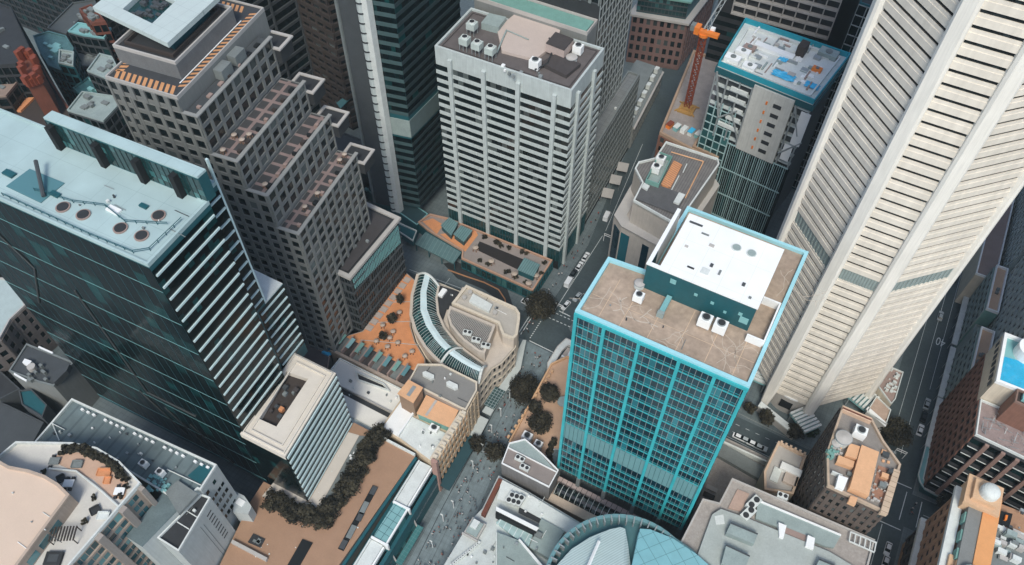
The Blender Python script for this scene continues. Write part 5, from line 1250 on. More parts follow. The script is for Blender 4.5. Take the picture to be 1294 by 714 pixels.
def round_hall():
    c = Vector((-4.5, 71.0)); pts = [(c.x+21.2*math.cos(R(a)), c.y+21.2*math.sin(R(a))) for a in range(72, 205, 6)][::-1]
    pts = [(c.x-21.2, 40)]+pts+[(8, 90.2), (14, 87.3), (21, 82.4), (26, 77), (26, 40)]
    pts = ccw(pts)
    B = Bld('domed_hall', 'large round teal hall roof with a bracketed rim and two pale domed panels', 'building', pts)
    B.part('wall', MB().prism(pts, .1, 27), m_tealdark)
    rim = mat('grey_teal_rim', (.13, .26, .28), rough=.5, var=.12)
    B.part('rim', MB().ring(pts, 1.0, 25.5, 30), rim); B.part('gutter', MB().prism(inset(pts, 1.0), 27, 27.6), mat('teal_gutter', (.06, .15, .165), var=.15))
    ip = inset(pts, 1.0); n = len(ip)
    for k in range(n):
        a = Vector(ip[k]); b = Vector(ip[(k+1) % n])
        if a.y < 52 or b.y < 52: continue
        m = (a+b)/2; d = (b-a).normalized(); nn = Vector((-d.y, d.x))
        F = Fr(m, e1=Vector((*d, 0))); F.e2 = Vector((*nn, 0)); B.part('rim_bracket', MB().box(F, -.16, .16, -.6, 1.3, 27.6, 30.5), m_metal)
    def lobe(name, poly, m, h0, h1):
        poly = ccw(poly); mb = MB(); ctr = Vector((-2, 62)); prev = [Vector((*p, h0)) for p in poly]; mb.prism(poly, 27.5, h0)
        for r in range(1, 7):
            t = r/6; cur = [Vector((*(Vector(p).lerp(ctr, t*.999)), h0+(h1-h0)*math.sin(t*math.pi/2))) for p in poly]
            for k in range(len(poly)): j = (k+1) % len(poly); mb.face([prev[k], prev[j], cur[j], cur[k]])
            prev = cur
        return B.part(name, mb, m)
    A = [at2(x, y, 31) for x, y in ((690, 740), (702, 716), (722, 694), (745, 679), (770, 669), (784, 666), (790, 668), (794, 690), (797, 716), (797, 750))]
    D = [at2(x, y, 31) for x, y in ((812, 750), (808, 700), (806, 676), (809, 668), (822, 669), (850, 680), (880, 700), (905, 722), (905, 750))]
    lobe('ribbed_dome', A, pattern('ribbed_pale_metal', (.46, .56, .55), (.33, .42, .42), 'stripe', sx=.62, line=.35, ang=-32, var=.07, rough=.5), 31, 34)
    lobe('panelled_dome', D, pattern('pale_blue_panels', (.22, .46, .50), (.08, .19, .21), sx=3.4, sy=3.4, line=.035, ang=-38, var=.1, rough=.35), 31, 34)
    B.part('dome_seam', MB().tube(at(757, 684, 33.4), at(737, 730, 35), .45), m_white); B.done()
round_hall()
# ---------------------------------------------------------------- south side of the cross street
def south_side():
    P = [(4.9, 106.3), (3.6, 86), (8, 60), (52, 60), (51.0, 118.0), (10.2, 116.3), (9.5, 107.4)]
    B = Bld('retail_building', 'large low block with layered grey-green roofs and stone walkways', 'building', P)
    B.part('wall', MB().prism(P, .1, 27.2), m_sand); m_wk = mat('mottled_stone_walkway', (.33, .30, .27), var=.3, scale=.8)
    B.part('walkway', MB().prism(inset(P, .4), 27.2, 27.4), m_wk); B.part('parapet', MB().ring(P, .5, 27.2, 28.2), m_stonelight)
    def slab(name, q, z0, z1, m, par=None): return B.part(name, MB().prism([at2(x, y, z1) for x, y in q], z0, z1), m, par)
    slab('upper_roof', ((900, 650), (911, 643), (945, 655), (1048, 697), (1120, 740), (1100, 800), (850, 800), (884, 694)), 27.42, 29, mat('pale_grey_green_roof', (.36, .395, .37), var=.22, scale=.15))
    slab('strip_roof', ((958, 632), (1063, 676), (1054, 692), (1042, 690), (1018, 680), (955, 655)), 27.42, 28.4, m_greygreen)
    for q in (((924, 660), (958, 674), (953, 687), (918, 673)), ((918, 688), (948, 702), (940, 722), (912, 711)), ((1036, 706), (1060, 716), (1055, 726), (1030, 718))):
        k = slab('raised_hatch', q, 29.01, 31.4, m_greygreen); slab('hatch_edge', ((q[0][0], q[0][1]), (q[1][0], q[1][1]), (q[1][0]-.6, q[1][1]+1.5), (q[0][0]-.6, q[0][1]+1.5)), 31.41, 31.6, m_darkgrey, k)
    slab('tan_roof', ((932, 618), (947, 624), (936, 646), (920, 642)), 27.42, 27.8, mat('salmon_gravel', (.42, .30, .24)))
    slab('roof_line', ((958, 631), (1063, 675), (1063, 677), (957, 633)), 28.41, 28.8, m_white)
    for q in (((984, 660), (994, 664), (990, 680), (985, 678)), ((1021, 676), (1030, 680), (1028, 694), (1018, 690))): slab('white_duct', q, 28.41, 30, m_white)
    slab('tan_patch', ((990, 665), (1020, 677), (1018, 690), (988, 679)), 28.41, 28.5, m_pink)
    fr = MB(); 
    for k in range(6): fr.tube(at(1075+k*6.4, 672+k*2.6, 28.6), at(1073+k*6.4, 684+k*2.6, 28.6), .22, 4)
    fr.tube(at(1075, 672, 28.6), at(1108, 686, 28.6), .25, 4).tube(at(1073, 684, 28.6), at(1105, 698, 28.6), .25, 4); B.part('roof_frame', fr, m_offwhite)
    slab('pale_spot', ((903, 652), (914, 650), (916, 662), (905, 663)), 29.01, 29.15, m_offwhite); B.done()
    P = [(3.9, 141.2), (4.4, 108), (9.3, 109), (10, 117.6), (18.4, 118.4), (20, 141)]
    B = Bld('low_building', 'low stone paved forecourt roof with a grey strip and railing along the cross street', 'building', P)
    B.part('wall', MB().prism(P, .13, 4.6), m_stone); B.part('paved_roof', MB().prism(inset(P, .3), 4.6, 4.8), mat('mottled_stone_walkway', (.33, .30, .27)))
    B.part('grey_strip', MB().prism([(4.3, 137.6), (4.4, 132.8), (18.6, 131.4), (19.4, 136)], 4.81, 6.6), m_midgrey); B.part('coping', MB().box(W0, 4.1, 19.6, 137.7, 138.3, 4.81, 7.2), m_offwhite)
    mb = MB()
    for k in range(5): B.part('planter', MB().box(W0, 5, 8.6, 110.5+k*2.6, 112+k*2.6, 4.81, 5.6), m_dkbrown if k % 2 else m_stonelight)
    for k in range(16): mb.box(W0, 4.2+k*.98, 4.5+k*.98, 138.6, 139, 4.81, 5.8)
    B.part('baluster', mb, m_stonelight); B.done()
    P = [(19.4, 141.6), (28.6, 141), (28.8, 126.6), (20.6, 123.8), (18.6, 129.4)]
    B = Bld('stone_building', 'narrow cream stone building with an ornate parapet and white rooftop structures', 'building', P)
    B.part('wall', MB().prism(P, .13, 14.6), m_sandlight); B.part('roof', MB().prism(inset(P, .5), 14.6, 14.8), m_stonelight); B.part('parapet', MB().ring(P, .7, 14.6, 16), mat('peach_parapet', (.58, .43, .31), var=.18))
    for x, y, w, d, z, m in ((22.5, 132.6, 6.4, 2.4, 16.6, m_white), (24.6, 129.2, 4, 4.6, 16, mat('pinkish_panel', (.50, .42, .36))), (21, 128, 2.4, 5, 15.4, m_offwhite)): B.part('roof_structure', MB().box(W0, x, x+w, y, y+d, 14.81, z), m)
    B.each('finial', mat('peach_parapet', (.58, .43, .31)), [(20+k*1.5, 20.7+k*1.5, 140.9-k*.06, 141.6-k*.06, 16.01, 16.9) for k in range(6)]); B.done()
south_side()
def corner_office():
    P = [(30.0, 145.3), (38.4, 145.2), (43, 139.6), (48.9, 134.8), (48.6, 119.0), (33, 117.6), (29.6, 129)]
    P = [(30.0, 145.3), (38.4, 145.2), (43, 139.8), (48.9, 134.8), (48.6, 118.9), (32.8, 119.0), (29.9, 128.6)]
    B = Bld('corner_building', 'brown stone corner office with a cluttered roof of orange huts and tanks', 'building', P)
    m_b = mat('dark_brown_stone', (.11, .085, .07), var=.2, streak=.08)
    B.part('wall', MB().prism(P, .13, 41.4), m_b); B.part('roof', MB().prism(inset(P, .5), 41.4, 41.55), mat('grey_clutter_roof', (.24, .22, .20), var=.25)); B.part('parapet', MB().ring(P, .6, 41.4, 42.6), mat('tan_stone_parapet', (.44, .34, .25), var=.2))
    B.facade((29.9, 128.6), (32.8, 119.0), 3, 40.5, 10, 4, g_dark, m_b, sp=.4, spd=.2, pw=1.2, pd=.3, mode='grid')
    B.facade((32.8, 119.0), (48.6, 118.9), 3, 40.5, 10, 8, g_dark, m_b, sp=.45, spd=.18, pw=1.1, pd=.3, mode='grid')
    B.facade((30.0, 145.3), (29.9, 128.6), 3, 40.5, 10, 6, g_dark, m_b, sp=.4, spd=.25, pw=1.2, pd=.35, mode='grid')
    mo = m_orangesoft
    def slab(name, q, z0, z1, m): return B.part(name, MB().prism([at2(x, y, z1) for x, y in q], z0, z1), m)
    slab('orange_hut', ((1089, 562), (1111, 571), (1098, 626), (1074, 616)), 41.6, 44.2, mo); slab('orange_hut', ((1074, 560), (1087, 564), (1083, 580), (1068, 575)), 41.6, 43.6, mo); slab('orange_hut', ((1060, 575), (1080, 583), (1078, 591), (1057, 584)), 41.6, 43.2, mo); slab('orange_hut', ((1075, 626), (1084, 629), (1081, 638), (1072, 634)), 41.6, 43, mo)
    for k in range(3): B.part('cornice_band', MB().box(W0, 30.2, 38.4, 143.4+k*.62, 143.75+k*.62, 41.6, 43.2-k*.2), mat('peach_cornice', (.60, .42, .30)) if k != 1 else m_redbrick)
    slab('gutter_walk', ((1130, 592), (1138, 595), (1122, 650), (1112, 647)), 41.6, 43.2, pattern('tan_block_walk', (.50, .38, .27), (.28, .20, .14), sx=3, sy=1.6, line=.06, ang=2))
    slab('brick_floor', ((1110, 588), (1128, 594), (1118, 636), (1100, 630)), 41.6, 41.75, mat('terracotta_floor', (.32, .17, .11), var=.3))
    for k in range(34):
        q = at2(random.choice((random.uniform(1046, 1075), random.uniform(1112, 1130), random.uniform(1045, 1064))), random.uniform(548, 640), 43); w2, d2 = random.choice(((.2, 1.8), (1.4, .2), (.6, .5), (.9, .7), (.35, .35)))
        if inside(q, inset(B.poly, 2)): B.part('roof_fitting', MB().box(Fr(q, .05), -w2, w2, -d2, d2, 41.6, 42+random.random()*1.5), random.choice((m_offwhite, m_stonelight, m_midgrey, m_orangesoft, m_darkgrey)))
    slab('white_plant', ((1060, 600), (1072, 604), (1066, 619), (1056, 615)), 41.6, 43.8, m_white)
    mb = MB()
    for k in range(60):
        q = at2(random.uniform(1098, 1122), random.uniform(590, 640), 43) if k % 2 else at2(random.uniform(1046, 1066), random.uniform(560, 574), 43); s = random.uniform(.15, .5)
        if inside(q, inset(B.poly, 1)): B.part('roof_clutter', MB().box(W0, q[0]-s, q[0]+s, q[1]-s*.6, q[1]+s*.6, 41.76, 41.9+random.random()*1.2), m_stonelight)
    mb = MB()
    for k in range(20): q = at2(random.uniform(1044, 1060), random.uniform(562, 578), 43); s = random.uniform(.2, .5); B.part('copper_pipework', MB().box(W0, q[0]-s, q[0]+s, q[1]-s, q[1]+s, 41.76, 42.6+random.random()), m_copper)
    B.done()
corner_office()
# ---------------------------------------------------------------- foot of the octagonal tower
def plaza_roofs():
    def fan(label, base, ang, n, ln, w, z):
        T = thing('ribbed_canopy', label, 'canopy', (base[0], base[1], z-1)); 
        mb = MB()
        for k in range(n):
            F = Fr(base, R(ang)); mb.box(F, 0, ln, k*w, k*w+w*.62, z, z+.9-.02*k)
        mb.build('canopy_rib', m_offwhite, T); mb = MB(); mb.box(Fr(base, R(ang)), .2, ln-.2, .1, n*w-.4, z-1.0, z-.1); mb.build('canopy_soffit', m_tealgrey, T)
        F = Fr(base, R(ang))
        for u, v in ((.6, .6), (ln-.6, .6), (.6, n*w-.9), (ln-.6, n*w-.9)): p = F.p(u, v, 0); MB().cyl((p.x, p.y), .25, .25, 0, z-1, 8).build('post', m_metal, T)
    fan('white ribbed canopy between octagonal tower and turquoise tower', (4.2, 165.8), 0, 7, 6.0, 1.35, 6)
    fan('white ribbed canopy at the tower foot next to the brown stone corner office', (27.0, 154.5), 52, 7, 6.8, 1.25, 5.5)
    fan('white ribbed canopy beside the small stone kiosk roof', (43.0, 172.2), 70, 6, 7.6, 1.3, 6)
    T = thing('entrance_portal', 'pale stone entrance portal wall in front of the curved tower lobby', 'portal', (17, 157.5, 0))
    MB().prism([(10.5, 158.4), (24.5, 153.4), (24.9, 154.6), (10.9, 159.6)], .13, 3.4).build('wall', m_stonelight, T); MB().prism([(10.3, 158.2), (24.9, 153.2), (25.3, 155.4), (10.7, 160.4)], 3.4, 4).build('coping', m_offwhite, T)
    P = [(47.2, 184.5), (47.6, 191), (53.4, 190), (54.6, 178), (50, 174.6), (46.6, 176)]
    P = [(47.0, 190.5), (45.2, 179.5), (49.6, 175.2), (49.7, 190.4)]
    B = Bld('kiosk', 'small pale flat roofed kiosk with rooftop clutter beside the wide avenue', 'kiosk', [(45.6, 191), (43.4, 181.2), (48.9, 176.4), (49.7, 179), (49.7, 191)])
    B.body(.13, 9.2, m_sandlight, m_pink, par=.7, pt=.3, pm=m_offwhite)
    mb = MB()
    for k in range(26): a, b = random.uniform(45.6, 49), random.uniform(180.5, 190); s = random.uniform(.2, .55); B.part('roof_clutter', MB().box(W0, a-s, a+s, b-s*.7, b+s*.7, 9.35, 9.5+random.random()), m_offwhite)
    B.done()
    B = Bld('kiosk', 'small kiosk roof with peach clutter and a long white ledge near the big tree', 'kiosk', [(42.6, 170.6), (49.4, 168.6), (49.6, 175.2), (44, 178.2)])
    B.body(.13, 8.0, m_stonelight, mat('peach_tile_roof', (.42, .31, .24), var=.25), par=.6, pt=.3, pm=m_offwhite)
    B.part('ledge', MB().prism([(42.2, 171.4), (49.4, 168), (49.6, 169.4), (42.6, 172.6)], 8.1, 8.6), m_white); B.done()
plaza_roofs()
# ---------------------------------------------------------------- east side of the wide avenue
def east_side():
    # building with dark recessed floors and brown fins at the corner
    P = [(65.9, 155.6), (100, 153.2), (100, 168), (65.2, 168.2)]
    B = Bld('corner_building', 'corner building with dark glazed floors, brown fins and a scaffolded flat roof', 'building', P)
    B.part('wall', MB().prism(P, .13, 39.6), m_tealdark); B.part('roof', MB().prism(inset(P, .4), 39.6, 39.75), mat('pink_grey_site_roof', (.27, .21, .195), var=.3)); B.part('parapet', MB().ring(P, .35, 39.5, 40.6), m_offwhite)
    B.facade(P[0], P[1], 5, 39.4, 8, 10, g_black, m_charcoal, sp=.22, spd=.9, pw=0, mode='band', pd=0)
    F = Fr(P[0], e1=Vector((34.1, -2.4, 0)).normalized()); F.e2 = Vector((F.e1.y, -F.e1.x, 0))
    for u in (3.2, 7.6, 11.4, 17, 24): B.part('fin', MB().box(F, u, u+1.1, .9, 1.7, 6, 39.9), mat('pink_brown_fin', (.26, .17, .14)))
    for k in range(8): B.part('slab_edge', MB().box(F, .2, 34, .91, 1.1, 5+4.3*k, 5.2+4.3*k), m_offwhite)
    B.facade(P[3], P[0], 5, 39.4, 8, 4, g_dark, m_brick, sp=.4, spd=.3, pw=.9, pd=.4, mode='grid')
    mb = MB()
    for k in range(150):
        a, b = random.uniform(66.5, 98), random.uniform(155.5, 167); l = random.uniform(.6, 2.6); t = random.choice((0, math.pi/2))
        mb.tube((a, b, 39.8+random.random()*1.6), (a+l*math.cos(t), b+l*math.sin(t), 39.8+random.random()*1.6), .08, 4)
    B.part('scaffolding', mb, m_metal, kind='stuff')
    B.part('site_cover', MB().box(W0, 71.6, 73.4, 166.2, 167.4, 39.76, 41), m_craneorange); B.done()
    q = [(63.4, 171), (63.4, 158.6), (64.4, 156.2), (66.4, 154.4), (80, 153.0), (80, 154.4), (66.8, 155.4), (65.3, 158), (65.0, 171)]
    C = Bld('street_awning', 'curved teal glass street awning wrapping the corner below the brown fins', 'awning', q)
    C.part('awning_roof', MB().prism(q, 4.0, 4.4), m_tealgrey); C.part('awning_rim', MB().ring(q, .25, 4.4, 4.8), m_offwhite)
    P = [(65.0, 168.6), (100, 168.6), (100, 187.4), (64.6, 187.2)]
    B = Bld('pool_building', 'brick building carrying a bright blue rooftop pool inside cream walls', 'building', P)
    B.part('wall', MB().prism(P, .13, 38), m_brick); B.part('upper_wall', MB().prism(inset(P, .05), 38, 49), m_sandlight)
    B.facade(P[3], P[0], 5, 37.6, 8, 7, g_dark, m_brick, sp=.45, spd=.2, pw=1.1, pd=.35, mode='grid')
    for k in range(7): B.part('roof_opening', MB().box(W0, 64.6, 64.75, 169.6+k*2.5, 171+k*2.5, 45, 47.4), m_darkgrey)
    B.part('roof_parapet', MB().ring(P, .9, 49, 50.2), m_white); B.part('pool_deck', MB().prism(inset(P, .9), 49, 49.1), m_tealgrey)
    wm = mat('pool_water', (.02, .36, .58), rough=.12, var=.25, scale=.7)
    B.part('pool_water', MB().prism([(66.2, 169.8), (75, 169.8), (80, 176), (74, 180), (66.1, 179)], 49.11, 49.3), wm)
    B.part('white_tank', MB().cyl((71.6, 182.6), 3.6, 3.6, 49.11, 53, 24), m_white); B.done()
    B = Bld('stair_tower', 'brown brick stair tower standing between scaffolded roof and blue pool', 'tower', [(70.5, 163.8), (84, 163), (84, 168.3), (70.5, 168.4)])
    B.body(39.7, 50, m_brick, m_dkbrown, par=.8, pm=mat('brown_coping', (.22, .14, .11)))
    B.part('roof_tank', MB().box(W0, 72, 80, 165, 167, 50.2, 51.4), m_tealgrey)
    for (x0, x1, y0, y1, z, lab, m) in ((65.2, 69.6, 187.6, 208.6, 25, 'tan terrace roof with planters by the pool building', mat('peach_terrace_roof', (.56, .38, .26), var=.12)), (65.4, 69.4, 217, 238.6, 25, 'tan terrace roof with two dark boxes below the gridded tower', mat('peach_terrace_roof', (.56, .38, .26)))):
        B = Bld('terrace_building', lab, 'building', R4(x0, x1, y0, y1)); B.body(.13, z, m_copper, m, par=1.1, pt=.5, pm=m_white)
        B.facade((x0, y1), (x0, y0), 3, z-1, 5, 6, g_dark, m_greygreen, sp=.4, spd=.3, pw=.6, pd=.4, mode='grid')
        for k in range(6 if z and y0 < 200 else 2): a, b = random.uniform(x0+1.2, x1-1.2), random.uniform(y0+2, y1-2); B.part('terrace_planter', MB().box(W0, a-.5, a+.5, b-.5, b+.5, z+.12, z+1), m_midgrey)
        B.done(40)
    B = Bld('low_building', 'low green-grey infill roof between two tan terraces', 'building', R4(65.6, 69.8, 209.2, 216.4)); B.body(.13, 17, m_greygreen, m_greygreen, par=.8); B.done()
    B = Bld('stone_building', 'pink-grey low roof with white parapet at the avenue bend', 'building', R4(61.8, 68.6, 239.4, 292)); B.body(.13, 17, m_sandlight, m_pink, par=1.0, pm=m_white); B.done()
    for (y0, y1, x0, lab, dk) in ((188.4, 237, 70.6, 'pale office tower with a white diagonal grid of windows behind tan terraces', m_greygreen), (243, 330, 70.8, 'pale ribbed office tower farther up the avenue beyond a gap', m_conc)):
        B = Bld('office_tower', lab, 'tower', R4(x0, x0+36, y0, y1)); B.part('wall', MB().prism(B.poly, 0, 150), m_conc)
        B.facade((x0, y1), (x0, y0), 4, 148, 36 if y0 < 200 else 40, 13 if y0 < 200 else 30, g_dark, m_conc, sp=.5, spd=.25, pw=1.5 if y0 < 200 else .9, pd=.5, mode='grid')
        B.facade((x0, y0), (x0+36, y0), 4, 148, 36, 10, g_dark, m_conc, sp=.5, spd=.25, pw=1.5, pd=.5, mode='band'); B.done()
    for y0, y1, lab in ((191, 214, 'white flat street awning beside the forty painted on the road'), (170, 190.4, 'white flat street awning in front of the brick pool building'), (215.4, 240, 'pale street awning below the second tan terrace')):
        C = Bld('street_awning', lab, 'awning', R4(63.2, 65.1, y0, y1)); C.part('awning_roof', MB().box(W0, 63.2, 65.1, y0, y1, 4.4, 4.9), m_offwhite)
        for k in range(int((y1-y0)/5)): C.part('post', MB().box(W0, 63.3, 63.45, y0+1+k*5, y0+1.15+k*5, .13, 4.4), m_metal)
    # sandstone corner building with domes
    P = [(65.2, 135.4), (65.6, 60), (110, 60), (110, 140), (70, 137.4)]
    B = Bld('domed_building', 'orange sandstone corner building with white cornices, green dormers and corner domes', 'building', P)
    m_os = mat('orange_brown_sandstone', (.36, .205, .12), var=.2, streak=.05)
    B.part('wall', MB().prism(P, .13, 40), m_os)
    a, b = P[0], P[1]
    B.facade(a, b, 19, 39, 5, 20, g_dark, m_os, sp=.42, spd=.3, pw=1.3, pd=.5, mode='grid')
    B.facade(a, b, 4, 16, 3, 20, g_dark, m_dkbrown, sp=.42, spd=.3, pw=1.3, pd=.5, mode='grid')
    for z, w, h in ((16.6, 1.3, 1.6), (40, 1.2, 1.4)): B.part('cornice', MB().prism([(64.9-w, 136.6), (65.3-w, 60), (66.5, 60), (66.2, 136.6)], z, z+h), m_offwhite)
    B.part('attic', MB().prism([(66.8, 135), (67.2, 60), (71, 60), (70.6, 135)], 41.4, 44.2), m_stone)
    for k in range(12): B.part('dormer', MB().box(W0, 66.4, 67.6, 131-k*5.4, 134-k*5.4, 41.41, 43.8), m_copper)
    B.part('orange_roof', MB().prism([(70.2, 136), (70.6, 60), (74.6, 60), (74.2, 136)], 44.2, 44.6), mat('bright_orange_roof', (.66, .31, .12), var=.1))
    B.part('court_roof', MB().prism([(74.7, 130), (75, 60), (108, 60), (108, 131)], 40, 41.6), m_midgrey)
    for (x, y, h, r) in ((69.0, 134, 49.5, 2.4), (69.8, 111.5, 45.5, 2.6)):
        t = B.part('corner_tower', MB().box(W0, x-3.8, x+3.8, y-3.8, y+3.8, 40.1, h-4).box(W0, x-4.4, x+4.4, y-4.4, y+4.4, h-4, h-3).box(W0, x-3, x+3, y-3, y+3, h-3, h-1.6), mat('peach_stone', (.58, .38, .23), var=.18))
        B.part('dome', MB().cyl((x+.5, y), r, r, h-1.6, h-.4, 20).dome((x+.5, y), r, h-.4, r*.8, 20), m_offwhite, t)
    q = [at2(x, y, 44) for x, y in ((1268, 642), (1284, 646), (1280, 662), (1265, 658))]; B.part('roof_light_well', MB().prism(q, 41.61, 42.2), m_black); B.part('orange_plant', MB().prism(inset(q, 1.2), 42.2, 43), m_craneorange)
    mb = MB()
    for k in range(26): c = at2(random.uniform(1258, 1294), random.uniform(664, 712), 43); s = random.uniform(.4, 1.3); B.part('roof_plant', MB().box(W0, c[0]-s, c[0]+s, c[1]-s*.6, c[1]+s*.6, 41.61, 42+random.random()*2), random.choice((m_offwhite, m_greygreen, m_midgrey, m_stonelight)))
    B.done()
east_side()
# ---------------------------------------------------------------- blocks west of the black glass tower, shade put into their dark colours
def west_side():
    P = [at2(x, y, 25) for x, y in ((-30, 446), (0, 428.5), (13.4, 404), (32.5, 386), (20, 352), (-40, 350))]
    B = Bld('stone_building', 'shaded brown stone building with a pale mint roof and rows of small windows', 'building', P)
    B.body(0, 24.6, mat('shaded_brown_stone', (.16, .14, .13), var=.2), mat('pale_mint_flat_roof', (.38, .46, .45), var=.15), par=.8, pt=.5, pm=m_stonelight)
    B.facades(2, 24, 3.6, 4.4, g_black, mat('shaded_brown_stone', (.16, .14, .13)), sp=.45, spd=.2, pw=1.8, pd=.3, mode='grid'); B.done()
    P = [at2(x, y, 22) for x, y in ((33.6, 434), (94, 457.7), (68, 488), (46, 482), (11, 469))]
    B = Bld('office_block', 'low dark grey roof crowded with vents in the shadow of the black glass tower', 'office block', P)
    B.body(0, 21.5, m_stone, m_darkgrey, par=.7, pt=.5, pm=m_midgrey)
    def slab(name, q, z0, z1, m): return B.part(name, MB().prism([at2(x, y, z1) for x, y in q], z0, z1), m)
    slab('white_hatch', ((31, 453), (40, 456), (36, 462), (28, 458)), 21.7, 23.4, m_white); c = at2(40, 464, 23); B.part('round_vent', MB().cyl(c, 1.3, 1.3, 21.7, 23.6, 14), m_stonelight)
    slab('roof_ridge', ((66, 470), (88, 460), (84, 468), (68, 484)), 21.7, 24, m_darkgrey); slab('white_pipe', ((49, 437), (67, 445), (66, 447), (48, 439)), 21.7, 22.4, m_white); slab('white_pipe', ((18, 471), (34, 480), (33, 482), (17, 473)), 21.7, 22.3, m_white)
    for k in range(9): q = at2(random.uniform(36, 62), random.uniform(462, 482), 22.5); B.part('roof_vent', MB().box(W0, q[0]-.6, q[0]+.6, q[1]-.4, q[1]+.4, 21.7, 22.4+random.random()), m_midgrey)
    B.done()
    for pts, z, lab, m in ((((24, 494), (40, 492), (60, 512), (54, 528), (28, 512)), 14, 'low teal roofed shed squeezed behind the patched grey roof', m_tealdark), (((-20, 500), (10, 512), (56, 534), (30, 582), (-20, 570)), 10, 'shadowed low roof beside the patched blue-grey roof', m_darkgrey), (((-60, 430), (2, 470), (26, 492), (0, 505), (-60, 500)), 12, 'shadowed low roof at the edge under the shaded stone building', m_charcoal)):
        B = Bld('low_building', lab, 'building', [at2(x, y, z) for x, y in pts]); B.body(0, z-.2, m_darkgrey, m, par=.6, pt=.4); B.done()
west_side()
def northwest():
    # red-brown gothic block
    P = [at2(x, y, 50) for x, y in ((22, 66), (46, 70), (86, 132), (64, 150), (0, 150), (-30, 132), (8, 108))]
    B = Bld('brick_building', 'rust red gothic brick tower block with vertical ribs and a ragged crown', 'building', P)
    B.body(0, 44, m_redbrick, m_dkbrown, par=1.2, pt=.8)
    B.facades(1, 44, 2.6, 4.6, g_black, m_redbrick, sp=.42, spd=.4, pw=1.0, pd=.9, mode='grid')
    tw = [at2(x, y, 62) for x, y in ((24, 66), (42, 70), (50, 98), (32, 104))]
    t = B.part('tower', MB().prism(tw, 44, 60), m_redbrick)
    mb = MB()
    for k in range(4):
        a, b = Vector(tw[k]), Vector(tw[(k+1) % 4])
        for j in range(4): p = a.lerp(b, j/4+.1); mb.box(W0, p.x-.9, p.x+.9, p.y-.9, p.y+.9, 60, 63+(j % 2)*1.5)
    B.part('pinnacle', mb, m_cranered, t)
    q = [at2(x, y, 45) for x, y in ((8, 140), (28, 118), (44, 122), (26, 140))]; B.part('orange_terrace', MB().prism(q, 44.2, 45), m_orange); B.done(60)
    specs = [(((-20, 90), (4, 84), (26, 100), (8, 122), (-20, 124)), 52, 'tan flat roof behind the rust red gothic block', mat('shaded_tan_roof', (.26, .19, .15)), m_dkbrown),  # darkness of this shaded cluster is put into the roof and wall colours
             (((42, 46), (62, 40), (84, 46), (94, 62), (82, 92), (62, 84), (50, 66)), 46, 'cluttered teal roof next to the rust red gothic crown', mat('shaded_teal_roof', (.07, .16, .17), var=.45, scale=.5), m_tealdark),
             (((86, 40), (99, 29), (141, 36), (132, 49), (104, 45)), 50, 'pale flat roof with a dark notch in a shaded cluster', m_tealgrey, m_darkgrey),
             (((75, 63), (94, 66), (93, 84), (74, 80)), 52, 'small square pale roof box above dark glazing', m_greygreen, m_tealdark),
             (((126, 68), (142, 72), (157, 100), (150, 106), (110, 90)), 54, 'pale triangular roof tucked behind the stepped tower', m_greygreen, m_darkgrey),
             (((85, 140), (104, 116), (159, 124), (131, 154)), 48, 'pale grey roof with a dark skylight behind the glass tower screen', m_greygreen, m_darkgrey),
             (((92, 112), (118, 94), (148, 106), (134, 126), (104, 122)), 44, 'dark teal glass roof court between pale roofs', mat('dark_teal_court', (.03, .10, .11), var=.5, scale=.6), m_tealdark),
             (((96, 48), (150, 58), (142, 84), (104, 84), (94, 70)), 40, 'shaded grey roof terrace with parapet behind pale roofs', m_midgrey, m_darkgrey),
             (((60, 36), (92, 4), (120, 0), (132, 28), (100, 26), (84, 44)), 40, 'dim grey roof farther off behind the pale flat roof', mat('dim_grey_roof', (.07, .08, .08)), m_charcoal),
             (((100, 12), (116, 6), (134, 28), (116, 30)), 56, 'small rust red brick top between dim grey roofs', m_redbrick, m_redbrick),
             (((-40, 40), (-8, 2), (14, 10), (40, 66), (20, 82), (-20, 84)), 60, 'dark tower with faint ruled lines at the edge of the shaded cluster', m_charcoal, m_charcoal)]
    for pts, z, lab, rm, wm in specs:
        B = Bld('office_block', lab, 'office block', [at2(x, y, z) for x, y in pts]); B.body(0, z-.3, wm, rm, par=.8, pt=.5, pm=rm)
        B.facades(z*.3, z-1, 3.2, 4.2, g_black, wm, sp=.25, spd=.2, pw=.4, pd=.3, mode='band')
        mb = MB(); c = sum((Vector(p) for p in B.poly), Vector((0, 0)))/len(B.poly)
        for k in range(7):
            p = Vector(random.choice(B.poly)).lerp(c, random.uniform(.4, .9)); s = random.uniform(.5, 1.6); B.part('roof_plant', MB().box(W0, p.x-s, p.x+s, p.y-s*.6, p.y+s*.6, z-.2, z+random.uniform(.3, 1.2)), m_tealgrey if 'teal' in lab else m_midgrey)
        B.done()
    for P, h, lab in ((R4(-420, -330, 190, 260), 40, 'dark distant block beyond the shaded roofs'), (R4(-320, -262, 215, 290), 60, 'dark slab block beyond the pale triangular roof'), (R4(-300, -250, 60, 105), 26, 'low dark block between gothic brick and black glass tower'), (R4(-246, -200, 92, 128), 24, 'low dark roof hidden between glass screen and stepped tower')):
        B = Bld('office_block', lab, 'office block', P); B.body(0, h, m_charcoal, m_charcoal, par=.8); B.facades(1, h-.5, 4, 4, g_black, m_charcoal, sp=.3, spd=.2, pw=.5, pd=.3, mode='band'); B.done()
northwest()
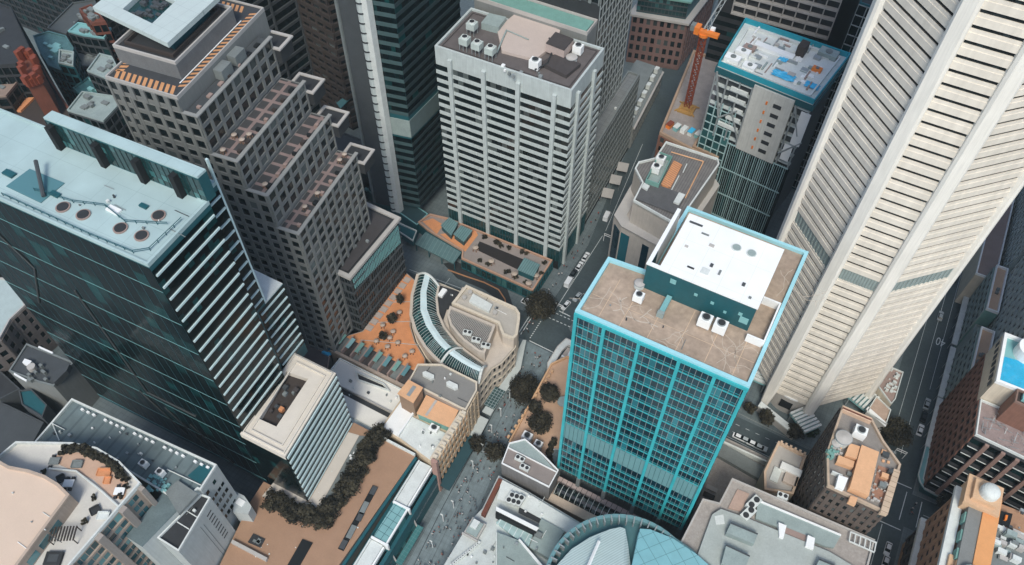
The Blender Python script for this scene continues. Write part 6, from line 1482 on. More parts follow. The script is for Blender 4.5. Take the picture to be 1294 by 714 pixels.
# ---------------------------------------------------------------- rooftop equipment
def proto_unit():
    T = thing('air_conditioner', 'x', 'air conditioner'); mb = MB().box(W0, -1, 1, -.8, .8, .35, 2.2); mb.build('casing', m_white, T)
    mb = MB().cyl((0, 0), .68, .68, 2.2, 2.42, 18); f = mb.build('fan_ring', m_metal, T); MB().cyl((0, 0), .56, .56, 2.42, 2.45, 18).build('fan', m_charcoal, f)
    for x in (-.85, .7):
        for y in (-.7, .55): MB().box(W0, x, x+.15, y, y+.15, 0, .35).build('leg', m_metal, T)
    return T
def proto_twin():
    T = thing('air_conditioner', 'x', 'air conditioner'); MB().box(W0, -1.5, 1.5, -.8, .8, .1, 1.3).build('casing', m_offwhite, T)
    for x in (-.75, .75): MB().cyl((x, 0), .56, .56, 1.3, 1.42, 16).build('fan', m_charcoal, T)
    return T
def proto_cooler():
    T = thing('cooling_tower', 'x', 'cooling tower'); MB().box(W0, -1.5, 1.5, -1.4, 1.4, 2.2, 4.4).build('casing', mat('pale_galvanised_panel', (.44, .50, .47), var=.2), T)
    f = MB().cyl((0, 0), 1.05, 1.05, 4.4, 4.9, 18).build('fan_ring', m_offwhite, T); MB().cyl((0, 0), .85, .85, 4.9, 4.94, 18).build('fan', m_charcoal, f)
    for x in (-1.4, -.1, 1.2):
        for y in (-1.3, 1.1): MB().box(W0, x, x+.18, y, y+.18, 0, 2.2).build('leg', m_metal, T)
    return T
def proto_tank():
    T = thing('water_tank', 'x', 'tank'); MB().cyl((0, 0), 2.2, 2.2, 0, 2.6, 24).build('tank_wall', m_offwhite, T); MB().cyl((0, 0), 2.2, .4, 2.6, 3.1, 24).build('lid', m_stonelight, T); MB().cyl((0, 0), 2.35, 2.35, 2.3, 2.6, 24).build('rim', m_metal, T); return T
PROTO = {}
def place(kind, fn, x, y, z, label, group=None, rz=0.0, s=1.0):
    p = at(x, y, z)
    if kind not in PROTO:
        PROTO[kind] = fn(); o = PROTO[kind]; o.location = p; o.rotation_euler = (0, 0, rz); o.scale = (s,)*3 if not isinstance(s, tuple) else s
        o['label'] = label
        if group: o['group'] = group
        return o
    return dup(PROTO[kind], p, rz, label, group, s)
def equipment():
    A = lambda *a, **k: place('unit', proto_unit, *a, **k)
    g = 'white chillers by the plant room of the turquoise tower'
    A(889, 411, 97.2, 'white chiller beside the teal plant room wall, nearer the pale cracks', g, s=1.45); A(908, 418.5, 97.2, 'white chiller beside the teal plant room wall, nearer the tower edge', g, s=1.45)
    A(806, 380, 97.2, 'lone white rooftop unit on the brown roof beside the pale notch parapet', s=1.15)
    g = 'white rooftop units on the patched grey roof'
    A(184, 589, 43.1, 'white rooftop unit on patched grey roof next to the terrace hedge', g, s=1.05); A(205, 600, 43.1, 'white rooftop unit on patched grey roof beside teal pipework', g, s=1.05)
    A(549, 543, 16.5, 'square white unit with one fan on the white sandstone building roof', s=(1.5, 1.3, .8))
    g = 'white chillers on the peach roof garden'
    A(666, 556, 8.8, 'larger white chiller on the peach roof garden beside grey brick block', g, s=1.55); A(680, 565, 8.8, 'smaller white chiller on the peach roof garden beside the dark shrubs', g, s=1.3)
    A(1083, 551, 41.6, 'tall white chiller beside round tanks on the brown corner office roof', s=1.7)
    A(676, 87, 87.7, 'white box unit on the dark edge of the banded tower roof', s=1.6); A(730, 68, 87.7, 'white box unit beside a teal tank at the banded tower roof corner', s=1.5)
    A(834, 207, 48.4, 'round fan unit inside the teal walled well, farther from dark roof', 'fan units in the teal walled roof well', s=1.5); A(828, 218, 48.4, 'round fan unit inside the teal walled well, closer to white hatch', 'fan units in the teal walled roof well', s=1.5)
    B = lambda *a, **k: place('twin', proto_twin, *a, **k)
    for x, y, l in ((591, 422, 'twin fan unit under louvred fan, next to the glass vault'), (602, 431, 'middle twin fan unit of three under the louvred fan'), (614, 438, 'twin fan unit under louvred fan, next to the street wall')): B(x, y, 22.5, l, 'twin fan units above the louvred fan', rz=.25)
    B(657, 581, 17.6, 'twin fan unit on brown gravel roof beside its white rail', 'twin fan units on the grey brick block'); B(663, 592, 17.6, 'twin fan unit on brown gravel roof nearer the blank brick wall', 'twin fan units on the grey brick block')
    B(988, 628, 27.5, 'small twin fan unit behind cream stone building', rz=.1)
    for k in range(3): B(645+k*6, 631-k*.5+k*2.2, 13.3, ('twin fan unit in the chiller bank next to the red parapet', 'twin fan unit in the centre of the chiller bank', 'twin fan unit in the chiller bank beside warm passage')[k], 'chiller bank on the pale low roof', rz=1.5, s=1.2)
    for k in range(2): B(944+k*7, 651-k*13, 27.5, ('twin fan unit on the salmon gravel edge, lower of two', 'twin fan unit on the salmon gravel edge, upper of two')[k], 'chiller stack beside salmon gravel roof', rz=1.2, s=1.5)
    C = lambda *a, **k: place('cooler', proto_cooler, *a, **k)
    g = 'cooling towers on the banded tower roof'
    C(588, 62, 87.7, 'legged cooling tower at the roof corner of the banded tower', g); C(603.5, 68, 87.7, 'legged cooling tower between two others along the banded tower edge', g); C(620, 74, 87.7, 'legged cooling tower next to the pinkish deck of the banded tower', g); C(597, 43, 87.7, 'legged cooling tower behind the front row on the banded tower roof', g)
    place('tank', proto_tank, 1063, 558, 41.6, 'big round white tank on the brown corner office roof', s=1.0); place('tank', proto_tank, 1055, 563, 41.6, 'small round tank beside the big white tank on corner office', s=.55)
    place('tank', proto_tank, 722, 77, 87.7, 'squat round tank at the banded tower roof corner', s=(.8, .8, .6))
    place('tank', proto_tank, 807.5, 362, 97.2, 'small round white tank behind the lone white rooftop unit', s=.55)
    # flat round vents in the white plant room roof and a teal duct below it
    p = at(838, 392, 97.2); T = thing('duct', 'teal grey duct sloping down from the plant room wall onto the brown roof', 'duct', (p.x, p.y, 97.15))
    MB().box(W0, p.x-.6, p.x+.6, p.y-1.6, p.y+3.4, 97.5, 98.8).build('duct_body', m_tealgrey, T); MB().box(W0, p.x-.8, p.x+.8, p.y-2.4, p.y-1.6, 97.16, 99).build('duct_hood', m_greygreen, T)
    for x, y, l in ((930.5, 313.6, 'round green vent set in the white plant room roof beside its seam'), (949.5, 320.7, 'round green vent set in the white plant room roof toward its far corner')):
        p = at(x, y, 106.5); T = thing('roof_vent', l, 'vent', (p.x, p.y, 106.5), 0, 'round vents on the white plant room'); MB().cyl((p.x, p.y), 1.15, 1.15, 106.5, 106.8, 24).build('rim', m_offwhite, T); MB().cyl((p.x, p.y), .95, .95, 106.8, 106.85, 24).build('grille', m_greygreen, T)
    # construction roof clutter
    for x, y, w, d, h, m, n, l, c in ((925, 78, 2.6, 1.6, 1.6, m_white, 'site_box', 'white machine box with round fan on the half-built roof', 'site box'), (938, 70, 2.4, 1.4, 1.6, m_white, 'site_box', 'pale machine box behind the white one on half-built roof', 'site box'), (946, 88, 2.2, 1.4, 1.5, m_white, 'site_box', 'white crate beside the cyan hoarding on half-built roof', 'site box'), (978, 66, 7, 1.3, .9, m_white, 'site_beam', 'long white beam lying across the half-built roof', 'beam'), (990, 75, 1.7, 1.7, .8, m_bluesheet, 'tarpaulin', 'small square blue tarpaulin on the half-built roof', 'tarpaulin'), (990, 96, 4.2, 1.9, .7, m_bluesheet, 'tarpaulin', 'crumpled large blue tarpaulin above the concrete core', 'tarpaulin'), (1026, 109, 2.6, 1.6, .7, m_bluesheet, 'tarpaulin', 'blue tarpaulin near the cream skyscraper edge of the half-built roof', 'tarpaulin'), (1012, 68, 1.4, 2.2, 3, m_dkbrown, 'site_hoist', 'dark brown hoist standing on the half-built roof', 'hoist'), (1046, 70, 3.2, 2, 1.2, m_greygreen, 'site_box', 'grey-green container stack at the far corner of half-built roof', 'site box'), (947, 62, 2, 1.4, .8, m_pink, 'site_box', 'pinkish pallet on the half-built roof', 'site box'), (1032, 89, 1.6, 1, .8, m_craneorange, 'site_box', 'orange pallet on the half-built roof', 'site box')):
        p = at(x, y, 75.7); T = thing(n, l, c, (p.x, p.y, 75.6)); F = Fr((p.x, p.y), -.1)
        if n == 'tarpaulin':
            mb = MB(); k = 7; H = [[random.uniform(.05, h) for _ in range(k+1)] for _ in range(k+1)]
            for i in range(k):
                for j in range(k): mb.face([F.p((a/k*2-1)*w*(1-.18*((b*3) % 2)), (b/k*2-1)*d, 75.65+H[a][b]) for a, b in ((i, j), (i+1, j), (i+1, j+1), (i, j+1))])
            mb.build('sheet', m, T)
        else:
            MB().box(F, -w, w, -d, d, 75.61, 75.6+h*1.4).build('body', m, T)
            if n == 'site_box': MB().cyl((p.x, p.y), min(w, d)*.6, min(w, d)*.6, 75.6+h*1.4, 75.9+h*1.4, 14).build('lid', m_midgrey, T)
    for k, (x, l) in enumerate(((846, 'orange skip by the crane on the brick podium roof'), (855, 'pale green site crate beside the orange skip'), (864, 'white site crate between pale crates'), (873, 'blue-white site crate on the brick podium roof'), (882, 'pale site crate next to the steel frame'))):
        p = at(x, 160+k*3.0, 37.8); T = thing('site_crate', l, 'crate', (p.x, p.y, 37.7), 0, 'crates and skip in a row on the brick podium'); F = Fr((p.x, p.y), 1.35)
        MB().box(F, -1.5, 1.5, -.9, .9, 37.72, 39.4).build('body', (m_craneorange, m_tealgrey, m_white, m_offwhite, m_tealgrey)[k], T); MB().box(F, -1.55, 1.55, -.95, .95, 39.4, 39.6).build('lid', (m_cranered, m_offwhite, m_offwhite, m_bluesheet, m_offwhite)[k], T)
equipment()
# ---------------------------------------------------------------- plants
def leafcloud(mb, c, r, n, size=.55):
    cx, cy, cz = c; rx, ry, rz = r; n = int(n*3.4); size *= .68
    nb = max(6, int(n/45)); cl = []
    for _ in range(nb):
        while True:
            v = Vector([random.uniform(-1, 1) for _ in range(3)])
            if v.length < 1: break
        cl.append((v*.82, random.uniform(.2, .46), random.random()**1.5))
    for _ in range(n):
        v, s, tone = random.choice(cl); d = Vector([random.gauss(0, 1) for _ in range(3)]).normalized(); q = v+d*s*random.random()**.4
        p = Vector((cx+q.x*rx, cy+q.y*ry, cz+q.z*rz)); nrm = (d+Vector((random.uniform(-.6, .6), random.uniform(-.6, .6), random.uniform(.1, 1.1)))).normalized()
        a = nrm.orthogonal().normalized(); b = nrm.cross(a); t = random.random()*6.28; a, b = a*math.cos(t)+b*math.sin(t), -a*math.sin(t)+b*math.cos(t); w = size*random.uniform(.5, 1.15)
        mb.face([p-a*w, p-b*w*.6, p+a*w, p+b*w*.6], 0, min(1, max(0, tone*.8+random.uniform(-.1, .2))))
def tree(x, y, z, rad, h, label, m=None, n=1500, group=None):
    p = at(x, y, z+h*.6); p.z = z; T = thing('tree', label, 'tree', tuple(p), 0, group)
    mb = MB().tube(p, p+Vector((.1, 0, h*.45)), .28, 8, 0, .18)
    for k in range(5): a = k*1.26; mb.tube(p+Vector((.1, 0, h*.4)), p+Vector((math.cos(a)*rad*.6, math.sin(a)*rad*.6, h*.75)), .13, 5, 0, .05)
    mb.build('trunk', m_trunk, T); mb = MB(); leafcloud(mb, (p.x, p.y, z+h*.64), (rad, rad, h*.4), n); mb.build('crown', m or m_leaf, T); return T
def plants():
    tree(684, 386, 0, 6.4, 9, 'broad dark tree at the street corner beside the terrace podium', n=2600)
    g = 'dark trees along the mall'
    tree(664, 492, 0, 6.0, 9, 'wide dark tree spreading over the mall beside the roof garden wall', n=2400, group=g)
    tree(625, 570, 0, 3.4, 9, 'dark tree by the grey brick block on the mall', n=1100, group=g); tree(603, 560, 0, 3.0, 8, 'loose dark tree in the middle of the mall below the sandstone awning', n=800, group=g)
    tree(694, 496, 8.8, 3.6, 5, 'dense dark tree in the roof garden next to the tower edge', n=1300); tree(682, 533, 8.8, 4.3, 4.5, 'rounded dark tree filling the roof garden bed', n=1500); tree(676, 514, 8.8, 2.6, 4, 'smaller dark tree at the roof garden wall', n=700)
    tree(1133, 546, 0, 5.4, 9, 'big dark tree on the pavement between kiosk and parked white car', n=2300); g = 'round dark trees in front of the octagonal tower'
    tree(969, 527, .1, 2.9, 6, 'round dark tree before the tower lobby, nearer the turquoise tower', n=1000, group=g); tree(1006, 545, .1, 3.0, 6, 'round dark tree before the tower lobby, nearer the brown corner office', n=1000, group=g)
    tree(948, 515, .1, 2.2, 5, 'small dark tree partly behind the turquoise tower corner', n=600)
    tree(1196, 634, .1, 3.4, 7, 'dark tree on the corner below the teal street awning', n=1100); tree(1026, 545, .1, 2.4, 4, 'low green tree beside the entrance portal', m_leafg, n=600)
    g = 'small trees on the orange terrace'
    tree(495, 402, 13.5, 1.9, 5.5, 'dark tree on the orange terrace next to the charcoal roofed wing', n=600, group=g); tree(484, 424, 13.5, 1.5, 4.6, 'dark tree in the middle of the orange terrace between umbrellas', n=450, group=g); tree(505, 378, 13.5, 1.5, 5, 'tall thin dark tree at the far end of the orange terrace', n=450, group=g)
    def shrub(x, y, z, r, lab, m=None, n=170, gr=None):
        p = at(x, y, z+.6); T = thing('shrub', lab, 'shrub', (p.x, p.y, z), 0, gr); mb = MB(); leafcloud(mb, (p.x, p.y, z+.7), (r, r, .9), n, .35); mb.build('foliage', m or m_leaf, T); MB().tube((p.x, p.y, z), (p.x, p.y, z+.6), .06).build('stem', m_trunk, T)
    g = 'dark shrubs on the podium terrace'
    for x, y, r, l in ((613, 299, 1.4, 'dark shrub beside orange paving against the banded tower'), (627, 306, 1.7, 'dark shrub between first and second pier of the podium'), (633, 310, 1.4, 'dark shrub clump near the middle pier foot'), (643, 313, 1.1, 'narrow dark shrub by the middle pier'), (662, 318, 1.9, 'dark shrub with pale heart by the lawn end'), (606, 329, 1.4, 'dark shrub at the lawn front near the canopy'), (617, 333, 1.3, 'dark shrub beside pale cafe tables'), (641, 343, 1.5, 'dark shrub at the podium front edge'), (652, 350, 1.2, 'small dark shrub near the glass pavilion front'), (664, 357, 1.2, 'olive shrub at the podium street corner'), (684, 345, 1.2, 'dark shrub in the corner planter near the street'), (688, 332, 1.1, 'reddish dark shrub by the pavilion and pier')): shrub(x, y, 5.8, r, l, None, 200, g)
    # L-shaped hedge on the retail deck
    def hedge(name, lab, path, z, w, h, n, m, cat='hedge'):
        T = thing(name, lab, cat, (*at2(*path[0], z), z)); mb = MB(); st = MB(); pts = [Vector(at2(x, y, z)) for x, y in path]
        for a, b in zip(pts, pts[1:]):
            L = (b-a).length; k = max(2, int(L/(w*.3)))
            for i in range(k+1):
                c = a.lerp(b, i/k)+Vector((random.uniform(-.4, .4), random.uniform(-.4, .4))); leafcloud(mb, (c.x, c.y, z+h*.5), (w*.56, w*.56, h*.62*random.uniform(.85, 1.15)), int(n), .6); st.tube((c.x, c.y, z), (c.x, c.y, z+h*.5), .07, 4)
        mb.build('foliage', m, T); st.build('stem', m_trunk, T)
    hedge('hedge', 'long dark L-shaped hedge round the cream paved terrace', [(481, 549), (462, 578), (440, 615), (410, 657), (372, 648), (345, 634)], 16, 6.6, 3.2, 330, m_leaf)
    hedge('hedge', 'curved dark hedge edging the peach roof terrace', [(80, 572), (96, 566), (120, 575), (142, 588), (158, 606)], 52.6, 2.2, 1.8, 130, m_leaf)
    hedge('hedge', 'dark curved shrub bed against the turquoise tower base', [(700, 556), (694, 572), (695, 590), (701, 603)], 8.8, 1.8, 1.4, 110, m_leaf)
    g = 'potted shrubs on the pale roof terrace'
    for x, y, l in ((153, 627, 'dark potted shrub beside the square terrace table'), (160, 614, 'leafy potted shrub at the terrace corner rail'), (119, 629, 'small dark shrub on the pale terrace by the divider'), (56, 596, 'dark shrub by the curved cream roof'), (107, 659, 'grey-leaved potted shrub on the lower pale terrace')): shrub(x, y, 52.7, .9, l, None, 130, g)
plants()
# ---------------------------------------------------------------- umbrellas, terrace furniture, street shades
def proto_umbrella():
    T = thing('umbrella', 'x', 'umbrella'); mb = MB(); mb.cyl((0, 0), 1.5, .05, 2.2, 2.95, 8); mb.build('canopy', mat('faded_canvas', (.40, .33, .27)), T); MB().tube((0, 0, 0), (0, 0, 2.3), .06, 6).build('pole', m_metal, T)
    MB().cyl((0, 0), .7, .7, .7, .78, 10).build('table_top', mat('brown_table', (.20, .12, .08)), T)
    for k in range(5): a = k*1.257; MB().box(Fr((1.3*math.cos(a), 1.3*math.sin(a)), a), -.25, .25, -.25, .25, 0, .8).build('stool', mat('brown_table', (.20, .12, .08)), T)
    return T
def furniture():
    U = lambda x, y, z, l, g, s=.62: place('umbrella', proto_umbrella, x, y, z, l, g, random.random(), s)
    g = 'cafe umbrellas on the orange terrace'
    for x, y, l in ((484, 413, 'pale cafe umbrella beside the middle tree and the wing wall'), (497, 421, 'pale cafe umbrella just past the middle tree'), (493, 429, 'pale cafe umbrella below the middle tree'), (503, 435, 'pale cafe umbrella on open orange paving toward the vault'), (476, 433, 'brown cafe table umbrella near the pergola bays'), (490, 440, 'pale cafe umbrella touching the pergola edge'), (521, 446, 'pale cafe umbrella by the glass vault gutter'), (512, 452, 'pale cafe umbrella at the pergola end'), (505, 397, 'pale cafe umbrella at the terrace end near the tree'), (453, 446, 'umbrella inside the pergola bays')): U(x, y, 13.6, l, g)
    g = 'white umbrellas on the stepped tower terraces'
    for x, y, z, l in ((297, 174, 99, 'white umbrella next to a dark planter on upper terrace'), (307, 180, 99, 'larger white umbrella in the middle of the upper terrace'), (316, 173, 99, 'white umbrella at the far end of the upper terrace'), (283, 193, 99, 'white umbrella near the upper terrace corner'), (336, 236, 88.5, 'white umbrella at the corner of the second terrace'), (386, 264, 75.5, 'umbrella near the corner on the lowest terrace'), (402, 247, 75.5, 'umbrella halfway along the lowest terrace'), (430, 205, 75.5, 'umbrella far along the lowest terrace'), (436, 198, 75.5, 'umbrella at the far corner of the lowest terrace')): U(x, y, z, l, g, .55)
    g = 'pale tables on the podium terrace'
    for x, y, l in ((668, 361, 'white umbrella at the podium corner by the kerb'), (677, 351, 'white umbrella near the olive shrub on the podium'), (601, 316, 'white umbrella beside the dark lawn end'), (621, 333, 'pale umbrella among shrubs on the podium front'), (650, 349, 'pale umbrella between front shrubs of the podium')): U(x, y, 5.8, l, g, .8)
    def shade(x, y, l):
        p = at(x, y, 4.2); T = thing('street_canopy', l, 'canopy', (p.x, p.y, 0), 0, 'square grey shades on the footpath'); F = Fr((p.x, p.y), .22)
        mb = MB().box(F, -2.3, 2.3, -2.6, 2.6, 4.1, 4.3); mb.build('canopy_roof', m_stonelight, T)
        for a in (-2, 2):
            for b in (-2.3, 2.3): q = F.p(a, b, 0); MB().cyl((q.x, q.y), .08, .08, .1, 4.1, 6).build('post', m_metal, T)
    for x, y, l in ((787, 211, 'square grey shade far up the narrow street past two others'), (778, 227, 'square grey shade in the middle of the narrow street'), (768, 244, 'square grey shade next to the white delivery truck')): shade(x, y, l)
    # apartment terraces
    def table(x, y, l, seats=4, m=m_white, z=52.72):
        p = at(x, y, z); T = thing('terrace_table', l, 'table', (p.x, p.y, z)); F = Fr((p.x, p.y), .5); MB().box(F, -1.3, 1.3, -1, 1, z+.7, z+.8).build('table_top', m, T)
        for a in (-1, .9): MB().box(F, a, a+.1, -.7, .7, z, z+.7).build('leg', m_metal, T)
        for k in range(seats): s = -1 if k % 2 else 1; u = -.7+1.4*(k//2); MB().box(F, u-.35, u+.35, s*1.5-.3, s*1.5+.3, z, z+.75).build('chair', m_charcoal, T)
    table(88, 612, 'white square table ringed by black chairs on the pale terrace'); table(152, 622, 'white square table on the peach terrace corner', 4, m_white); table(70, 584, 'grey table on the peach terrace by the curved roof', 2, m_midgrey)
    def sofa(x, y, l, m, w=1.6, z=52.72, rz=.5):
        p = at(x, y, z); T = thing('terrace_sofa', l, 'sofa', (p.x, p.y, z)); F = Fr((p.x, p.y), rz); MB().box(F, -w, w, -.8, .8, z, z+.5).build('seat', m, T); MB().box(F, -w, w, .8, 1.1, z, z+1.0).build('backrest', m, T)
        for a in (-w-.2, w): MB().box(F, a, a+.2, -.8, 1.1, z, z+.7).build('arm', m, T)
    sofa(132, 598, 'orange wooden sofa on the peach terrace beside the hedge', m_orange); sofa(136, 608, 'small orange wooden armchair near the orange sofa', m_orange, .7); sofa(98, 588, 'grey sun lounger pair on the peach terrace', m_midgrey, 1.2); sofa(78, 606, 'black slatted lounger on the pale terrace', m_charcoal, .8, rz=1.1); sofa(121, 646, 'black framed daybed with white cushion on the lower terrace', m_charcoal, 1.0, rz=1.1); sofa(131, 653, 'white sofa with black cushion by the lower terrace rail', m_offwhite, 1.3, rz=.5)
    p = at(80, 675, 55); T = thing('pergola', 'dark brown slatted pergola over the lower terrace beside teal windows', 'pergola', (p.x, p.y, 52.6)); F = Fr((p.x, p.y), .55); mb = MB()
    for k in range(9): mb.box(F, -3+k*.72, -2.7+k*.72, -1.8, 1.8, 55.2, 55.5)
    mb.build('slat', m_dkbrown, T)
    for a in (-3, 2.8):
        for b in (-1.7, 1.5): MB().box(F, a, a+.2, b, b+.2, 52.6, 55.2).build('post', m_dkbrown, T)
    p = at(68, 706, 53); T = thing('spa_pool', 'black square spa tub on the lower terrace', 'spa tub', (p.x, p.y, 52.6)); F = Fr((p.x, p.y), .5); MB().box(F, -2, 2, -1.6, 1.6, 52.6, 53.5).build('tub', m_charcoal, T); MB().box(F, -1.2, 1.2, -.9, .9, 53.5, 53.56).build('cover', m_darkgrey, T)
furniture()
# ---------------------------------------------------------------- vehicles
def car_mesh(T, m_body, L=4.6, Wd=1.8, h=1.45, van=False):
    pl = [(-L/2+.15, -Wd/2), (L/2-.3, -Wd/2+.02), (L/2, -Wd/2+.35), (L/2, Wd/2-.35), (L/2-.3, Wd/2-.02), (-L/2+.15, Wd/2), (-L/2, Wd/2-.25), (-L/2, -Wd/2+.25)]
    mb = MB(); mb.prism(pl, .3, .82); ins = inset(pl, .08)
    for k in range(8): j = (k+1) % 8; a, b = ccw(pl), ins; mb.face([(*a[k], .82), (*a[j], .82), (*b[j], .92), (*b[k], .92)])
    mb.face([(*q, .92) for q in ins]); mb.build('body', m_body, T)
    def cab(name, x0, x1, x2, x3, z0, z1, w0, w1, m):
        mb = MB(); A = [(x0, -w0), (x3, -w0), (x3, w0), (x0, w0)]; Bq = [(x1, -w1), (x2, -w1), (x2, w1), (x1, w1)]
        for k in range(4): j = (k+1) % 4; mb.face([(*A[k], z0), (*A[j], z0), (*Bq[j], z1), (*Bq[k], z1)])
        mb.face([(*q, z1) for q in Bq]); return mb.build(name, m, T)
    if van:
        cab('cargo_box', -L/2+.1, -L/2+.12, L/2-1.7, L/2-1.68, .92, 2.6, Wd/2-.05, Wd/2-.07, m_body); cab('windscreen', L/2-1.65, L/2-1.6, L/2-1.0, L/2-.3, .92, 1.9, Wd/2-.1, Wd/2-.2, g_black)
    else:
        cab('window', -L/2+.45, -L/2+1.0, L/2-1.9, L/2-1.15, .92, h-.04, Wd/2-.1, Wd/2-.3, g_black); MB().box(W0, -L/2+1.02, L/2-1.92, -Wd/2+.3, Wd/2-.3, h-.04, h).build('roof', m_body, T)
        for y in (-Wd/2+.3, Wd/2-.3): MB().box(W0, L/2-.12, L/2+.02, y-.2, y+.2, .55, .72).build('headlight', m_offwhite, T)
    for x in (-L/2+.85, L/2-.85):
        for y in (-Wd/2+.02, Wd/2-.22): 
            mb = MB(); mb.tube((x, y, .32), (x, y+.2, .32), .32, 12); mb.build('wheel', m_black, T)
def vehicles():
    pw = mat('white_car_paint', (.72, .74, .74), rough=.25, var=.04); pd_ = mat('dark_car_paint', (.03, .035, .04), rough=.25, var=.05); pg = mat('silver_car_paint', (.38, .42, .43), rough=.25, var=.05)
    P = {}
    for k, m in (('white', pw), ('dark', pd_), ('silver', pg)):
        P[k] = thing('parked_car', 'x', 'car'); car_mesh(P[k], m)
    P['van'] = thing('delivery_van', 'x', 'van'); car_mesh(P['van'], pw, 5.6, 2.1, 2.5, True)
    used = set()
    def put(k, x, y, deg, lab, g):
        p = at(x, y, .3); p.z = .012
        if k not in used: used.add(k); o = P[k]; o.location = p; o.rotation_euler = (0, 0, R(deg)); o['label'] = lab; o['group'] = g; return
        dup(P[k], p, R(deg), lab, g)
    g = 'cars in the street beside the banded tower'
    put('white', 740, 325, 90, 'white car parked at the head of the row beside the banded tower', g); put('white', 732, 337, 90, 'white car parked second in the row beside the banded tower', g); put('dark', 724.5, 346, 90, 'dark car parked between two white vehicles', g); put('van', 719, 357, 90, 'white van parked next to the corner tree', g)
    put('white', 715, 386.5, 262, 'white car waiting at the stop line by the corner tree', g); put('silver', 729.5, 376, 262, 'silver car partly hidden by the turquoise tower edge', g); put('van', 767, 274, 95, 'white delivery truck far up the narrow street', g); put('van', 667, 384, 172, 'small white van stopped under the terrace podium corner', g)
    g = 'cars along the wide avenue'
    put('white', 1162.5, 544, 88, 'white car parked on the avenue next to the big tree', g); put('dark', 1167, 527, 88, 'dark car parked between two others on the avenue', g); put('silver', 1171, 511, 88, 'silver car parked at the far end of the avenue row', g); put('silver', 1127.5, 578, 95, 'silver car standing behind the white gate by the big tree', g)
    put('white', 1121.5, 694, 268, 'white car in the avenue lane beside the layered roofs', g); put('white', 1118.5, 711, 268, 'white car following close behind another at the picture edge', g); put('silver', 1188, 400, 90, 'silver car far up the avenue by the octagonal tower', g); put('dark', 1206, 352, 90, 'dark car far up the avenue near the white awning', g)
    g = 'white vehicles parked along the cross street'
    for k, (x, y) in enumerate(((934, 553), (943, 557), (952, 561.5), (960.5, 566))): put('silver' if k % 2 else 'white', x, y, 0, ('first parked white car from the turquoise tower on the cross street', 'second parked car from the turquoise tower on the cross street', 'third parked car from the turquoise tower on the cross street', 'last parked car before the cream stone building')[k], g)
vehicles()
# ---------------------------------------------------------------- poles and people
def poles():
    P0 = None
    for k, (x, y, l) in enumerate(((644, 503, 'slim white light pole beside the wide mall tree'), (633, 526, 'slim white light pole opposite the pale awning'), (621.5, 547, 'slim white light pole near the dark awning edge'), (610.5, 571, 'slim white light pole between two loose trees'), (598, 592, 'slim white light pole by the sandstone end pier'), (573.5, 642, 'slim white light pole beside the first glass bay'), (560.5, 659, 'slim white light pole in the middle of the paved mall'), (547, 692, 'slim white light pole at the near end of the mall'), (599, 588, 'second slim white pole by the sandstone end pier'))):
        if k == 8: break
        p = at(x, y, 0); T = thing('light_pole', l, 'light pole', (p.x, p.y, .03), 0, 'slim white light poles along the mall')
        MB().tube((p.x, p.y, .03), (p.x, p.y, 5.4), .13, 6).build('pole', m_white, T); MB().box(W0, p.x-.7, p.x+.2, p.y-.15, p.y+.15, 5.2, 5.5).build('lamp_head', m_offwhite, T)
    for x, y, a, l in ((707, 388, .0, 'white traffic gantry frame at the corner crossing'), (768, 300, 0, 'white traffic gantry frame up the narrow street'), (1138, 572, 0, 'white barrier gate beside the silver car by the big tree')):
        p = at(x, y, 3); T = thing('traffic_gantry', l, 'gantry', (p.x, p.y, 0)); 
        for dx in (-1.6, 1.6): MB().tube((p.x+dx, p.y, 0), (p.x+dx, p.y, 4.6), .12, 6).build('post', m_white, T)
        for z in (4.6, 3.6): MB().tube((p.x-1.6, p.y, z), (p.x+1.6, p.y, z), .12, 6).build('crossbar', m_white, T)
poles()
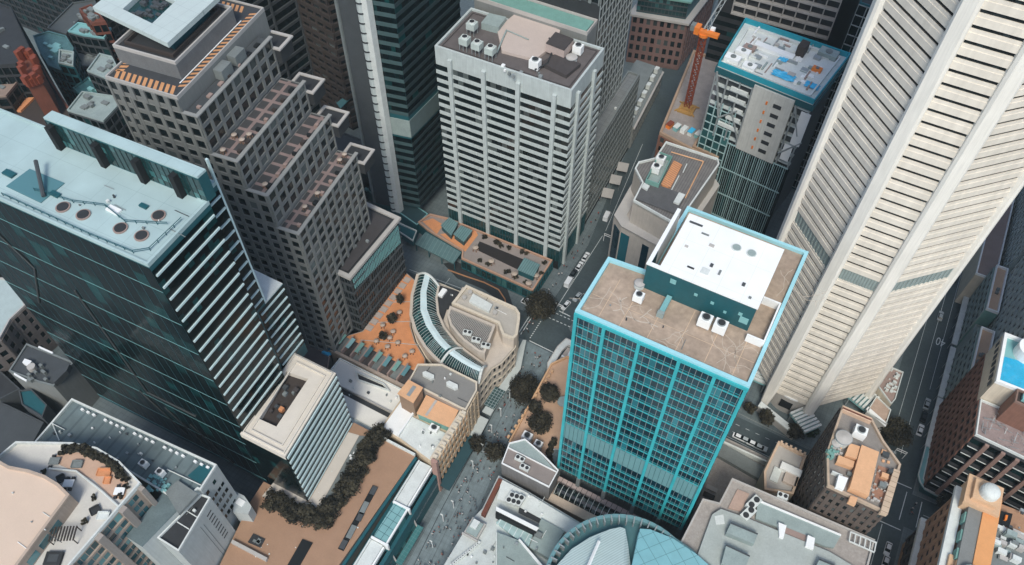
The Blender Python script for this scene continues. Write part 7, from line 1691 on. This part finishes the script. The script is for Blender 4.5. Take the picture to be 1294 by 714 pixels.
def people():
    m_skin = mat('skin', (.45, .28, .20), var=.05); m_hair = mat('dark_hair', (.02, .015, .012), var=.1); m_tr = mat('dark_trousers', (.02, .022, .03), var=.1)
    shirts = [('dark', mat('dark_clothing', (.018, .02, .024))), ('white', mat('white_clothing', (.70, .71, .70))), ('grey-blue', mat('grey_blue_clothing', (.12, .17, .21))), ('red', mat('red_clothing', (.33, .05, .04)))]
    def body(step):
        V = [(0, 0, .95), (0, 0, 1.2), (0, 0, 1.42), (0, .01, 1.52), (0, .02, 1.66), (.1, 0, .9), (.11, .12*step, .5), (.11, .22*step, .08), (.11, .22*step+.14, .05), (-.1, 0, .9), (-.11, -.1*step, .5), (-.11, -.24*step, .1), (-.11, -.24*step+.14, .05),
             (.19, 0, 1.4), (.25, -.08*step, 1.12), (.25, .02-.1*step, .86), (.25, .06-.1*step, .78), (-.19, 0, 1.4), (-.25, .08*step, 1.12), (-.25, .1+.1*step, .88), (-.25, .15+.1*step, .80)]
        E = [(0, 1), (1, 2), (2, 3), (3, 4), (0, 5), (5, 6), (6, 7), (7, 8), (0, 9), (9, 10), (10, 11), (11, 12), (2, 13), (13, 14), (14, 15), (15, 16), (2, 17), (17, 18), (18, 19), (19, 20)]
        Rd = [.15, .15, .17, .06, .10, .10, .07, .05, .045, .10, .07, .05, .045, .07, .05, .04, .035, .07, .05, .04, .035]
        me = bpy.data.meshes.new('person'); me.from_pydata(V, E, []); o = bpy.data.objects.new('person', me); COL.objects.link(o)
        md = o.modifiers.new('skin', 'SKIN'); me.skin_vertices[0].data[0].use_root = True
        for i, r in enumerate(Rd): me.skin_vertices[0].data[i].radius = (r, r*.8)
        o.modifiers.new('sub', 'SUBSURF').levels = 1
        dg = bpy.context.evaluated_depsgraph_get(); out = bpy.data.meshes.new_from_object(o.evaluated_get(dg)); bpy.data.objects.remove(o); return out
    protos = []
    for i, (nm, sm) in enumerate(shirts):
        me = body(1 if i % 2 == 0 else -1); me.materials.clear()
        for m in (m_skin, sm, m_tr, m_hair): me.materials.append(m)
        for p in me.polygons:
            c = p.center; p.material_index = 2 if c.z < .92 and abs(c.x) < .2 else (3 if c.z > 1.64 else (0 if c.z > 1.47 or (abs(c.x) > .2 and c.z < 1.0) else 1)); p.use_smooth = True
        protos.append((nm, me))
    lab = {'dark': 'pedestrian in dark clothes walking on the paved mall', 'white': 'pedestrian in a white top walking on the paved mall', 'grey-blue': 'pedestrian in a grey-blue top walking on the paved mall', 'red': 'pedestrian in a red top walking on the paved mall'}
    rnd = random.Random(5); pos = []
    for k in range(232):
        y = rnd.uniform(50, 143); xc = -58.8-(y-60)*.071; pos.append((xc+rnd.uniform(-5.2, 4.6), y, .03, lab))
    lab2 = {k: v.replace('walking on the paved mall', 'using the zebra crossing by the arcade') for k, v in lab.items()}
    for k in range(12): pos.append((-74.2+rnd.uniform(-1.6, 1.6), rnd.uniform(147.6, 155.4), .01, lab2))
    lab3 = {k: v.replace('walking on the paved mall', 'on the footpath beside the banded tower') for k, v in lab.items()}
    for k in range(34): y = rnd.uniform(160, 235); pos.append((-74.4-max(0, y-198)*.14+rnd.uniform(-1.4, 1.4), y, .135, lab3))
    lab4 = {k: v.replace('walking on the paved mall', 'on the avenue pavement near the dark corner building') for k, v in lab.items()}
    for k in range(8): pos.append((rnd.uniform(64.8, 66), rnd.uniform(146, 153), .135, lab4))
    for k, (x, y, z, L) in enumerate(pos):
        nm, me = protos[rnd.choice((0, 0, 0, 1, 1, 2, 2, 3))]
        o = bpy.data.objects.new('person', me); COL.objects.link(o); o.location = (x, y, z); o.rotation_euler = (0, 0, rnd.choice((0, math.pi))+rnd.uniform(-.5, .5)); s = rnd.uniform(.94, 1.06); o.scale = (s, s, s)
        where = 'on the mall' if L is lab else ('on the crossing' if L is lab2 else ('on the footpath' if L is lab3 else 'on the avenue'))
        tag(o, L[nm], 'person', f'people in {nm} {where}')
people()

# ---------------------------------------------------------------- vents, pipes and curbs on the plainer roofs
def roof_bits():
    rnd = random.Random(3)
    spec = {'large block with layered': ((29.01, (905, 650), (1090, 712), 26), (27.45, (885, 640), (905, 690), 6)), 'low retail block of pale': ((13.22, (655, 620), (720, 664), 8), (11.83, (590, 690), (626, 712), 9), (14.02, (630, 680), (685, 712), 7)),
            'stepped cream flat': ((13.21, (430, 462), (515, 512), 12),), 'patched blue-grey': ((43.05, (60, 540), (230, 600), 26),), 'ornate front': ((21.8, (530, 470), (600, 505), 9), (16.52, (530, 545), (556, 570), 7)),
            'curved pale roof above': ((57.62, (10, 620), (70, 700), 6),), 'L-shaped brown roof': ((97.18, (745, 350), (940, 450), 10),), 'charcoal roof': ((40.2, (235, 632), (258, 655), 4),), 'curving glass barrel': ((22.12, (605, 380), (645, 405), 8), (18.32, (560, 370), (580, 380), 3)),
            'sandstone corner building': ((41.62, (1265, 640), (1292, 680), 8),), 'flat charcoal roof and pale coping': ((44.12, (440, 285), (490, 320), 6),), 'dark teal deck': ((5.5, (470, 230), (515, 275), 8),), 'pale roof terrace': ((120.02, (90, 215), (235, 290), 10),), 'gridded grey roof': ((40.15, (755, 120), (795, 185), 8),), 'white dormers': ((14.62, (800, 95), (825, 125), 4),)}
    for B in BLDS:
        for key, L in spec.items():
            if key not in B.root['label']: continue
            for z, (x0, y0), (x1, y1), n in L:
                for k in range(n):
                    q = at(rnd.uniform(x0, x1), rnd.uniform(y0, y1), z); a = rnd.uniform(.15, .5); c = rnd.random()
                    if not inside((q.x, q.y), inset(B.poly, .8)): continue
                    m = rnd.choice((m_white, m_offwhite, m_metal, m_midgrey, m_darkgrey))
                    if c < .5: B.part('roof_vent', MB().box(W0, q.x-a, q.x+a, q.y-a*.8, q.y+a*.8, z, z+.3+a), m)
                    elif c < .75: B.part('roof_cowl', MB().cyl((q.x, q.y), a*.8, a*.6, z, z+.5+a, 10), m)
                    else:
                        l = rnd.uniform(1.5, 5); t = rnd.choice((0, math.pi/2))+rnd.uniform(-.05, .05); B.part('roof_pipe', MB().tube(q+Vector((0, 0, .15)), q+Vector((l*math.cos(t), l*math.sin(t), .15)), .09, 5), m)
roof_bits()
# ---------------------------------------------------------------- thin even haze, added to lift the darkest tones
def haze():
    mb = MB().box(W0, -700, 700, -200, 900, -1.5, 262); m = bpy.data.materials.new('thin_haze'); m.use_nodes = True; n = m.node_tree; n.nodes.clear()
    v = n.nodes.new('ShaderNodeVolumePrincipled'); o = n.nodes.new('ShaderNodeOutputMaterial'); n.links.new(v.outputs[0], o.inputs['Volume'])
    v.inputs['Color'].default_value = (.78, .92, .94, 1); v.inputs['Density'].default_value = .00013; v.inputs['Anisotropy'].default_value = .2
    ob = mb.build('haze', m); ob['kind'] = 'stuff'
haze()
# ---------------------------------------------------------------- more than a hundred of one part: keep the hundred seen largest, join the rest
def join_surplus():
    off = lambda c: (abs(c[0]-647) > 660 or c[1] < -10 or c[1] > 725)
    gone = []
    for B in BLDS:
        by = {}
        for o in B.root.children:
            if o.type == 'MESH' and o.get('kind') != 'stuff': by.setdefault(o.name.split('.')[0], []).append(o)
        for name, L in by.items():
            if len(L) <= 100: continue
            base = B.root.location
            def key(o):
                c = base+sum((Vector(v) for v in o.bound_box), Vector())/8; d = c-CAM; zf = d.dot(_fw)
                px = (647+FPX*d.dot(_r)/zf, 357-FPX*d.dot(_u)/zf) if zf > 0 else (-9999, 0); return (off(px), d.length)
            L.sort(key=key); mb = MB(); mats = []
            for o in L[100:]:
                me = o.data; i = len(mb.v); mb.v += [tuple(v.co+base) for v in me.vertices]; ra = me.attributes['rnd'].data; m = me.materials[0]
                if m not in mats: mats.append(m)
                for p in me.polygons: mb.f.append(tuple(i+k for k in p.vertices)); mb.m.append(mats.index(m)); mb.r.append(ra[p.index].value)
            gone += L[100:]; mb.build(name, mats, B.root, 'stuff')
    bpy.data.batch_remove(gone)
join_surplus()
